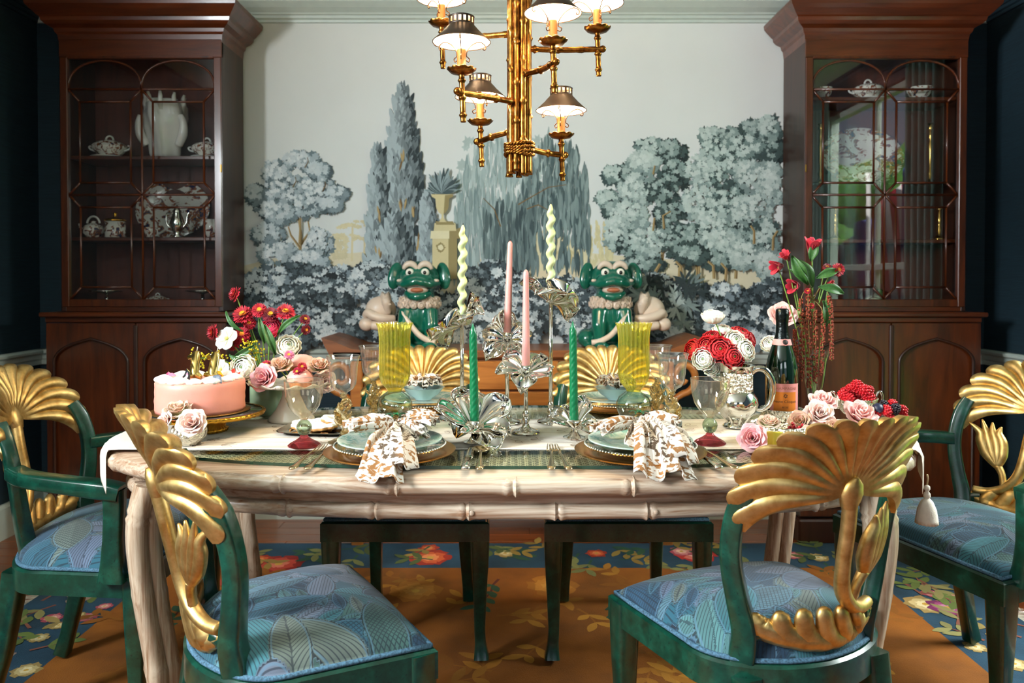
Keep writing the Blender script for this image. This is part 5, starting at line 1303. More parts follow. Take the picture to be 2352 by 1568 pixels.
for px, d, lb in ((697, 1.755, 'goblet with ruby foot and green ball stem beside the cookie tray'), (1632, 1.785, 'goblet with ruby foot and green ball stem before the silver pitcher')):
    g = thing('goblet', lb, 'goblet', gpos(px, d), group='ruby-footed goblets')
    for k, me in gb.items(): link(k, me, g)
tb_ = {}
tb_['foot'] = MB().lathe([(0, 0), (0.036, 0), (0.037, 0.0015), (0.030, 0.004), (0.012, 0.012), (0.007, 0.020), (0, 0.020)], 40).mesh('foot', M_goldg, 60)
tb_['rim'] = rim_ring(0.039, 0.2025)
tb_['bowl'] = MB().lathe([(0.0, 0.113), (0.008, 0.113), (0.010, 0.117), (0.022, 0.124), (0.029, 0.135), (0.0315, 0.155), (0.033, 0.178), (0.0365, 0.196), (0.039, 0.2025)], 44, cap=False).mesh('bowl', M_clear, 50)
def dolphin_stem():
    mb = MB(); r_ = random.Random(2)
    mb.lathe([(0.006, 0.018), (0.010, 0.022), (0.006, 0.027)], 14)
    pa = cat_curve([(0, 0, 0.022), (0.006, 0, 0.034), (0.010, 0.002, 0.047), (-0.002, 0, 0.060), (-0.012, -0.002, 0.070), (-0.006, 0, 0.084), (0.006, 0, 0.094), (0.002, 0, 0.104)], 6)
    mb.tube(pa, lerp_list([0.006, 0.010, 0.014, 0.013, 0.010, 0.008, 0.007, 0.006], len(pa)), 10)
    for k in range(14):     # curled fins and flames
        a = r_.random()*6.28; z = 0.034+0.045*r_.random(); q = V((math.cos(a), math.sin(a), 0))
        mb.tube([q*0.008+V((0, 0, z)), q*0.015+V((0, 0, z+0.005)), q*0.021+V((0, 0, z+0.012)), q*0.019+V((0, 0, z+0.017))], [0.005, 0.0045, 0.003, 0.0012], 7)
    for z, rr_ in ((0.106, 0.0085), (0.1125, 0.009)): mb.ball((0, 0, z), (rr_, rr_, 0.004), 12, 6)
    ringp = [(0.010*math.cos(a)+0.006, 0, 0.090+0.011*math.sin(a)) for a in np.linspace(0, 6.28, 18)]; mb.tube(ringp, 0.0035, 7)
    return mb.mesh('figural_stem', M_goldg)
tb_['figural_stem'] = dolphin_stem()
for px, d, rz, lb in ((788, 1.80, 0, 'tall gold-stemmed goblet in front of the cookie tray'), (857, 2.12, 70, 'tall gold-stemmed goblet behind the yellow vase nearer the cake'), (1545, 1.86, 150, 'tall gold-stemmed goblet beside the ruby goblet near the pitcher'), (1511, 2.15, 220, 'tall gold-stemmed goblet behind the yellow vase nearer the pitcher')):
    g = thing('wine_goblet', lb, 'goblet', gpos(px, d), (0, 0, R(rz)), 'tall gold-stemmed goblets')
    for k, me in tb_.items(): link(k, me, g)
# ---- yellow ribbed vases
vs_ = {}
rib = lambda amp, n_: (lambda r_, z, th, i: (r_*(1+amp*math.cos(n_*th)), z))
vs_['foot'] = MB().lathe([(0.031, 0.0), (0.026, 0.008), (0.018, 0.020), (0.016, 0.028)], 72, cap=False, mod=rib(0.05, 24)).mesh('foot', M_aqua)
vs_['bulb'] = MB().lathe([(0.014, 0.027), (0.025, 0.031), (0.036, 0.042), (0.0435, 0.058), (0.0435, 0.072), (0.037, 0.087), (0.024, 0.097), (0.017, 0.102)], 48, cap=False).mesh('bulb', M_aqua)
vs_['flute'] = MB().lathe([(0.0165, 0.101), (0.020, 0.108), (0.032, 0.122), (0.0375, 0.142), (0.038, 0.170), (0.0375, 0.205), (0.0375, 0.235), (0.040, 0.258), (0.0445, 0.271)], 120, cap=False, mod=lambda r_, z, th, i: (r_*(1+0.045*math.cos(24*th)), z+0.0012*math.cos(24*th)*smoothstep(0.26, 0.272, z))).mesh('flute', M_yell)
for px, d, lb in ((906, 1.955, 'yellow ribbed glass vase on a clear bulb nearer the cake'), (1456, 1.955, 'yellow ribbed glass vase on a clear bulb nearer the pitcher')):
    g = thing('vase', lb, 'vase', gpos(px, d), group='yellow ribbed glass vases')
    for k, me in vs_.items(): link(k, me, g)

# ---- silver flower candlesticks
def petal_mesh(seed, L, W_, lift, curl, ruff):
    r_ = random.Random(seed); p1, p2 = r_.random()*6, r_.random()*6
    def fn(u, v):
        s_ = 2*v-1; w_ = W_*((u/0.62)**0.8 if u < 0.62 else math.sqrt(max(0.0, 1-((u-0.62)/0.38)**2)))*0.92+W_*0.08*(1-u)
        x = L*(0.06+0.94*u); y = s_*w_
        z = lift*u*(1-0.35*u)+curl*u**3+0.012*u*s_*s_*(W_/0.04)+ruff*0.55*u*u*math.sin(4.0*s_+p1)*abs(s_)+0.0035*math.sin(PI*u)*math.cos(2.5*s_*PI+p2)
        return (x-0.10*L*u*s_*s_, y, z)
    return MB().surf(fn, 22, 18, 0.0013).mesh('petal', M_chrome)
def twist_candle(kind, h):
    if kind == 'spiral':
        n = 120; pa = []
        mb = MB()
        prof = [(0.0105, 0)]
        def md(r_, z, th, i): return (r_*(1+0.20*math.cos(2*(th-z*2*PI/0.036))), z)
        pr_ = [(0.0095*min(1.0, (0.55+0.45*smoothstep(0, 0.04, h-z)))*(0.98+0.02), z) for z in np.linspace(0, h-0.012, 110)]+[(0.0045, h-0.006), (0.0015, h)]
        def md2(r_, z, th, i):
            a = z*2*PI/0.036; ox, oy = 0.0036*math.cos(a), 0.0036*math.sin(a); k = smoothstep(0.0, 0.05, z)*(1-smoothstep(h-0.03, h-0.005, z))
            return (r_*(1+0.0*k)+k*0.0036*math.cos(th-a), z)
        mb.lathe(pr_, 20, mod=md2); return mb
    if kind == 'rope':
        pr_ = [(0.0105*(1.0-0.20*z/h)*(smoothstep(-0.004, 0.03, h-z)**0.7), z) for z in np.linspace(0, h, 110)]
        return MB().lathe(pr_, 30, mod=lambda r_, z, th, i: (r_*(1+0.10*abs(math.cos(2.5*(th-z*2*PI/0.075)))-0.05), z))
    pr_ = [(0.0105-0.0040*(z/h)**1.2, z) for z in np.linspace(0, h-0.008, 24)]+[(0.0052, h-0.004), (0.002, h)]
    return MB().lathe(pr_, 24)
M_wax = {'spiral': plain('pale_green_wax', rgb(206, 216, 160), 0.35, var=0.04, sss=0.4), 'rope': plain('emerald_wax', rgb(8, 110, 66), 0.3, var=0.06, sss=0.2), 'taper': plain('pink_wax', rgb(236, 168, 158), 0.35, var=0.04, sss=0.4)}
M_wick = plain('wick', rgb(30, 24, 20), 0.9)
base_me = MB().lathe([(0, 0.0), (0.034, 0.0), (0.036, 0.003), (0.034, 0.007), (0.022, 0.010), (0.010, 0.016), (0.007, 0.024), (0.0095, 0.034), (0.006, 0.040), (0.0085, 0.046), (0.0075, 0.052), (0.004, 0.058)], 36).mesh('base', M_silver, 50)
low_base = MB().lathe([(0, 0.0), (0.026, 0.0), (0.027, 0.003), (0.014, 0.008), (0.008, 0.016), (0.006, 0.024)], 32).mesh('base', M_silver, 50)
def candlestick(label, clabel, px, d, zf, R_, tilt, kind, h, low=False, nP=6, seed=1, spin=0.0, lean=0.0, wide=0.52, lift=0.45):
    """zf: height of the flower's heart above the table; tilt: (tx, ty) of the flower"""
    c = gpos(px, d); s_ = thing('candlestick', label, 'candlestick', c, group='silver flower candlesticks')
    link('base', low_base if low else base_me, s_)
    MB().tube([(0, 0, 0.02 if low else 0.05), (0, 0, zf)], 0.0052 if not low else 0.006, 12).build('stem', M_silver, s_)
    T = Euler((R(tilt[0]), R(tilt[1]), R(spin)))
    for k in range(nP):
        me = petal_mesh(seed*10+k, R_*(0.9+0.2*((k*37) % 5)/4), R_*wide, R_*lift*(0.7+0.6*((k*53+seed) % 7)/6), -R_*0.25*((k+seed) % 3), R_*0.22)
        M_ = MX.Translation((0, 0, zf)) @ T.to_matrix().to_4x4() @ MX.Rotation(2*PI*k/nP+0.2*math.sin(k*5+seed), 4, 'Z')
        o = link('petal', me, s_); o.matrix_local = M_
    MB().lathe(shell([(0.006, zf), (0.012, zf+0.002), (0.0125, zf+0.018)], 0.001), 20).build('cup', M_silver, s_)
    cz = c.z+zf+0.004
    cn = thing('candle', clabel, 'candle', (c.x, c.y, cz), (0, R(lean), 0), 'table candles')
    twist_candle(kind, h).build('wax', M_wax[kind], cn)
    MB().tube([(0, 0, h-0.002), (0.0008, 0, h+0.005)], 0.0009, 5).build('wick', M_wick, cn)
    return s_
candlestick('tallest left silver flower candlestick, behind the low one with the emerald candle', 'pale green twisted candle nearer the cake', 1061, 2.06, 0.262, 0.094, (-18, -38), 'spiral', 0.255, seed=3, lean=0.6, spin=20, wide=0.60)
candlestick('tallest silver flower candlestick, holding the highest candle', 'highest pale green twisted candle', 1265, 2.10, 0.318, 0.090, (10, 30), 'spiral', 0.256, seed=5, spin=50, wide=0.60)
candlestick('silver flower candlestick with the pink candle further back', 'pink taper candle standing further back', 1165, 2.10, 0.222, 0.076, (48, -8), 'taper', 0.255, seed=7, nP=7, lean=1.8, wide=0.46)
candlestick('silver flower candlestick with the shorter pink candle at table centre', 'shorter pink taper candle at table centre', 1208, 1.93, 0.150, 0.076, (26, 6), 'taper', 0.250, seed=9, nP=7, wide=0.46)
candlestick('large low silver flower candlestick with an emerald candle', 'emerald rope candle nearer the cake', 1090, 1.795, 0.034, 0.097, (24, 8), 'rope', 0.240, True, 7, 11, lean=-1.0, lift=0.75, wide=0.50)
candlestick('smaller low silver flower candlestick with an emerald candle', 'emerald rope candle nearer the pitcher', 1319, 1.86, 0.026, 0.070, (16, -6), 'rope', 0.250, True, 7, 14, lean=-0.8, lift=0.8, wide=0.45)
# ================================================================ flowers
def petal_col(name, tip, base_, rough=0.6, sss=0.25):
    """petal: colour runs from heart to edge along the petal (stored on the mesh)"""
    if name in MATS: return MATS[name]
    t = NT(name); a = t.n('ShaderNodeAttribute', attribute_name='grad'); f = t.noise(55, detail=3)
    k = t.math('ADD', a.outputs['Fac'], t.math('MULTIPLY', t.math('SUBTRACT', f, 0.5), 0.35))
    t.p(Base_Color=t.ramp(k, [(0.1, base_), (0.9, tip)]), Roughness=rough)
    t.b.inputs['Subsurface Weight'].default_value = sss; t.b.inputs['Subsurface Scale'].default_value = 0.006
    t.b.inputs['Sheen Weight'].default_value = 0.15
    t.bump(t.noise(120, detail=2), 0.1, 0.003); MATS[name] = t.m; return t.m
def petal_surf(fn, nu=9, nv=8, thick=0.0, mat=None, name='petal'):
    mb = MB().surf(fn, nu, nv, thick); me = mb.mesh(name, mat)
    A = me.attributes.new('grad', 'FLOAT', 'POINT'); n = (nu+1)*(nv+1)
    g = [i/nu for i in range(nu+1) for j in range(nv+1)]; g = (g*2)[:len(me.vertices)]; A.data.foreach_set('value', g); return me
def ring_petal(r0, r1, h, wd, curl, wave, seed, z0=0.0, th=0.02):
    r_ = random.Random(seed); p1 = r_.random()*6
    def fn(u, v):
        s_ = 2*v-1; w_ = wd*(math.sin(PI*(0.18+0.66*u))**0.7); a = s_*w_
        rad = r0+(r1-r0)*math.sin(u*PI/2)+curl*smoothstep(0.65, 1.0, u)*(1-0.3*abs(s_))+wave*u*math.sin(5*s_+p1)*0.5
        z = z0+h*(u**0.85)*(1-0.10*s_*s_)-abs(curl)*0.55*smoothstep(0.7, 1.0, u)+wave*u*math.cos(4*s_+p1)
        return (rad*math.cos(a), rad*math.sin(a), z)
    return fn
MESHC = {}
def rose_meshes(mat):
    if ('rose', mat.name) in MESHC: return MESHC[('rose', mat.name)]
    L = []
    for (cnt, r0, r1, h, wd, curl, wv, z0) in ((5, 0.18, 0.80, 0.80, 0.86, 0.26, 0.06, 0.0), (5, 0.16, 0.64, 0.92, 0.88, 0.17, 0.05, 0.04), (5, 0.12, 0.50, 0.92, 0.90, 0.10, 0.04, 0.08), (4, 0.08, 0.33, 0.92, 1.05, 0.05, 0.03, 0.12), (3, 0.05, 0.18, 0.92, 1.25, 0.02, 0.02, 0.14)):
        L.append((cnt, [petal_surf(ring_petal(r0, r1, h, wd, curl, wv, 3+k*7+cnt, z0), 9, 8, 0.016, mat) for k in range(2)]))
    MESHC[('rose', mat.name)] = L; return L
def ran_meshes(mat):
    if ('ran', mat.name) in MESHC: return MESHC[('ran', mat.name)]
    L = []
    for (cnt, rad, top, wd) in ((6, 1.0, 78, 0.62), (6, 0.86, 58, 0.66), (6, 0.70, 42, 0.72), (5, 0.52, 34, 0.80), (5, 0.34, 26, 0.9), (4, 0.17, 12, 1.1)):
        ms = []
        for k in range(2):
            def fn(u, v, rad=rad, top=top, wd=wd, k=k):
                s_ = 2*v-1; th = R(168-(168-top)*u)-0.0; a = s_*wd*(0.55+0.45*math.sin(PI*(0.1+0.7*u)))
                rr_ = rad*(1+0.05*math.sin(6*s_+k))*(1+0.10*smoothstep(0.75, 1, u)); return (rr_*math.sin(th)*math.cos(a), rr_*math.sin(th)*math.sin(a), 0.72*rad*-math.cos(th)*-1+0.35*(1-rad))
            ms.append(petal_surf(fn, 8, 7, 0.014, mat))
        L.append((cnt, ms))
    MESHC[('ran', mat.name)] = L; return L
GSTEM = plain('flower_stem', rgb(104, 138, 56), 0.55, var=0.2); GLEAF = plain('rose_leaf', rgb(52, 96, 40), 0.5, var=0.3)
GSEP = plain('sepal_green', rgb(150, 170, 90), 0.55, var=0.2)
def face(dirv): return V(dirv).normalized().to_track_quat('Z', 'Y').to_euler()
def build_layers(root, L, sc_, seed):
    r_ = random.Random(seed); off = r_.random()*6
    for i, (cnt, ms) in enumerate(L):
        for k in range(cnt):
            link('petal', ms[k % len(ms)], root, (0, 0, 0), (r_.uniform(-0.06, 0.06), r_.uniform(-0.06, 0.06), off+2*PI*k/cnt+i*0.55+r_.uniform(-0.1, 0.1)))
def stem_to(head, foot, root, r_=0.0018, bend=0.02):
    """a stem mesh in world space, parented to the flower"""
    a, b = V(head), V(foot); m = a.lerp(b, 0.5)+V((0, 0, bend))
    mb = MB().tube(cat_curve([a, m, b], 6), r_, 6); o = mb.build('stem', GSTEM, root)
    o.matrix_parent_inverse = MX.LocRotScale(root.location, root.rotation_euler, root.scale).inverted(); return o
SEED = [0]
def flower(kind, px, py, d, rpx, dirv, mat, label, group, foot=None, cat='flower', bend=0.015):
    SEED[0] += 1; sd = SEED[0]; p = at_t(px, py, d); r_ = rpx*dtab(d)/FPX
    names = {'rose': 'rose', 'ran': 'ranunculus', 'straw': 'strawflower', 'alst': 'lily', 'orchid': 'orchid'}
    dv = V(dirv).normalized(); p = p-dv*(r_*0.45 if kind in ('rose', 'ran') else 0.0)
    f = thing(names[kind], label, cat, p, face(dv), group, r_)
    if kind == 'rose':
        build_layers(f, rose_meshes(mat), 1, sd)
        MB().lathe([(0.02, -0.22), (0.16, -0.12), (0.22, 0.0), (0.20, 0.10)], 10).build('calyx', GSEP, f)
    elif kind == 'ran':
        build_layers(f, ran_meshes(mat), 1, sd)
        MB().ball((0, 0, 0.32), (0.15, 0.15, 0.12), 10, 6).build('heart', plain('ranunculus_heart', rgb(96, 120, 48), 0.6), f)
    elif kind == 'straw':
        key = ('straw', mat.name)
        if key not in MESHC:
            mb = MB(); rr_ = random.Random(4)
            for (n, L, tilt, z) in ((26, 1.0, -0.15, -0.08), (24, 0.92, 0.18, 0.02), (20, 0.76, 0.48, 0.10), (16, 0.58, 0.80, 0.16)):
                for k in range(n):
                    a = 2*PI*k/n+rr_.random()*0.2; c, s_ = math.cos(a), math.sin(a); w_ = 0.13; tt = tilt+rr_.uniform(-0.1, 0.1)
                    pts = [(0.22, 0, 0), (0.55, w_, 0.55*tt*0.6+0.03), (0.82, w_*0.7, 0.9*tt*0.8), (1.0, 0, tt), (0.82, -w_*0.7, 0.9*tt*0.8), (0.55, -w_, 0.55*tt*0.6+0.03), (0.6, 0, 0.6*tt*0.6-0.03)]
                    vs = [((x*c-y*s_)*L, (x*s_+y*c)*L, z+zz*L) for x, y, zz in pts]; mb.add(vs, [(0, 1, 6), (1, 2, 3, 6), (6, 3, 4, 5), (0, 6, 5)], True)
            me = mb.mesh('petals', mat); A = me.attributes.new('grad', 'FLOAT', 'POINT'); A.data.foreach_set('value', [min(1, math.hypot(v.co.x, v.co.y)) for v in me.vertices]); MESHC[key] = me
        link('petals', MESHC[key], f)
        MB().lathe([(0.36, 0.16), (0.30, 0.24), (0.15, 0.28), (0.0, 0.25)], 16).build('disc', plain('strawflower_disc', rgb(232, 150, 20), 0.7, var=0.3, vscale=200), f)
        MB().lathe([(0.0, -0.5), (0.3, -0.32), (0.55, -0.05), (0.5, 0.05)], 12).build('calyx', mat, f)
    elif kind == 'alst':
        key = ('alst', mat.name)
        if key not in MESHC:
            MESHC[key] = [petal_surf(lambda u, v, q=q: ((0.12+0.62*u**1.6*q)*1.0, (2*v-1)*0.36*math.sin(PI*(0.08+0.80*u)), 1.5*u-0.25*u**3), 9, 6, 0.02, mat) for q in (1.0, 0.7)]
        for k in range(6): link('petal', MESHC[key][k % 2], f, (0, 0, -0.6), (0, 0, k*PI/3))
    elif kind == 'orchid':
        key = ('orchid', mat.name)
        if key not in MESHC:
            MESHC[key] = petal_surf(lambda u, v: (u*1.05, (2*v-1)*0.55*math.sin(PI*(0.05+0.80*u))**0.7, 0.30*u+0.10*(2*v-1)**2-0.22*u**3), 10, 8, 0.015, mat)
        for k in range(5): link('petal', MESHC[key], f, (0, 0, 0), (0, 0, k*2*PI/5+0.3))
        MB().ball((0, 0, 0.14), 0.16, 10, 6).build('heart', plain('orchid_heart', rgb(220, 210, 120), 0.5), f)
    if foot is not None: stem_to(p, foot, f, bend=bend)
    return f
P_red = petal_col('red_petal', rgb(196, 10, 24), rgb(110, 0, 10)); P_white = petal_col('white_petal', rgb(246, 240, 226), rgb(214, 214, 170))
P_mag = petal_col('magenta_petal', rgb(206, 30, 76), rgb(150, 10, 40)); P_straw = petal_col('strawflower_petal', rgb(206, 22, 50), rgb(150, 8, 30))
P_pink = petal_col('pink_petal', rgb(238, 190, 184), rgb(228, 150, 150)); P_blush = petal_col('blush_petal', rgb(242, 214, 204), rgb(236, 180, 172))
P_tan = petal_col('tan_petal', rgb(206, 160, 138), rgb(200, 186, 130)); P_greeny = petal_col('green_tinged_petal', rgb(214, 178, 160), rgb(170, 186, 112))
P_rosepk = petal_col('rose_pink_petal', rgb(240, 180, 182), rgb(226, 120, 132)); P_burg = petal_col('burgundy_petal', rgb(150, 12, 40), rgb(80, 0, 20))
P_pdaisy = petal_col('pink_daisy_petal', rgb(236, 150, 180), rgb(220, 80, 130))
def leaves(name, label, spots, parent=None, mat=GLEAF):
    """spots: (px, py, d, length px, angle deg in the picture plane, width factor)"""
    for k, (px, py, d, L, a, wf) in enumerate(spots):
        p = at_t(px, py, d); l = L*dtab(d)/FPX
        me = MB().surf(lambda u, v: (u, (2*v-1)*wf*math.sin(PI*(0.03+0.94*u)), 0.10*abs(2*v-1)+0.18*math.sin(PI*u)), 8, 4, 0.01).mesh('blade', mat)
        o = link('leaf_sprig', me, None, p, (R(70), R(-a), 0), scale=l); tag(o, label.format(k=('topmost', 'second', 'third', 'fourth', 'fifth', 'sixth', 'lowest')[min(k, 6)]), 'leaf', name)

# ---- green vase with the wild bouquet beside the cake
M_sage = plain('sage_glaze', rgb(142, 164, 132), 0.25, var=0.08, coat=0.4)
gv = thing('flower_vase', 'sage green ceramic vase behind the cake holding strawflowers', 'vase', gpos(612, 2.30))
MB().lathe(shell([(0.0, 0.0), (0.042, 0.0), (0.047, 0.004), (0.047, 0.08), (0.046, 0.082)], 0.004), 40).build('body', M_sage, gv)
VM = gpos(612, 2.30)+V((0, 0, 0.05)); gW = 'flowers in the sage vase'
for (px, py, r_, dv, m, lb) in ((540, 675, 17, (-0.7, -0.4, 0.3), P_straw, 'topmost red strawflower on a long curved stem by the cabinet'), (558, 722, 22, (-0.1, -0.6, 0.8), P_straw, 'red strawflower showing its orange heart in the sage vase'), (596, 712, 17, (0.1, -0.7, 0.6), P_straw, 'red strawflower just under the topmost bloom'),
                                (656, 716, 21, (0.15, -0.5, 0.85), P_straw, 'large red strawflower leaning toward the mural'), (490, 763, 18, (-0.8, -0.5, 0.0), P_straw, 'red strawflower stretching furthest toward the cabinet'), (534, 785, 19, (-0.4, -0.8, 0.3), P_straw, 'lower of two red strawflowers before the white orchid'), (556, 768, 18, (0.1, -0.8, 0.5), P_straw, 'upper of two red strawflowers before the white orchid'),
                                (701, 733, 12, (0.5, -0.5, 0.6), P_burg, 'small burgundy strawflower bud at the vase edge'), (703, 757, 11, (0.6, -0.5, 0.0), P_burg, 'small burgundy bud below another at the vase edge'), (573, 742, 14, (0, -0.8, 0.5), P_straw, 'half-hidden red strawflower at the bouquet centre'), (622, 722, 18, (0.1, -0.6, 0.7), P_burg, 'burgundy strawflower above the magenta ranunculus')):
    flower('straw', px, py, 2.26, r_*1.15, dv, m, lb, gW, VM, bend=0.03)
flower('ran', 620, 748, 2.24, 24, (0.1, -0.7, 0.6), P_mag, 'magenta ranunculus at the top of the sage vase', gW, VM)
flower('orchid', 522, 778, 2.24, 27, (-0.3, -0.8, 0.4), P_white, 'white orchid at the side of the sage vase', gW, VM)
flower('orchid', 508, 848, 2.12, 22, (-0.3, -0.9, 0.2), P_white, 'small white orchid just above the cake', gW, VM)
flower('ran', 553, 842, 2.10, 30, (-0.1, -0.9, 0.35), P_white, 'white ranunculus just behind the cake', gW, VM)
flower('ran', 662, 790, 2.22, 27, (0.2, -0.8, 0.5), P_white, 'cream ranunculus above the tan rose', gW, VM)
# goldenrod: arching sprays of tiny blooms
for (a, b, lb) in (((600, 850), (572, 790), 'yellow goldenrod spray over the white ranunculus'), ((560, 850), (455, 822), 'yellow goldenrod spray reaching behind the number candles'), ((590, 860), (528, 842), 'yellow goldenrod spray beside the small orchid')):
    r_ = random.Random(a[0]+b[0]); p0, p1 = at_t(a[0], a[1], 2.2), at_t(b[0], b[1], 2.16); g = thing('goldenrod', lb, 'flower', p0, group=gW)
    q = [V((0, 0, 0)), (p1-p0)*0.5+V((0, 0, 0.012)), p1-p0]; pa = cat_curve(q, 8); MB().tube(pa, 0.0014, 5).build('stem', GSTEM, g)
    mb = MB()
    for k in range(70):
        c = pa[r_.randint(6, len(pa)-1)]; mb.ball(c+V((r_.gauss(0, 0.012), r_.gauss(0, 0.010), r_.gauss(0, 0.011))), r_.uniform(0.002, 0.0035), 6, 4)
    o = mb.build('blossoms', plain('goldenrod_yellow', rgb(190, 170, 20), 0.8, var=0.3), g); o['kind'] = 'stuff'
leaves('leaves in the sage vase', '{k} green leaf blade in the sage vase bouquet', [(595, 730, 2.2, 60, -78, 0.13), (607, 745, 2.18, 75, -70, 0.12), (560, 760, 2.22, 60, 130, 0.10), (585, 790, 2.15, 55, -150, 0.14), (640, 770, 2.2, 70, 40, 0.10), (575, 830, 2.14, 50, 160, 0.16)])

# ---- white scalloped stand with roses and little cakes
M_cream = plain('cream_glaze', rgb(232, 220, 200), 0.22, var=0.04, coat=0.4)
WS = gpos(668, 2.16); ws = thing('cake_stand', 'cream scalloped pedestal stand carrying roses and iced muffins', 'stand', WS)
MB().lathe([(0, 0), (0.062, 0), (0.060, 0.006), (0.040, 0.030), (0.024, 0.066), (0.024, 0.082), (0.05, 0.088), (0.10, 0.094), (0.115, 0.104), (0.113, 0.104), (0.098, 0.097), (0, 0.092)], 96, mod=lambda r_, z, th, i: (r_*(1+(0.02*math.cos(16*th) if r_ > 0.09 else 0)), z+(0.004*math.cos(16*th) if r_ > 0.105 else 0))).build('pedestal', M_cream, ws)
gS = 'blooms on the cream stand'; sf = (WS.x, WS.y, WS.z+0.095)
flower('rose', 608, 868, 2.07, 33, (-0.2, -0.85, 0.35), P_rosepk, 'bright pink rose on the cream stand beside the cake', gS)
flower('rose', 645, 840, 2.10, 27, (0.0, -0.55, 0.8), P_tan, 'tan rose with green base above the iced muffin', gS, sf)
flower('rose', 732, 842, 2.12, 27, (0.1, -0.5, 0.85), P_tan, 'tan rose at the goblet end of the cream stand', gS, sf)
flower('rose', 745, 876, 2.14, 27, (0.5, -0.8, 0.2), P_blush, 'blush rose drooping behind the tall goblet', gS)
flower('straw', 683, 853, 2.06, 12, (-0.2, -0.8, 0.4), P_mag, 'magenta strawflower bud on the iced muffin', gS)
flower('straw', 694, 842, 2.06, 12, (0.2, -0.8, 0.5), P_straw, 'red strawflower with golden heart on the iced muffin', gS)
flower('straw', 664, 815, 2.12, 13, (0.1, -0.7, 0.6), P_pdaisy, 'pink daisy-like strawflower under the cream ranunculus', gS, sf)
flower('straw', 612, 838, 2.10, 14, (-0.2, -0.6, 0.7), P_straw, 'red and orange strawflower above the bright pink rose', gS, sf)
M_cakeb = plain('muffin_crumb', rgb(196, 120, 56), 0.8, var=0.25, vscale=120, bump=0.4, bscale=160); M_ice = plain('pink_icing', rgb(238, 170, 158), 0.4, var=0.06, sss=0.2, coat=0.2)
for (px, py, d, r_, lb) in ((690, 888, 2.09, 0.033, 'pink iced muffin at the front of the cream stand'), (692, 838, 2.20, 0.036, 'pink iced muffin raised at the back of the cream stand')):
    p = at_t(px, py, d); p.z = sf[2] if py > 860 else sf[2]+0.030
    m_ = thing('muffin', lb, 'muffin', p, group='iced muffins')
    MB().lathe([(0, 0.0), (r_*0.8, 0.0), (r_, 0.024), (r_*0.98, 0.030), (0, 0.034)], 36, mod=lambda q, z, th, i: (q*(1+0.02*math.cos(14*th)), z)).build('crumb', M_cakeb, m_)
    MB().lathe([(r_*1.03, 0.022), (r_*1.04, 0.030), (r_*0.8, 0.042), (r_*0.4, 0.048), (0, 0.049)], 36, mod=lambda q, z, th, i: (q, z-0.007*abs(math.sin(2.5*th+1)) if i == 0 else z), cap=False).build('icing', M_ice, m_)

# ---- birthday cake on its gold-rimmed stand
CK = gpos(472, 1.965); cs = thing('cake_stand', 'dark glass cake stand with fluted gold rim under the pink cake', 'stand', CK)
flute = lambda n, a: (lambda r_, z, th, i: (r_*(1+a*math.cos(n*th)), z))
M_giltr = plain('gilt_rim', rgb(206, 150, 50), 0.25, 1.0, var=0.15)
MB().lathe([(0, 0.044), (0.131, 0.044), (0.135, 0.047), (0.131, 0.050), (0, 0.050)], 64).build('plate', plain('dark_glass_plate', rgb(52, 58, 56), 0.08, spec=0.8), cs)
MB().lathe([(0.125, 0.040), (0.138, 0.040), (0.141, 0.047), (0.138, 0.051), (0.133, 0.0505)], 144, mod=flute(48, 0.012), cap=False).build('fluted_rim', M_giltr, cs)
MB().lathe([(0, 0.0), (0.050, 0.0), (0.052, 0.008), (0.044, 0.012), (0.046, 0.020), (0.040, 0.024), (0.042, 0.032), (0.036, 0.040), (0.06, 0.0435), (0, 0.044)], 96, mod=flute(30, 0.025)).build('ribbed_foot', M_giltr, cs)
KC = V((CK.x-0.014, CK.y, CK.z+0.0515)); KR, KH = 0.106, 0.078
ck = thing('birthday_cake', 'round pink iced birthday cake topped with white cream rosettes', 'cake', KC)
M_pinkice = plain('salmon_icing', rgb(240, 158, 140), 0.45, var=0.05, vscale=14, sss=0.15, bump=0.25, bscale=30)
MB().lathe([(0, 0), (KR+0.012, 0), (KR+0.013, 0.002), (KR, 0.003), (0, 0.003)], 96, mod=flute(40, 0.008)).build('doily', plain('gold_doily', rgb(120, 84, 40), 0.4, 0.7), ck)
MB().lathe([(0, 0.003), (KR*0.995, 0.003), (KR, 0.010), (KR*0.992, 0.022), (KR*1.004, 0.030), (KR*0.992, 0.041), (KR*1.003, 0.052), (KR*0.995, 0.064), (KR*0.995, KH-0.004), (KR*0.965, KH), (0, KH)], 72, mod=lambda r_, z, th, i: (r_*(1+0.006*math.sin(3*th+i)), z)).build('icing', M_pinkice, ck)
M_whip = plain('whipped_cream', rgb(250, 244, 236), 0.5, var=0.02, sss=0.3)
dol = MB().lathe([(0, 0), (0.019, 0.0), (0.0215, 0.004), (0.020, 0.008), (0.016, 0.0105), (0.010, 0.013), (0.004, 0.0155), (0, 0.016)], 40, mod=lambda r_, z, th, i: (r_*(1+0.10*math.cos(7*th+z*160)), z)).mesh('rosette', M_whip)
for k in range(13):
    a = 2*PI*k/13+0.1; link('rosette', dol, ck, (0.082*math.cos(a), 0.082*math.sin(a), KH-0.001), (0, 0, a), scale=1.0+0.12*math.sin(k*3))
M_foil = plain('gold_foil_candle', rgb(214, 182, 104), 0.22, 1.0, var=0.06)
def one_outline():
    return [(-0.016, 0.0), (0.016, 0.0), (0.018, 0.005), (0.015, 0.010), (0.0085, 0.012), (0.0085, 0.056), (0.004, 0.060), (-0.003, 0.059), (-0.009, 0.051), (-0.018, 0.047), (-0.018, 0.040), (-0.012, 0.038), (-0.0085, 0.040), (-0.0085, 0.012), (-0.015, 0.010), (-0.018, 0.005)]
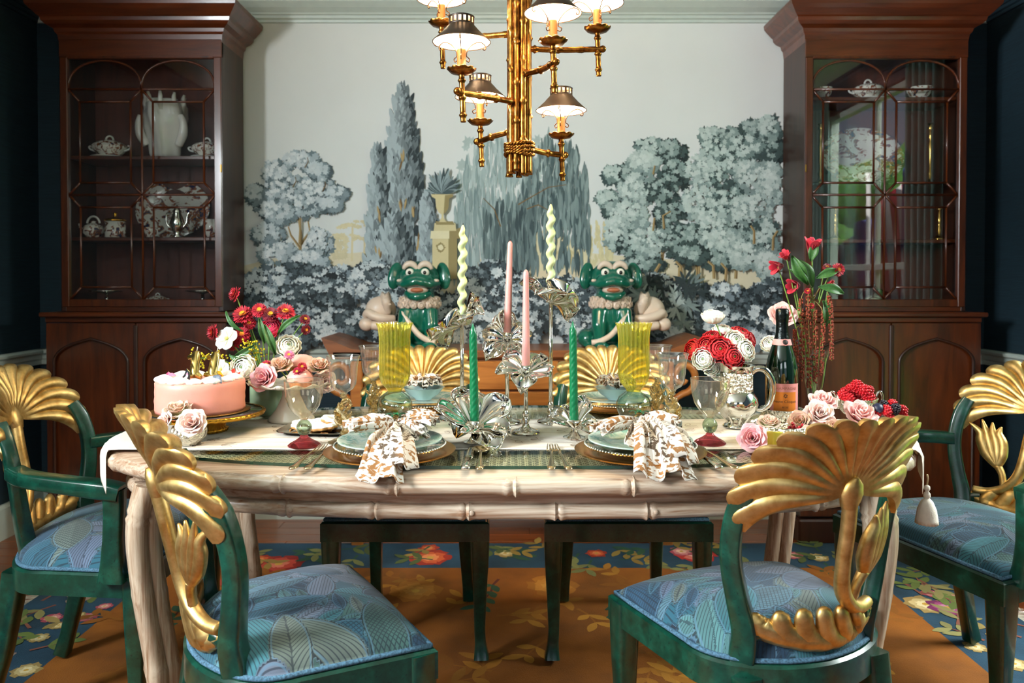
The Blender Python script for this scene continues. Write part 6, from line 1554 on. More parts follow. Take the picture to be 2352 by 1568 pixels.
for (px, lb, ty) in ((442, 'gold number one candle standing nearer the armchair', 6), (482, 'gold number one candle leaning over the grey figure', 12)):
    p = at_t(px, 880, 1.95); p.z = KC.z+KH+0.004
    n = thing('number_candle', lb, 'candle', p, (R(90), 0, R(ty-18)), 'gold number candles', 1.16)
    n.rotation_euler = Euler((0, R(ty), R(-8)))
    bm = bmesh.new(); out = one_outline(); vs = [bm.verts.new((x, 0, z)) for x, z in out]; f = bm.faces.new(vs)
    ex = bmesh.ops.extrude_face_region(bm, geom=[f]); bmesh.ops.translate(bm, verts=[v for v in ex['geom'] if isinstance(v, bmesh.types.BMVert)], vec=(0, 0.012, 0))
    bmesh.ops.recalc_face_normals(bm, faces=bm.faces[:]); bmesh.ops.bevel(bm, geom=bm.edges[:], offset=0.0035, segments=3, affect='EDGES', clamp_overlap=True)
    me = bpy.data.meshes.new('digit'); bm.to_mesh(me); bm.free(); me.materials.append(M_foil); me.polygons.foreach_set('use_smooth', [True]*len(me.polygons)); link('digit', me, n)
    MB().tube([(0.001, 0.006, 0.056), (0.002, 0.006, 0.068)], 0.0008, 5).build('wick', plain('white_wick', rgb(230, 220, 190), 0.8), n)
def figure(name, label, px, py, d, hpx, parts):
    """small painted cut-out animal standing in the cream; parts: (outline, colour)"""
    p = at_t(px, py, d); s_ = hpx*dtab(d)/FPX; g = thing(name, label, 'figurine', p, (0, 0, R(6)), 'painted animal cake figures', s_)
    for k, (nm, out, col) in enumerate(parts):
        bm_ = MB(); bm_.prism([(x, z) for x, z in out], -0.07-0.012*k, 0.07+0.012*k, MX.Rotation(R(90), 4, 'X')); bm_.build(nm, plain('figure_'+name+nm, col, 0.35, var=0.03, coat=0.4), g)
figure('pink_pony', 'pink painted pony figure at the cake edge', 392, 876, 1.93, 22, [('body', [(-0.45, 0), (-0.5, 0.45), (-0.42, 0.8), (-0.2, 1.02), (-0.05, 0.9), (0.2, 0.9), (0.5, 0.72), (0.52, 0.58), (0.2, 0.62), (0.02, 0.5), (0.25, 0.2), (0.3, 0)], rgb(232, 130, 160)), ('mane', [(-0.5, 0.45), (-0.42, 0.82), (-0.2, 1.05), (-0.22, 0.8), (-0.36, 0.45)], rgb(206, 80, 120))])
figure('striped_figure', 'black and white striped animal figure beside the first candle', 424, 880, 1.93, 34, [('body', [(-0.75, 0.1), (-0.6, 0.4), (-0.2, 0.35), (0.0, 0.6), (0.15, 1.0), (0.35, 0.75), (0.35, 0.0), (0.1, 0.0), (-0.1, 0.12), (-0.4, 0.0)], rgb(20, 22, 30)), ('stripe', [(-0.6, 0.25), (-0.15, 0.24), (0.1, 0.5), (0.2, 0.8), (0.26, 0.5), (0.1, 0.2), (-0.2, 0.12)], rgb(236, 228, 232)), ('spot', [(0.12, 0.62), (0.2, 0.72), (0.26, 0.62), (0.2, 0.5)], rgb(236, 150, 180))])
figure('grey_elephant', 'grey elephant figure in front of the second candle', 499, 886, 1.88, 26, [('body', [(-0.5, 0.65), (-0.8, 0.72), (-0.85, 0.62), (-0.5, 0.5), (-0.35, 0.35), (-0.6, 0.1), (-0.4, 0.0), (-0.2, 0.1), (0.1, 0.0), (0.35, 0.0), (0.4, 0.5), (0.3, 0.9), (0.0, 1.0), (-0.3, 0.92)], rgb(116, 124, 138)), ('ear', [(-0.1, 0.5), (-0.05, 0.85), (0.2, 0.85), (0.25, 0.55), (0.08, 0.42)], rgb(150, 158, 172))])
figure('yellow_bird', 'yellow bird figure behind the second candle', 503, 868, 2.00, 18, [('body', [(-0.5, 0), (-0.55, 0.5), (-0.2, 0.95), (0.2, 0.9), (0.4, 0.5), (0.6, 0.3), (0.4, 0.0)], rgb(230, 186, 40)), ('wing', [(-0.2, 0.2), (0.0, 0.55), (0.4, 0.35), (0.2, 0.1)], rgb(180, 60, 40))])
figure('red_squirrel', 'red squirrel figure on the far rosettes', 538, 872, 1.99, 26, [('body', [(-0.4, 0), (-0.35, 0.35), (-0.1, 0.5), (-0.25, 0.85), (0.0, 1.05), (0.1, 0.8), (0.05, 0.55), (0.3, 0.6), (0.55, 0.75), (0.45, 0.45), (0.3, 0.2), (0.4, 0)], rgb(206, 44, 24)), ('belly', [(0.1, 0.05), (0.12, 0.35), (0.26, 0.3), (0.28, 0.05)], rgb(240, 226, 210))])

# ---- silver tray of sugared cookies
TR = gpos(742, 1.965); tr = thing('tray', 'small silver tray of sugared cookies', 'tray', TR, (0, 0, R(-4)))
def tray_out(a, b, n=48): return [(a*math.copysign(abs(math.cos(t))**0.5, math.cos(t)), b*math.copysign(abs(math.sin(t))**0.5, math.sin(t))) for t in np.linspace(0, 2*PI, n, endpoint=False)]
mb = MB(); rings = [(tray_out(0.075, 0.055), 0.002), (tray_out(0.084, 0.063), 0.006), (tray_out(0.104, 0.082), 0.010), (tray_out(0.106, 0.084), 0.009), (tray_out(0.084, 0.063), 0.003), (tray_out(0.075, 0.055), 0.0)]
n = 48; mb.add([(x, y, z) for rg, z in rings for x, y in rg], [(k*n+i, k*n+(i+1) % n, (k+1)*n+(i+1) % n, (k+1)*n+i) for k in range(5) for i in range(n)]+[tuple(range(n)), tuple(range(6*n-1, 5*n-1, -1))], False); mb.build('dish', M_silver, tr)
sc8 = lambda r_, z, th, i: (r_*(1+0.09*math.cos(8*th)), z)
cook = MB().lathe([(0.010, 0.0), (0.029, 0.0), (0.031, 0.004), (0.030, 0.009), (0.010, 0.009), (0.010, 0.0)], 64, mod=sc8, cap=False).mesh('biscuit', plain('shortbread', rgb(206, 146, 82), 0.8, var=0.12))
sug = MB().lathe([(0.0095, 0.006), (0.0100, 0.011), (0.014, 0.0135), (0.026, 0.0135), (0.0312, 0.0105), (0.0315, 0.007)], 64, mod=sc8, cap=False).mesh('sugar', plain('icing_sugar', rgb(246, 242, 238), 0.8, var=0.02, bump=0.3, bscale=300))
for (x, y, z, tx, ty, lb) in ((-0.052, 0.012, 0.006, 0, 12, 'sugared cookie at the cake end of the silver tray'), (-0.020, 0.042, 0.006, 4, 0, 'sugared cookie at the back of the silver tray'), (0.006, -0.018, 0.007, -4, -6, 'sugared cookie at the front of the silver tray'), (0.050, 0.020, 0.008, 4, -16, 'sugared cookie leaning at the vase end of the silver tray'), (0.022, 0.014, 0.018, 6, 10, 'sugared cookie on top of the others')):
    c = thing('cookie', lb, 'cookie', TR+V((x, y, z)), (R(tx), R(ty), x*20), 'sugared cookies'); link('biscuit', cook, c); link('sugar', sug, c)

# ---- small silver bowls with roses
def rose_bowl(label, p, r_, h):
    b = thing('rose_bowl', label, 'bowl', p); MB().lathe(shell([(0, 0), (r_*0.55, 0), (r_*0.6, 0.003), (r_*0.95, h*0.45), (r_, h*0.75), (r_*0.93, h)], 0.0015), 40).build('body', M_chased, b); return b
LB = gpos(432, 1.775, RZ); rose_bowl('small chased silver bowl of roses before the cake', LB, 0.040, 0.042); gL = 'roses in the small silver bowl'
flower('rose', 441, 972, 1.74, 34, (0.1, -0.8, 0.5), P_blush, 'blush pink rose in the small bowl before the cake', gL)
flower('rose', 408, 944, 1.80, 33, (-0.1, -0.4, 0.9), P_greeny, 'green tinged rose standing highest in the small bowl', gL, LB+V((0, 0, 0.02)))
flower('rose', 380, 968, 1.77, 24, (-0.5, -0.7, 0.4), P_blush, 'pale rose at the chair side of the small bowl', gL)
RBW = gpos(1795, 1.83, RZ); rose_bowl('low silver bowl of roses behind the gold chair crest', RBW, 0.075, 0.040); gR = 'roses behind the gold chair crest'
for (px, py, d, r_, dv, m, lb) in ((1728, 1006, 1.72, 34, (-0.3, -0.85, 0.35), P_rosepk, 'pink rose lying nearest the spoon'), (1766, 972, 1.80, 27, (0.0, -0.35, 0.95), P_greeny, 'green tinged rose standing beside the pink one'), (1838, 968, 1.86, 27, (-0.4, -0.7, 0.5), P_tan, 'tan rose before the bottle coaster'), (1890, 924, 1.92, 33, (0.0, -0.5, 0.85), P_pink, 'pale pink rose highest of the pair before the tall stems'), (1882, 952, 1.86, 35, (0.0, -0.8, 0.6), P_blush, 'cream pink rose below the pale pink one'), (1975, 952, 1.92, 38, (0.1, -0.6, 0.7), P_pink, 'large pink rose before the raspberry bowl'), (1915, 985, 1.82, 26, (0.0, -0.7, 0.7), P_tan, 'tan rose peeping over the gold crest'), (1860, 1000, 1.78, 24, (-0.2, -0.8, 0.5), P_greeny, 'greenish rose half hidden by the gold crest')):
    flower('rose', px, py, d, r_, dv, m, lb, gR)
yc = thing('lemon_cup', 'fluted yellow cup under the green tinged rose', 'cup', gpos(1776, 1.775, GZ+0.003)); MB().lathe(shell([(0, 0), (0.018, 0), (0.024, 0.004), (0.030, 0.030), (0.031, 0.034)], 0.002), 60, mod=flute(20, 0.02)).build('body', plain('lemon_yellow', rgb(226, 206, 70), 0.4, var=0.06), yc)
br_ = thing('berry_cluster', 'dark red berry cluster between the tan and green tinged roses', 'berries', at_t(1822, 985, 1.83)); r_ = random.Random(3); mb = MB()
for k in range(26): mb.ball((r_.gauss(0, 0.009), r_.gauss(0, 0.006), r_.gauss(0, 0.008)), 0.0042, 7, 5)
o = mb.build('berries', plain('red_berry', rgb(150, 20, 30), 0.25, var=0.3), br_); o['kind'] = 'stuff'
# ================================================================ pitcher, bottle, berries, tall stems
PT = gpos(1693, 2.03, RZ); pt = thing('pitcher', 'engraved silver pitcher holding red and white ranunculus', 'pitcher', PT)
MB().lathe([(0, 0), (0.034, 0.0), (0.036, 0.003), (0.030, 0.008), (0.022, 0.014), (0.020, 0.022)], 48).build('foot', M_silver, pt)
for k in range(8):
    a = k*PI/4; MB().tube([(0.026*math.cos(a), 0.026*math.sin(a), 0.006), (0.024*math.cos(a), 0.024*math.sin(a), 0.016), (0.036*math.cos(a), 0.036*math.sin(a), 0.030), (0.046*math.cos(a), 0.046*math.sin(a), 0.038)], [0.003, 0.0035, 0.003, 0.001], 7).build('leaf_foot', M_silver, pt)
MB().lathe([(0.018, 0.018), (0.034, 0.026), (0.050, 0.044), (0.055, 0.060), (0.052, 0.076), (0.044, 0.088), (0.0405, 0.094)], 56).build('belly', M_silver, pt)
lip = lambda r_, z, th, i: (r_*(1+0.42*max(0.0, math.cos(th-PI))**6*smoothstep(0.128, 0.160, z)), z+0.014*max(0.0, math.cos(th-PI))**4*smoothstep(0.13, 0.160, z))
MB().lathe([(0.0405, 0.093), (0.0415, 0.096), (0.041, 0.10), (0.040, 0.138), (0.0395, 0.142)], 56, cap=False).build('engraved_neck', M_chased, pt)
MB().lathe(shell([(0.0395, 0.141), (0.040, 0.148), (0.044, 0.158), (0.046, 0.160)], 0.0015), 72, mod=lip, cap=False).build('spout', M_silver, pt)
hp = cat_curve([(0.036, 0, 0.138), (0.052, 0, 0.150), (0.074, 0, 0.146), (0.091, 0, 0.120), (0.093, 0, 0.088), (0.084, 0, 0.058), (0.064, 0, 0.044), (0.050, 0, 0.046)], 7)
MB().tube(hp, lerp_list([(0.007, 0.006), (0.0085, 0.0075), (0.0085, 0.008), (0.0085, 0.0075), (0.008, 0.007), (0.007, 0.006), (0.0055, 0.005), (0.004, 0.003)], len(hp)), 12).build('handle', M_silver, pt)
gP = 'ranunculus in the silver pitcher'; PM = PT+V((-0.005, 0, 0.11))
for (px, py, d, r_, dv, m, lb) in ((1585, 800, 2.05, 24, (-0.8, -0.5, 0.3), P_red, 'red ranunculus furthest out toward the yellow vase'), (1622, 790, 2.02, 25, (-0.4, -0.7, 0.5), P_red, 'red ranunculus between the outermost one and the bouquet centre'), (1636, 768, 2.06, 22, (-0.2, -0.5, 0.8), P_red, 'red ranunculus right below the tall white bloom'), (1655, 800, 1.99, 29, (-0.1, -0.9, 0.3), P_red, 'large red ranunculus facing us at the bouquet centre'), (1688, 818, 1.98, 27, (0.15, -0.9, 0.2), P_red, 'red ranunculus resting on the pitcher lip'), (1665, 775, 2.05, 22, (0.0, -0.6, 0.7), P_red, 'red ranunculus in the middle of the white ones'), (1706, 760, 2.08, 24, (0.3, -0.5, 0.8), P_red, 'red ranunculus at the top toward the bottle'), (1730, 775, 2.10, 19, (0.7, -0.5, 0.4), P_red, 'small red ranunculus furthest toward the bottle'),
                                   (1660, 750, 2.10, 22, (0.0, -0.3, 0.9), P_white, 'white ranunculus at the top of the pitcher bouquet'), (1692, 778, 2.02, 25, (0.1, -0.8, 0.5), P_white, 'white ranunculus in the middle of the pitcher bouquet'), (1718, 802, 2.00, 26, (0.4, -0.8, 0.3), P_white, 'white ranunculus facing the bottle neck'), (1614, 824, 2.00, 25, (-0.4, -0.85, 0.1), P_white, 'white ranunculus low over the ruby goblet'), (1632, 846, 2.02, 20, (-0.4, -0.8, -0.2), P_white, 'white ranunculus hanging below the pitcher lip'), (1648, 860, 2.05, 18, (-0.5, -0.8, -0.3), P_white, 'lowest white ranunculus tucked against the pitcher'), (1638, 714, 2.06, 25, (0.0, -0.15, 1.0), P_white, 'single white ranunculus on a tall stem above the bouquet')):
    flower('ran', px, py, d, r_, dv, m, lb, gP, PM if py < 800 else None)
# ---- silver coaster and champagne bottle
BT = gpos(1797, 2.13, RZ); co = thing('bottle_coaster', 'pierced silver coaster under the champagne bottle', 'coaster', BT)
MB().lathe(shell([(0, 0), (0.052, 0.0), (0.056, 0.004), (0.055, 0.010), (0.053, 0.030), (0.056, 0.036)], 0.0015), 48).build('gallery', M_chased, co)
bo = thing('champagne_bottle', 'dark green champagne bottle with pink and orange label', 'bottle', (BT.x, BT.y, BT.z+0.002))
prof = [(0, 0.004), (0.030, 0.0), (0.040, 0.003), (0.0425, 0.010), (0.0425, 0.125), (0.041, 0.145), (0.036, 0.170), (0.028, 0.195), (0.020, 0.218), (0.0155, 0.236), (0.0148, 0.255), (0.0148, 0.262)]
MB().lathe(prof, 56).build('body', plain('bottle_green_glass', rgb(6, 28, 16), 0.06, spec=0.8, coat=0.6), bo)
MB().lathe([(0.0205, 0.2185), (0.0165, 0.235), (0.0157, 0.262), (0.0162, 0.268), (0.0172, 0.274), (0.0172, 0.284), (0.0165, 0.297), (0.012, 0.300), (0, 0.300)], 40, cap=False).build('foil', plain('black_foil', rgb(14, 22, 20), 0.25, 0.6, bump=0.5, bscale=90), bo)
MB().lathe([(0.0250, 0.2035), (0.0203, 0.2190)], 40, cap=False, mod=lambda r_, z, th, i: (r_+0.0008, z-0.006*math.cos(th+PI/2)*0)).build('neck_band', plain('pink_label_paper', rgb(226, 146, 140), 0.6, var=0.03), bo)
TH0 = -PI/2-0.12      # label faces the camera
def on_bottle(x, z, off): a = TH0+x/0.0425; r_ = 0.0425+off; return (r_*math.cos(a), r_*math.sin(a), z)
def label_rect(nm, x0, x1, z0, z1, off, mat): MB().surf(lambda u, v: on_bottle(x0+(x1-x0)*u, z0+(z1-z0)*v, off), 24, 2).build(nm, mat, bo)
label_rect('label', -0.042, 0.042, 0.026, 0.104, 0.0004, plain('pink_label_paper', rgb(226, 146, 140), 0.6, var=0.03))
label_rect('label_panel', -0.030, 0.030, 0.032, 0.082, 0.0007, plain('orange_label', rgb(226, 128, 30), 0.55, var=0.03))
def text_on_bottle(txt, size, z, mat, off=0.0010, x=0.0):
    cu = bpy.data.curves.new('lettering', 'FONT'); cu.body = txt; cu.size = size; cu.align_x = 'CENTER'; cu.resolution_u = 3
    t_ = bpy.data.objects.new('lettering', cu); COL.objects.link(t_); dg = bpy.context.evaluated_depsgraph_get(); me0 = t_.evaluated_get(dg).to_mesh()
    vs = [on_bottle(v.co.x+x, z+v.co.y, off) for v in me0.vertices]; fs = [tuple(p.vertices) for p in me0.polygons]; t_.evaluated_get(dg).to_mesh_clear()
    bpy.data.objects.remove(t_); MB().add(vs, fs, False).build('lettering', mat, bo)
M_ink = plain('label_ink', rgb(24, 16, 14), 0.6)
M_fade = plain('label_gold_ink', rgb(176, 104, 84), 0.5)
text_on_bottle('CHAMPAGNE', 0.0105, 0.088, M_fade)
text_on_bottle('Veuve Clicquot', 0.0100, 0.054, M_ink); text_on_bottle('ROSÉ', 0.0065, 0.040, M_ink)
for k in range(6):
    a = k*PI/3; MB().tube([on_bottle(0.0035*math.cos(a), 0.072+0.0035*math.sin(a), 0.001), on_bottle(0.0055*math.cos(a+0.5), 0.072+0.0055*math.sin(a+0.5), 0.001)], 0.0007, 5).build('emblem_ray', M_ink, bo)
MB().tube([on_bottle(0.0034*math.cos(a), 0.072+0.0034*math.sin(a), 0.001) for a in np.linspace(0, 2*PI, 17)], 0.0006, 5).build('emblem', M_ink, bo)
md = MB().lathe([(0, 0.0012), (0.0068, 0.0010), (0.0074, 0.0)], 24).build('medallion', M_ink, bo, (0.0, -0.0245, 0.2115), (R(70), 0, 0)); MB().tube([(0.0082*math.cos(a), 0.0082*math.sin(a), 0.0003) for a in np.linspace(0, 2*PI, 25)], 0.0010, 6).build('medallion_ring', plain('pink_label_paper', rgb(226, 146, 140), 0.6, var=0.03), md)
# ---- bud vase behind the bottle: pink rose and a cream bloom
BV = gpos(1790, 2.33, GZ); bv = thing('bud_vase', 'slim clear bud vase hidden behind the champagne bottle', 'vase', BV)
MB().lathe([(0.024, 0.0), (0.026, 0.01), (0.024, 0.06), (0.013, 0.10), (0.014, 0.13), (0.017, 0.14)], 32, cap=False).build('body', thin_glass('thin_clear', (0.97, 0.98, 0.97, 1)), bv)
BVM = BV+V((0, 0, 0.05)); gB = 'blooms in the slim bud vase'
flower('rose', 1798, 724, 2.33, 33, (-0.1, -0.7, 0.6), P_pink, 'large pale pink rose rising behind the bottle neck', gB, BVM)
flower('ran', 1766, 786, 2.30, 20, (-0.5, -0.7, 0.5), P_white, 'cream bloom beside the bottle shoulder', gB, BVM)
# ---- tall glass trumpet vase with lilies and hanging amaranth
TV = gpos(1872, 2.22, GZ); tv = thing('trumpet_vase', 'clear trumpet vase with red lilies and hanging amaranth', 'vase', TV)
MB().lathe([(0.036, 0.0), (0.034, 0.004), (0.012, 0.016), (0.009, 0.030), (0.016, 0.05), (0.026, 0.10), (0.034, 0.16), (0.042, 0.19)], 40, cap=False).build('body', thin_glass('thin_clear', (0.97, 0.98, 0.97, 1)), tv)
TVM = TV+V((0, 0, 0.06)); gT = 'stems in the trumpet vase'
P_lily = petal_col('crimson_lily_petal', rgb(176, 8, 44), rgb(120, 0, 20))
for (px, py, r_, dv, lb) in ((1865, 566, 24, (0.15, -0.3, 1.0), 'topmost crimson lily in the trumpet vase'), (1787, 612, 20, (-0.9, -0.4, -0.2), 'crimson lily reaching furthest toward the mural'), (1806, 590, 17, (-0.5, -0.4, 0.6), 'crimson lily just above the outermost one'), (1826, 656, 21, (-0.7, -0.5, -0.1), 'crimson lily low against the cabinet flank'), (1902, 656, 17, (0.7, -0.5, 0.1), 'crimson lily low before the cabinet glass')):
    flower('alst', px, py, 2.20, r_*1.2, dv, P_lily, lb, gT, TVM, bend=0.01)
flower('straw', 1926, 619, 2.18, 17, (0.3, -0.9, 0.1), P_straw, 'red strawflower facing us before the cabinet glass', gT, at_t(1880, 700, 2.2), bend=0.03)
flower('straw', 1900, 613, 2.19, 11, (0.0, -0.5, 0.8), P_burg, 'small burgundy bud beside the facing strawflower', gT, at_t(1880, 690, 2.2))
flower('straw', 1855, 668, 2.18, 8, (0.0, -0.8, 0.5), P_straw, 'tiny red bud at the middle of the tall stems', gT, at_t(1866, 720, 2.2))
flower('straw', 1864, 702, 2.18, 8, (0.0, -0.8, 0.5), P_straw, 'tiny red bud above the hanging amaranth', gT, at_t(1868, 740, 2.2))
leaves('leaves in the trumpet vase', '{k} green leaf among the tall lily stems', [(1826, 596, 2.2, 74, -60, 0.2), (1852, 650, 2.2, 72, 118, 0.2), (1812, 620, 2.2, 55, -40, 0.2), (1878, 660, 2.19, 60, -15, 0.2), (1888, 690, 2.19, 60, -85, 0.24), (1874, 640, 2.18, 55, 20, 0.2), (1862, 600, 2.2, 46, 75, 0.24)])
M_amar = plain('amaranth', rgb(130, 56, 34), 0.9, var=0.35, vscale=120)
for k, (x0, y0, x1, y1, rr_, lb) in enumerate(((1840, 690, 1842, 876, 8, 'hanging amaranth tassel nearest the bottle'), (1856, 684, 1858, 893, 8, 'longest hanging amaranth tassel'), (1826, 760, 1830, 860, 6, 'short amaranth tassel behind the others by the bottle'), (1872, 716, 1872, 880, 7, 'amaranth tassel over the vase mouth'), (1890, 720, 1886, 862, 6, 'slim amaranth tassel beside the green stem'), (1904, 680, 1910, 828, 7, 'amaranth tassel hanging alone before the cabinet door'))):
    r_ = random.Random(k); p0, p1 = at_t(x0, y0, 2.18), at_t(x1, y1, 2.17); g = thing('amaranth_tassel', lb, 'flower', p0, group='hanging amaranth tassels')
    pa = cat_curve([at_t(1868, 690, 2.2)-p0, (at_t((x0+1868)/2, y0-22, 2.19)-p0), V((0, 0, 0)), (p1-p0)*0.5+V((0.002, 0, 0)), p1-p0], 10); MB().tube(pa, 0.0013, 5).build('stem', plain('amaranth_stem', rgb(140, 120, 60), 0.6), g)
    mb = MB(); s_ = rr_*dtab(2.18)/FPX
    for j in range(150):
        q = r_.random(); c = pa[20+int(q*(len(pa)-21))]; w_ = s_*(0.75+0.25*math.sin(PI*min(1, q*1.1)))*0.62; a = r_.random()*6.28
        mb.ball(c+V((w_*math.cos(a), w_*math.sin(a), r_.uniform(-0.004, 0.004))), r_.uniform(0.0022, 0.0036), 5, 4)
    o = mb.build('blooms', M_amar, g); o['kind'] = 'stuff'
for k, (x0, y0) in enumerate(((1862, 580), (1884, 640), (1836, 610))):
    pass
# ---- raspberries in the two-handled silver bowl
def berry_mesh(mat, seed, n=46):
    mb = MB(); mb.lathe([(0, -0.9), (0.5, -0.8), (0.75, -0.3), (0.72, 0.2), (0.45, 0.7), (0, 0.9)], 10)
    for k in range(n):
        z = 1-2*(k+0.5)/n; a = k*2.39996; r_ = math.sqrt(1-z*z); q = 0.80-0.12*z
        mb.ball((q*r_*math.cos(a), q*r_*math.sin(a), z*0.88), 0.22, 6, 4)
    return mb.mesh('fruit', mat)
M_rasp = plain('raspberry', rgb(186, 14, 28), 0.35, var=0.15, sss=0.2); M_blk = plain('blackberry', rgb(22, 14, 26), 0.25, var=0.3); M_blue = plain('blueberry', rgb(28, 34, 60), 0.45, var=0.3)
rasp_me, blk_me = berry_mesh(M_rasp, 1), berry_mesh(M_blk, 2)
blue_mb = MB().lathe([(0, -0.95), (0.6, -0.78), (0.95, -0.1), (0.85, 0.5), (0.4, 0.85), (0.32, 0.78), (0.0, 0.70)], 16); blue_me = blue_mb.mesh('fruit', M_blue)
SBW = gpos(1968, 2.10, RZ); sbw = thing('sugar_bowl', 'two-handled silver bowl heaped with raspberries', 'bowl', SBW)
MB().lathe([(0, 0), (0.026, 0), (0.027, 0.004), (0.014, 0.010), (0.012, 0.016), (0.030, 0.024), (0.046, 0.042), (0.052, 0.062), (0.0545, 0.068), (0.053, 0.068), (0.050, 0.060), (0.03, 0.035), (0, 0.03)], 44).build('body', M_chased, sbw)
for sx in (-1, 1):
    hp = cat_curve([(sx*0.044, 0, 0.040), (sx*0.062, 0, 0.046), (sx*0.070, 0, 0.064), (sx*0.066, 0, 0.082), (sx*0.058, 0, 0.080), (sx*0.053, 0, 0.070)], 6); MB().tube(hp, 0.0032, 8).build('handle', M_silver, sbw)
BB = gpos(2046, 1.96, RZ); bb = thing('berry_cup', 'fluted silver cup of mixed berries beyond the gold crest', 'cup', BB)
MB().lathe(shell([(0, 0), (0.022, 0), (0.028, 0.004), (0.040, 0.022), (0.047, 0.029)], 0.0015), 60, mod=flute(20, 0.02)).build('body', M_silver, bb)
rb = random.Random(12)
def berry(me, nm, px, py, d, rpx, label, grp):
    b = thing(nm, label, 'berry', at_t(px, py, d), (rb.random()*1.2, rb.random()*1.2, rb.random()*6), grp, rpx*dtab(d)/FPX); link('fruit', me, b)
rw = [(1968, 884, 14), (1952, 893, 12), (1962, 902, 15), (1985, 896, 15), (1998, 895, 10), (1938, 906, 14), (1950, 914, 14), (1972, 914, 15), (1995, 912, 14), (1942, 898, 11), (1978, 890, 11)]
lab = ['topmost raspberry of the heap', 'raspberry just below the topmost toward the bottle', 'raspberry at the middle of the heap front', 'raspberry near the top toward the armchair', 'raspberry at the outer edge near the armchair', 'raspberry at the bowl rim toward the bottle', 'low raspberry at the rim front toward the bottle', 'low raspberry at the rim centre', 'low raspberry at the rim toward the armchair', 'small raspberry wedged behind the rim berry', 'small raspberry tucked behind the topmost']
for (x, y, r_), l_ in zip(rw, lab): berry(rasp_me, 'raspberry', x, y, 2.075+0.012*((x*7) % 5-2), r_, l_, 'raspberries in the silver bowl')
for k, (x, y, d, l_) in enumerate(((1955, 908, 2.12, 'raspberry at the back of the heap toward the bottle'), (1985, 908, 2.125, 'raspberry at the back of the heap toward the armchair'), (1970, 900, 2.13, 'raspberry at the middle back of the heap'))): berry(rasp_me, 'raspberry', x, y, d, 15, l_, 'raspberries in the silver bowl')
mixl = [(rasp_me, 'raspberry', 2036, 942, 14, 'raspberry at the front of the mixed berry cup'), (blk_me, 'blackberry', 2056, 938, 13, 'blackberry at the middle of the berry cup'), (blue_me, 'blueberry', 2016, 938, 13, 'large blueberry at the bottle side of the berry cup'), (rasp_me, 'raspberry', 2050, 926, 11, 'raspberry at the top of the berry cup'), (blk_me, 'blackberry', 2030, 930, 12, 'blackberry behind the front raspberry'), (blue_me, 'blueberry', 2054, 950, 10, 'small blueberry under the blackberry'), (rasp_me, 'raspberry', 2070, 942, 14, 'raspberry at the armchair side of the berry cup'), (rasp_me, 'raspberry', 2074, 955, 12, 'lowest raspberry at the armchair side of the cup'), (rasp_me, 'raspberry', 2012, 950, 12, 'raspberry low at the bottle side of the cup'), (rasp_me, 'raspberry', 2044, 960, 12, 'raspberry at the cup rim below the others')]
for me, nm, x, y, r_, l_ in mixl: berry(me, nm, x, y, 1.945+0.01*((x*3) % 4-1), r_, l_, 'mixed berries')

# ================================================================ guardian lion statues on the sideboard
def remesh(mb, vox, name, mat, smooth=6):
    me = mb.mesh('tmp'); o = bpy.data.objects.new('tmp', me); COL.objects.link(o)
    m = o.modifiers.new('r', 'REMESH'); m.mode = 'VOXEL'; m.voxel_size = vox; m.use_smooth_shade = True
    s_ = o.modifiers.new('s', 'SMOOTH'); s_.factor = 0.6; s_.iterations = smooth
    dg = bpy.context.evaluated_depsgraph_get(); r_ = bpy.data.meshes.new_from_object(o.evaluated_get(dg)); r_.name = name
    bpy.data.objects.remove(o); r_.materials.clear(); r_.materials.append(mat); return r_
M_gglaze = plain('emerald_glaze', rgb(14, 92, 72), 0.15, var=0.25, vscale=18, coat=0.6); M_cglaze = plain('cream_biscuit', rgb(214, 192, 170), 0.45, var=0.12, vscale=40, coat=0.15)
M_eye = plain('statue_eye', rgb(238, 232, 214), 0.2); M_pupil = plain('statue_pupil', rgb(16, 12, 10), 0.2); M_mouth = plain('statue_mouth', rgb(170, 100, 66), 0.5, var=0.2)
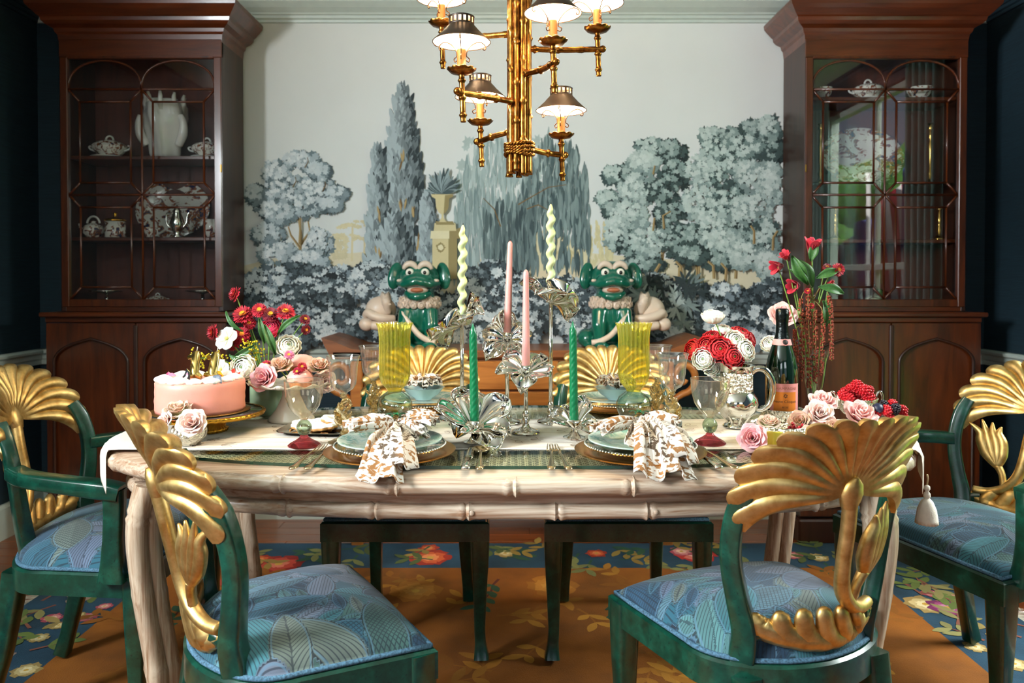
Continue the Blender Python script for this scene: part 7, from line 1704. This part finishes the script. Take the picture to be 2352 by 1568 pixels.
def statue(label, px, sgn):
    """sgn=-1: tail on the left as seen; sizes in photo pixels at its distance"""
    d = 3.40; k = d/FPX; S = thing('guardian_lion', label, 'statue', ((px-1176)*k, d, SZ*0.969+0.0005), (0, 0, 0), 'green glazed guardian lions', k)
    b = MB()
    b.ball((0, 0, 74), (43, 40, 52), 20, 14); b.ball((sgn*2, 8, 40), (46, 44, 40), 18, 12); b.ball((sgn*22, 22, 26), (52, 44, 26), 18, 12)
    b.ball((0, -4, 112), (36, 34, 28), 16, 10)
    for sx in (-1, 1):
        b.tube([(sx*26, -22, 84), (sx*30, -36, 50), (sx*28, -38, 18), (sx*28, -44, 8)], [20, 17, 14, 15], 12); b.ball((sx*28, -50, 8), (17, 20, 9), 12, 8); b.ball((sx*54, 6, 20), (24, 36, 22), 12, 8)
    b.lathe([(0, 0), (64, 0), (66, 4), (60, 8), (0, 8)], 32)
    b.ball((0, -6, 158), (47, 42, 39), 20, 14); b.ball((0, -34, 152), (38, 26, 20), 16, 10); b.ball((0, -44, 163), (12, 12, 9), 10, 8)
    b.tube([(-48, -22, 146), (-30, -44, 143), (-12, -56, 148), (0, -58, 151), (12, -56, 148), (30, -44, 143), (48, -22, 146)], [6, 9, 10, 10, 10, 9, 6], 10)
    b.tube([(-28, -30, 124), (-14, -46, 117), (0, -50, 115), (14, -46, 117), (28, -30, 124)], [7, 9, 10, 9, 7], 10); b.ball((0, -22, 124), (30, 24, 12), 14, 8)
    link('body', remesh(b, 3.0, 'body', M_gglaze, 3), S)
    for sx in (-1, 1):
        MB().ball((0, 0, 0), (17, 9, 32), 16, 12).build('ear', M_gglaze, S, (sx*55, -6, 163), (R(-8), R(sx*-14), R(sx*-18)))
        e = MB().ball((sx*17, -42, 170), (9.5, 8, 9.5), 14, 10).build('eye', M_eye, S); MB().ball((sx*17, -49, 170), (4.0, 3, 4.4), 10, 8).build('pupil', M_pupil, e)
        MB().tube([(sx*(17+15*math.cos(a)), -38+6*math.cos(a)*0, 173+17*math.sin(a)) for a in np.linspace(0.25, PI-0.15, 14)], lerp_list([3.5, 6.5, 7.5, 6.5, 3.5], 14), 8).build('brow', M_cglaze, S)
        MB().ball((sx*41, -34, 152), (7, 6, 4), 10, 6).build('tusk', M_cglaze, S)
    MB().ball((0, -40, 131), (24, 16, 10), 14, 8).build('mouth', M_cglaze, S); MB().ball((0, -50, 131), (16, 9, 6), 12, 8).build('tongue', M_mouth, S)
    for row, (z, rr_, n, q) in enumerate(((108, 40, 15, 9), (97, 43, 16, 9.5))):
        for j in range(n):
            a = 2*PI*j/n+row*0.2; c = V((rr_*math.cos(a), rr_*0.93*math.sin(a)-2, z))
            if math.sin(a) > 0.75: continue
            o = MB(); o.ball((0, 0, 0), (q, 6, q), 10, 7); o.tube([((q*0.75-q*0.75*t)*math.cos(t*10), -6.0, (q*0.75-q*0.75*t)*math.sin(t*10)) for t in np.linspace(0, 0.9, 20)], 1.3, 5)
            o.build('curl', M_cglaze, S, c, (0, 0, a+PI/2))
    # ribbon across the chest, shell-shaped tail
    MB().tube(cat_curve([(sgn*36, -26, 92), (sgn*32, -40, 74), (sgn*14, -48, 52), (-sgn*6, -54, 30), (-sgn*30, -56, 17), (-sgn*48, -52, 14)], 6), 6.5, 8, flat=0.7, up=(0, 0, 1)).build('ribbon', M_cglaze, S)
    tl = MB(); tl.surf(lambda u, v: (sgn*(92+40*math.cos(2*PI*v)*math.sin(PI*(0.04+0.92*u))*(1+0.0)), 20+26*math.sin(2*PI*v)*math.sin(PI*(0.04+0.92*u)), 88-40*math.cos(PI*u)*1.0+2.2*math.cos(14*(2*PI*v)/2)*math.sin(PI*u)*0), 20, 40)
    tl = MB()
    for j in range(9):
        f = j/8.0; pts = [(sgn*(62+8*math.cos(PI*q)+0+60*q*(0.35+0.65*f)*0.62), 12-26*math.sin(PI*f)*0.9*math.sin(PI*min(1, 0.15+0.8*q)), 62+58*math.sin(PI*(0.12+0.76*q))*(0.45+0.55*f)) for q in np.linspace(0, 1, 14)]
        tl.tube(pts, lerp_list([8, 10, 11, 10, 8], 14), 8)
    tl.ball((sgn*92, 14, 84), (36, 24, 32), 18, 12)
    tail = link('tail', tl.mesh('tail', M_cglaze), S)
    MB().tube(cat_curve([(sgn*56, -6, 66), (sgn*80, -14, 66), (sgn*104, -12, 72), (sgn*118, -6, 78), (sgn*126, 0, 70)], 6), lerp_list([7, 10, 11, 10, 7], 25), 10).build('tail_band', M_cglaze, tail)
    MB().ball((sgn*122, 0, 52), (18, 14, 16), 14, 10).build('tail_curl', M_cglaze, tail)
    MB().tube(cat_curve([(sgn*50, -8, 52), (sgn*80, -12, 48), (sgn*108, -8, 50)], 6), lerp_list([8, 12, 10], 13), 10).build('tail_band', M_cglaze, tail)
    return S
statue('green glazed guardian lion with its cream tail toward the cake', 964, -1)
statue('green glazed guardian lion with its cream tail toward the pitcher bouquet', 1402, 1)
# ================================================================ china and brass inside the cabinets
_before = set(bpy.data.objects.keys())
def make_imari(k=1.0):
    t = NT('imari_china'); f = t.noise(42*k, detail=4, rough=0.6, dist=1.2); 
    c = t.ramp(f, [(0.44, rgb(226, 222, 212)), (0.50, rgb(226, 222, 212)), (0.52, rgb(120, 40, 30)), (0.56, rgb(170, 110, 60)), (0.60, rgb(28, 34, 74))], 'CONSTANT')
    t.p(Base_Color=c, Roughness=0.15); t.b.inputs['Coat Weight'].default_value = 0.4; return t.m
M_imari = make_imari(); M_imaris = make_imari(0.09); M_whitec = plain('white_porcelain', rgb(226, 224, 218), 0.2, var=0.03, coat=0.4); M_brass = plain('cabinet_brass', rgb(190, 150, 80), 0.2, 1.0, var=0.1)
Gm = M_giltr
def tureen(label, p, w_, ped=True):
    s_ = w_; t = thing('tureen', label, 'tureen', p, group='imari china in the cabinets', scale=s_)
    MB().lathe([(0, 0), (0.75, 0), (0.95, 0.05), (0.97, 0.08), (0, 0.08)], 32).build('stand', M_whitec, t)
    MB().lathe([(0.45, 0.08), (0.40, 0.16), (0.62, 0.26), (0.86, 0.48), (0.90, 0.60), (0.86, 0.64)], 36).build('bowl', M_imaris, t)
    MB().lathe([(0.92, 0.63), (0.90, 0.68), (0.66, 0.86), (0.30, 0.98), (0.12, 1.0), (0, 1.0)], 36).build('lid', M_imaris, t)
    MB().tube([(0.20*math.cos(a), 0, 1.0+0.22*math.sin(a)) for a in np.linspace(0, PI, 14)], 0.055, 8).build('finial', M_whitec, t)
    for sx in (-1, 1): MB().tube(cat_curve([(sx*0.80, 0, 0.42), (sx*1.05, 0, 0.50), (sx*1.12, 0, 0.64), (sx*0.98, 0, 0.68)], 4), 0.055, 8).build('handle', M_whitec, t)
    return t
def platter(label, p, rx, rz):
    t = thing('platter', label, 'platter', p, (R(-12), 0, 0), 'imari china in the cabinets')
    o = MB().lathe([(0, 0.012), (0.62, 0.012), (0.70, 0.02), (0.97, 0.045), (1.0, 0.05), (0.98, 0.055), (0.68, 0.035), (0.60, 0.02), (0, 0.02)], 56).build('dish', M_imaris, t, (0, 0, rz), (R(90), 0, 0)); o.scale = (rx, rz, 0.35)
    return t
def tallstick(label, p, h, grp='brass candlesticks in the cabinet'):
    t = thing('brass_candlestick', label, 'candlestick', p, group=grp)
    MB().lathe([(0, 0), (0.036, 0), (0.037, 0.006), (0.020, 0.014), (0.009, 0.03), (0.013, 0.05), (0.007, 0.065), (0.008, h*0.5), (0.012, h*0.62), (0.007, h*0.7), (0.008, h*0.88), (0.015, h*0.92), (0.010, h*0.95), (0.013, h), (0, h)], 24).build('shaft', M_brass, t)
def yin(px, d=3.80): return (px-1176)*d/1829.0
s1, s2, s0 = 1.7855, 1.4055, 1.0825
tureen('lidded imari tureen on the upper shelf nearer the wall', (yin(255, 3.82), 3.82, s1), 0.088)
tureen('lidded imari tureen on the upper shelf nearer the mural', (yin(478, 3.82), 3.82, s1), 0.080)
wv = thing('figural_vase', 'tall white porcelain figural vase on the upper shelf', 'vase', (yin(383, 3.83), 3.83, s1))
MB().lathe([(0, 0), (0.060, 0), (0.066, 0.02), (0.072, 0.08), (0.088, 0.14), (0.098, 0.20), (0.094, 0.25), (0.075, 0.275), (0.06, 0.28), (0, 0.26)], 40, mod=lambda r_, z, th, i: (r_*(1+0.10*math.cos(5*th+z*14)), z)).build('body', M_whitec, wv)
for k in range(9):
    a = 2*PI*k/9; q = V((math.cos(a), math.sin(a), 0)); MB().tube([q*0.075+V((0, 0, 0.22)), q*0.088+V((0, 0, 0.26)), q*0.085+V((0, 0, 0.285)), q*0.092+V((0, 0, 0.305))], [0.016, 0.012, 0.010, 0.006], 8).build('finger', M_whitec, wv)
for sx in (-1, 1): MB().tube(cat_curve([(sx*0.075, -0.03, 0.06), (sx*0.10, -0.04, 0.11), (sx*0.105, -0.045, 0.16), (sx*0.095, -0.05, 0.20)], 5), lerp_list([0.018, 0.022, 0.018, 0.012], 16), 10).build('arm', M_whitec, wv)
platter('large imari platter standing behind the silver pot', (yin(392, 3.90), 3.915, s2), 0.185, 0.150)
tp = thing('teapot', 'imari teapot with looped handle on the middle shelf', 'teapot', (yin(216, 3.80), 3.80, s2), group='imari china in the cabinets')
MB().lathe([(0, 0), (0.028, 0), (0.030, 0.004), (0.046, 0.022), (0.050, 0.038), (0.038, 0.058), (0.022, 0.066), (0.010, 0.070), (0.012, 0.078), (0, 0.082)], 32).build('body', M_imari, tp)
MB().tube(cat_curve([(-0.045, 0, 0.03), (-0.060, 0, 0.045), (-0.066, 0, 0.068)], 5), 0.007, 8).build('spout', M_imari, tp)
MB().tube([(0.030*math.cos(a), 0, 0.066+0.036*math.sin(a)) for a in np.linspace(0.1, PI-0.1, 16)], 0.005, 7).build('handle', M_whitec, tp)
cn = thing('canister', 'lidded imari canister beside the teapot', 'canister', (yin(266, 3.80), 3.80, s2), group='imari china in the cabinets')
MB().lathe([(0, 0), (0.044, 0), (0.046, 0.004), (0.045, 0.08), (0, 0.08)], 32).build('body', M_imari, cn); MB().lathe([(0.048, 0.078), (0.048, 0.086), (0.03, 0.094), (0.010, 0.097), (0.007, 0.108), (0.011, 0.116), (0, 0.122)], 32).build('lid', Gm, cn)
for px, r_, lb in ((345, 0.026, 'small imari cup before the platter'), (490, 0.045, 'imari jug at the mural end of the middle shelf')):
    o = thing('cup', lb, 'cup', (yin(px, 3.79), 3.79, s2), group='imari china in the cabinets'); MB().lathe(shell([(0, 0), (r_*0.55, 0), (r_*0.6, 0.006), (r_*0.95, 0.03), (r_, r_*1.9)], 0.003), 28).build('body', M_imari, o)
    MB().tube([(r_*0.9+0.014*math.sin(a), 0, r_*1.0+0.018*math.cos(a)) for a in np.linspace(0.2, PI-0.2, 10)], 0.003, 6).build('handle', M_whitec, o)
sp_ = thing('coffee_pot', 'silver coffee pot before the imari platter', 'coffee pot', (yin(408, 3.77), 3.77, s2))
MB().lathe([(0, 0), (0.026, 0), (0.028, 0.005), (0.012, 0.015), (0.026, 0.035), (0.036, 0.06), (0.028, 0.09), (0.018, 0.115), (0.020, 0.125), (0.010, 0.14), (0.004, 0.15), (0, 0.155)], 32).build('body', M_silver, sp_)
MB().tube(cat_curve([(0.026, 0, 0.045), (0.045, 0, 0.07), (0.048, 0, 0.10), (0.058, 0, 0.118)], 5), lerp_list([0.008, 0.005, 0.004], 16), 8).build('spout', M_silver, sp_); MB().tube(cat_curve([(-0.022, 0, 0.11), (-0.048, 0, 0.115), (-0.050, 0, 0.07), (-0.032, 0, 0.045)], 5), 0.0035, 7).build('handle', M_silver, sp_)
for px, lb in ((245, 'low silver tazza on the cabinet floor nearer the wall'), (465, 'low silver tazza on the cabinet floor nearer the mural')):
    o = thing('tazza', lb, 'tazza', (yin(px, 3.80), 3.80, s0), group='silver tazzas'); MB().lathe([(0, 0), (0.035, 0), (0.036, 0.005), (0.010, 0.012), (0.008, 0.055), (0.03, 0.062), (0.075, 0.068), (0.078, 0.073), (0.03, 0.067), (0, 0.066)], 36).build('dish', M_silver, o)
tureen('small imari tureen on the floor of the cabinet behind the cake', (yin(362, 3.82), 3.82, s0), 0.048)
# the other cabinet
r1, r2, r0 = 2.0605, 1.3955, 1.0825
o = thing('cup', 'imari cup at the mural end of the top shelf', 'cup', (yin(1888, 3.80), 3.80, r1), group='imari china in the cabinets'); MB().lathe(shell([(0, 0), (0.022, 0), (0.035, 0.025), (0.042, 0.055)], 0.003), 28).build('body', M_imari, o)
tureen('lidded imari tureen with ring handle on the top shelf', (yin(1990, 3.82), 3.82, r1), 0.082)
o = thing('cup', 'deep imari bowl on the top shelf nearer the wall', 'bowl', (yin(2108, 3.80), 3.80, r1), group='imari china in the cabinets'); MB().lathe(shell([(0, 0), (0.035, 0), (0.052, 0.025), (0.062, 0.055)], 0.003), 32).build('body', M_imari, o)
mid = 1.66
MB().box((0, 3.69, mid-0.006), (0.70, 0.22, 0.010)).build('shelf', thin_glass('shelf_glass', (0.93, 0.98, 0.95, 1)), CABR)
platter('large gilt-edged platter standing in the flag-mirroring cabinet', (yin(1985, 3.88), 3.895, mid), 0.205, 0.150)
tureen('gilt banded tureen before the gilt-edged platter', (yin(1992, 3.81), 3.80, mid), 0.070)
tallstick('tall brass candlestick at the mural end of the glass shelf', (yin(1882, 3.80), 3.80, mid), 0.29); tallstick('tall brass candlestick at the wall end of the glass shelf', (yin(2134, 3.80), 3.80, mid), 0.29)
tallstick('short brass candlestick on the lower shelf nearer the mural', (yin(1918, 3.80), 3.80, r2), 0.16); tallstick('short brass candlestick on the lower shelf nearer the wall', (yin(2156, 3.80), 3.80, r2), 0.16)
dm = thing('dish_cover', 'domed silver dish cover on the cabinet floor', 'dish cover', (yin(2005, 3.80), 3.80, r0)); MB().lathe([(0.105, 0), (0.108, 0.004), (0.10, 0.03), (0.075, 0.065), (0.03, 0.085), (0.008, 0.09), (0.012, 0.10), (0, 0.106)], 40).build('dome', M_silver, dm)

# the pieces were laid out for a cabinet at full scale: bring them into the built ones
for _n in set(bpy.data.objects.keys())-_before:
    o = bpy.data.objects[_n]
    if o.parent is not None: continue
    d0 = o.location.y; d1 = 3.34+(d0-3.69)*0.946
    o.location = (o.location.x*1829.0/d0*d1/FPX, d1, o.location.z*0.946); o.scale = tuple(k*0.946 for k in o.scale)
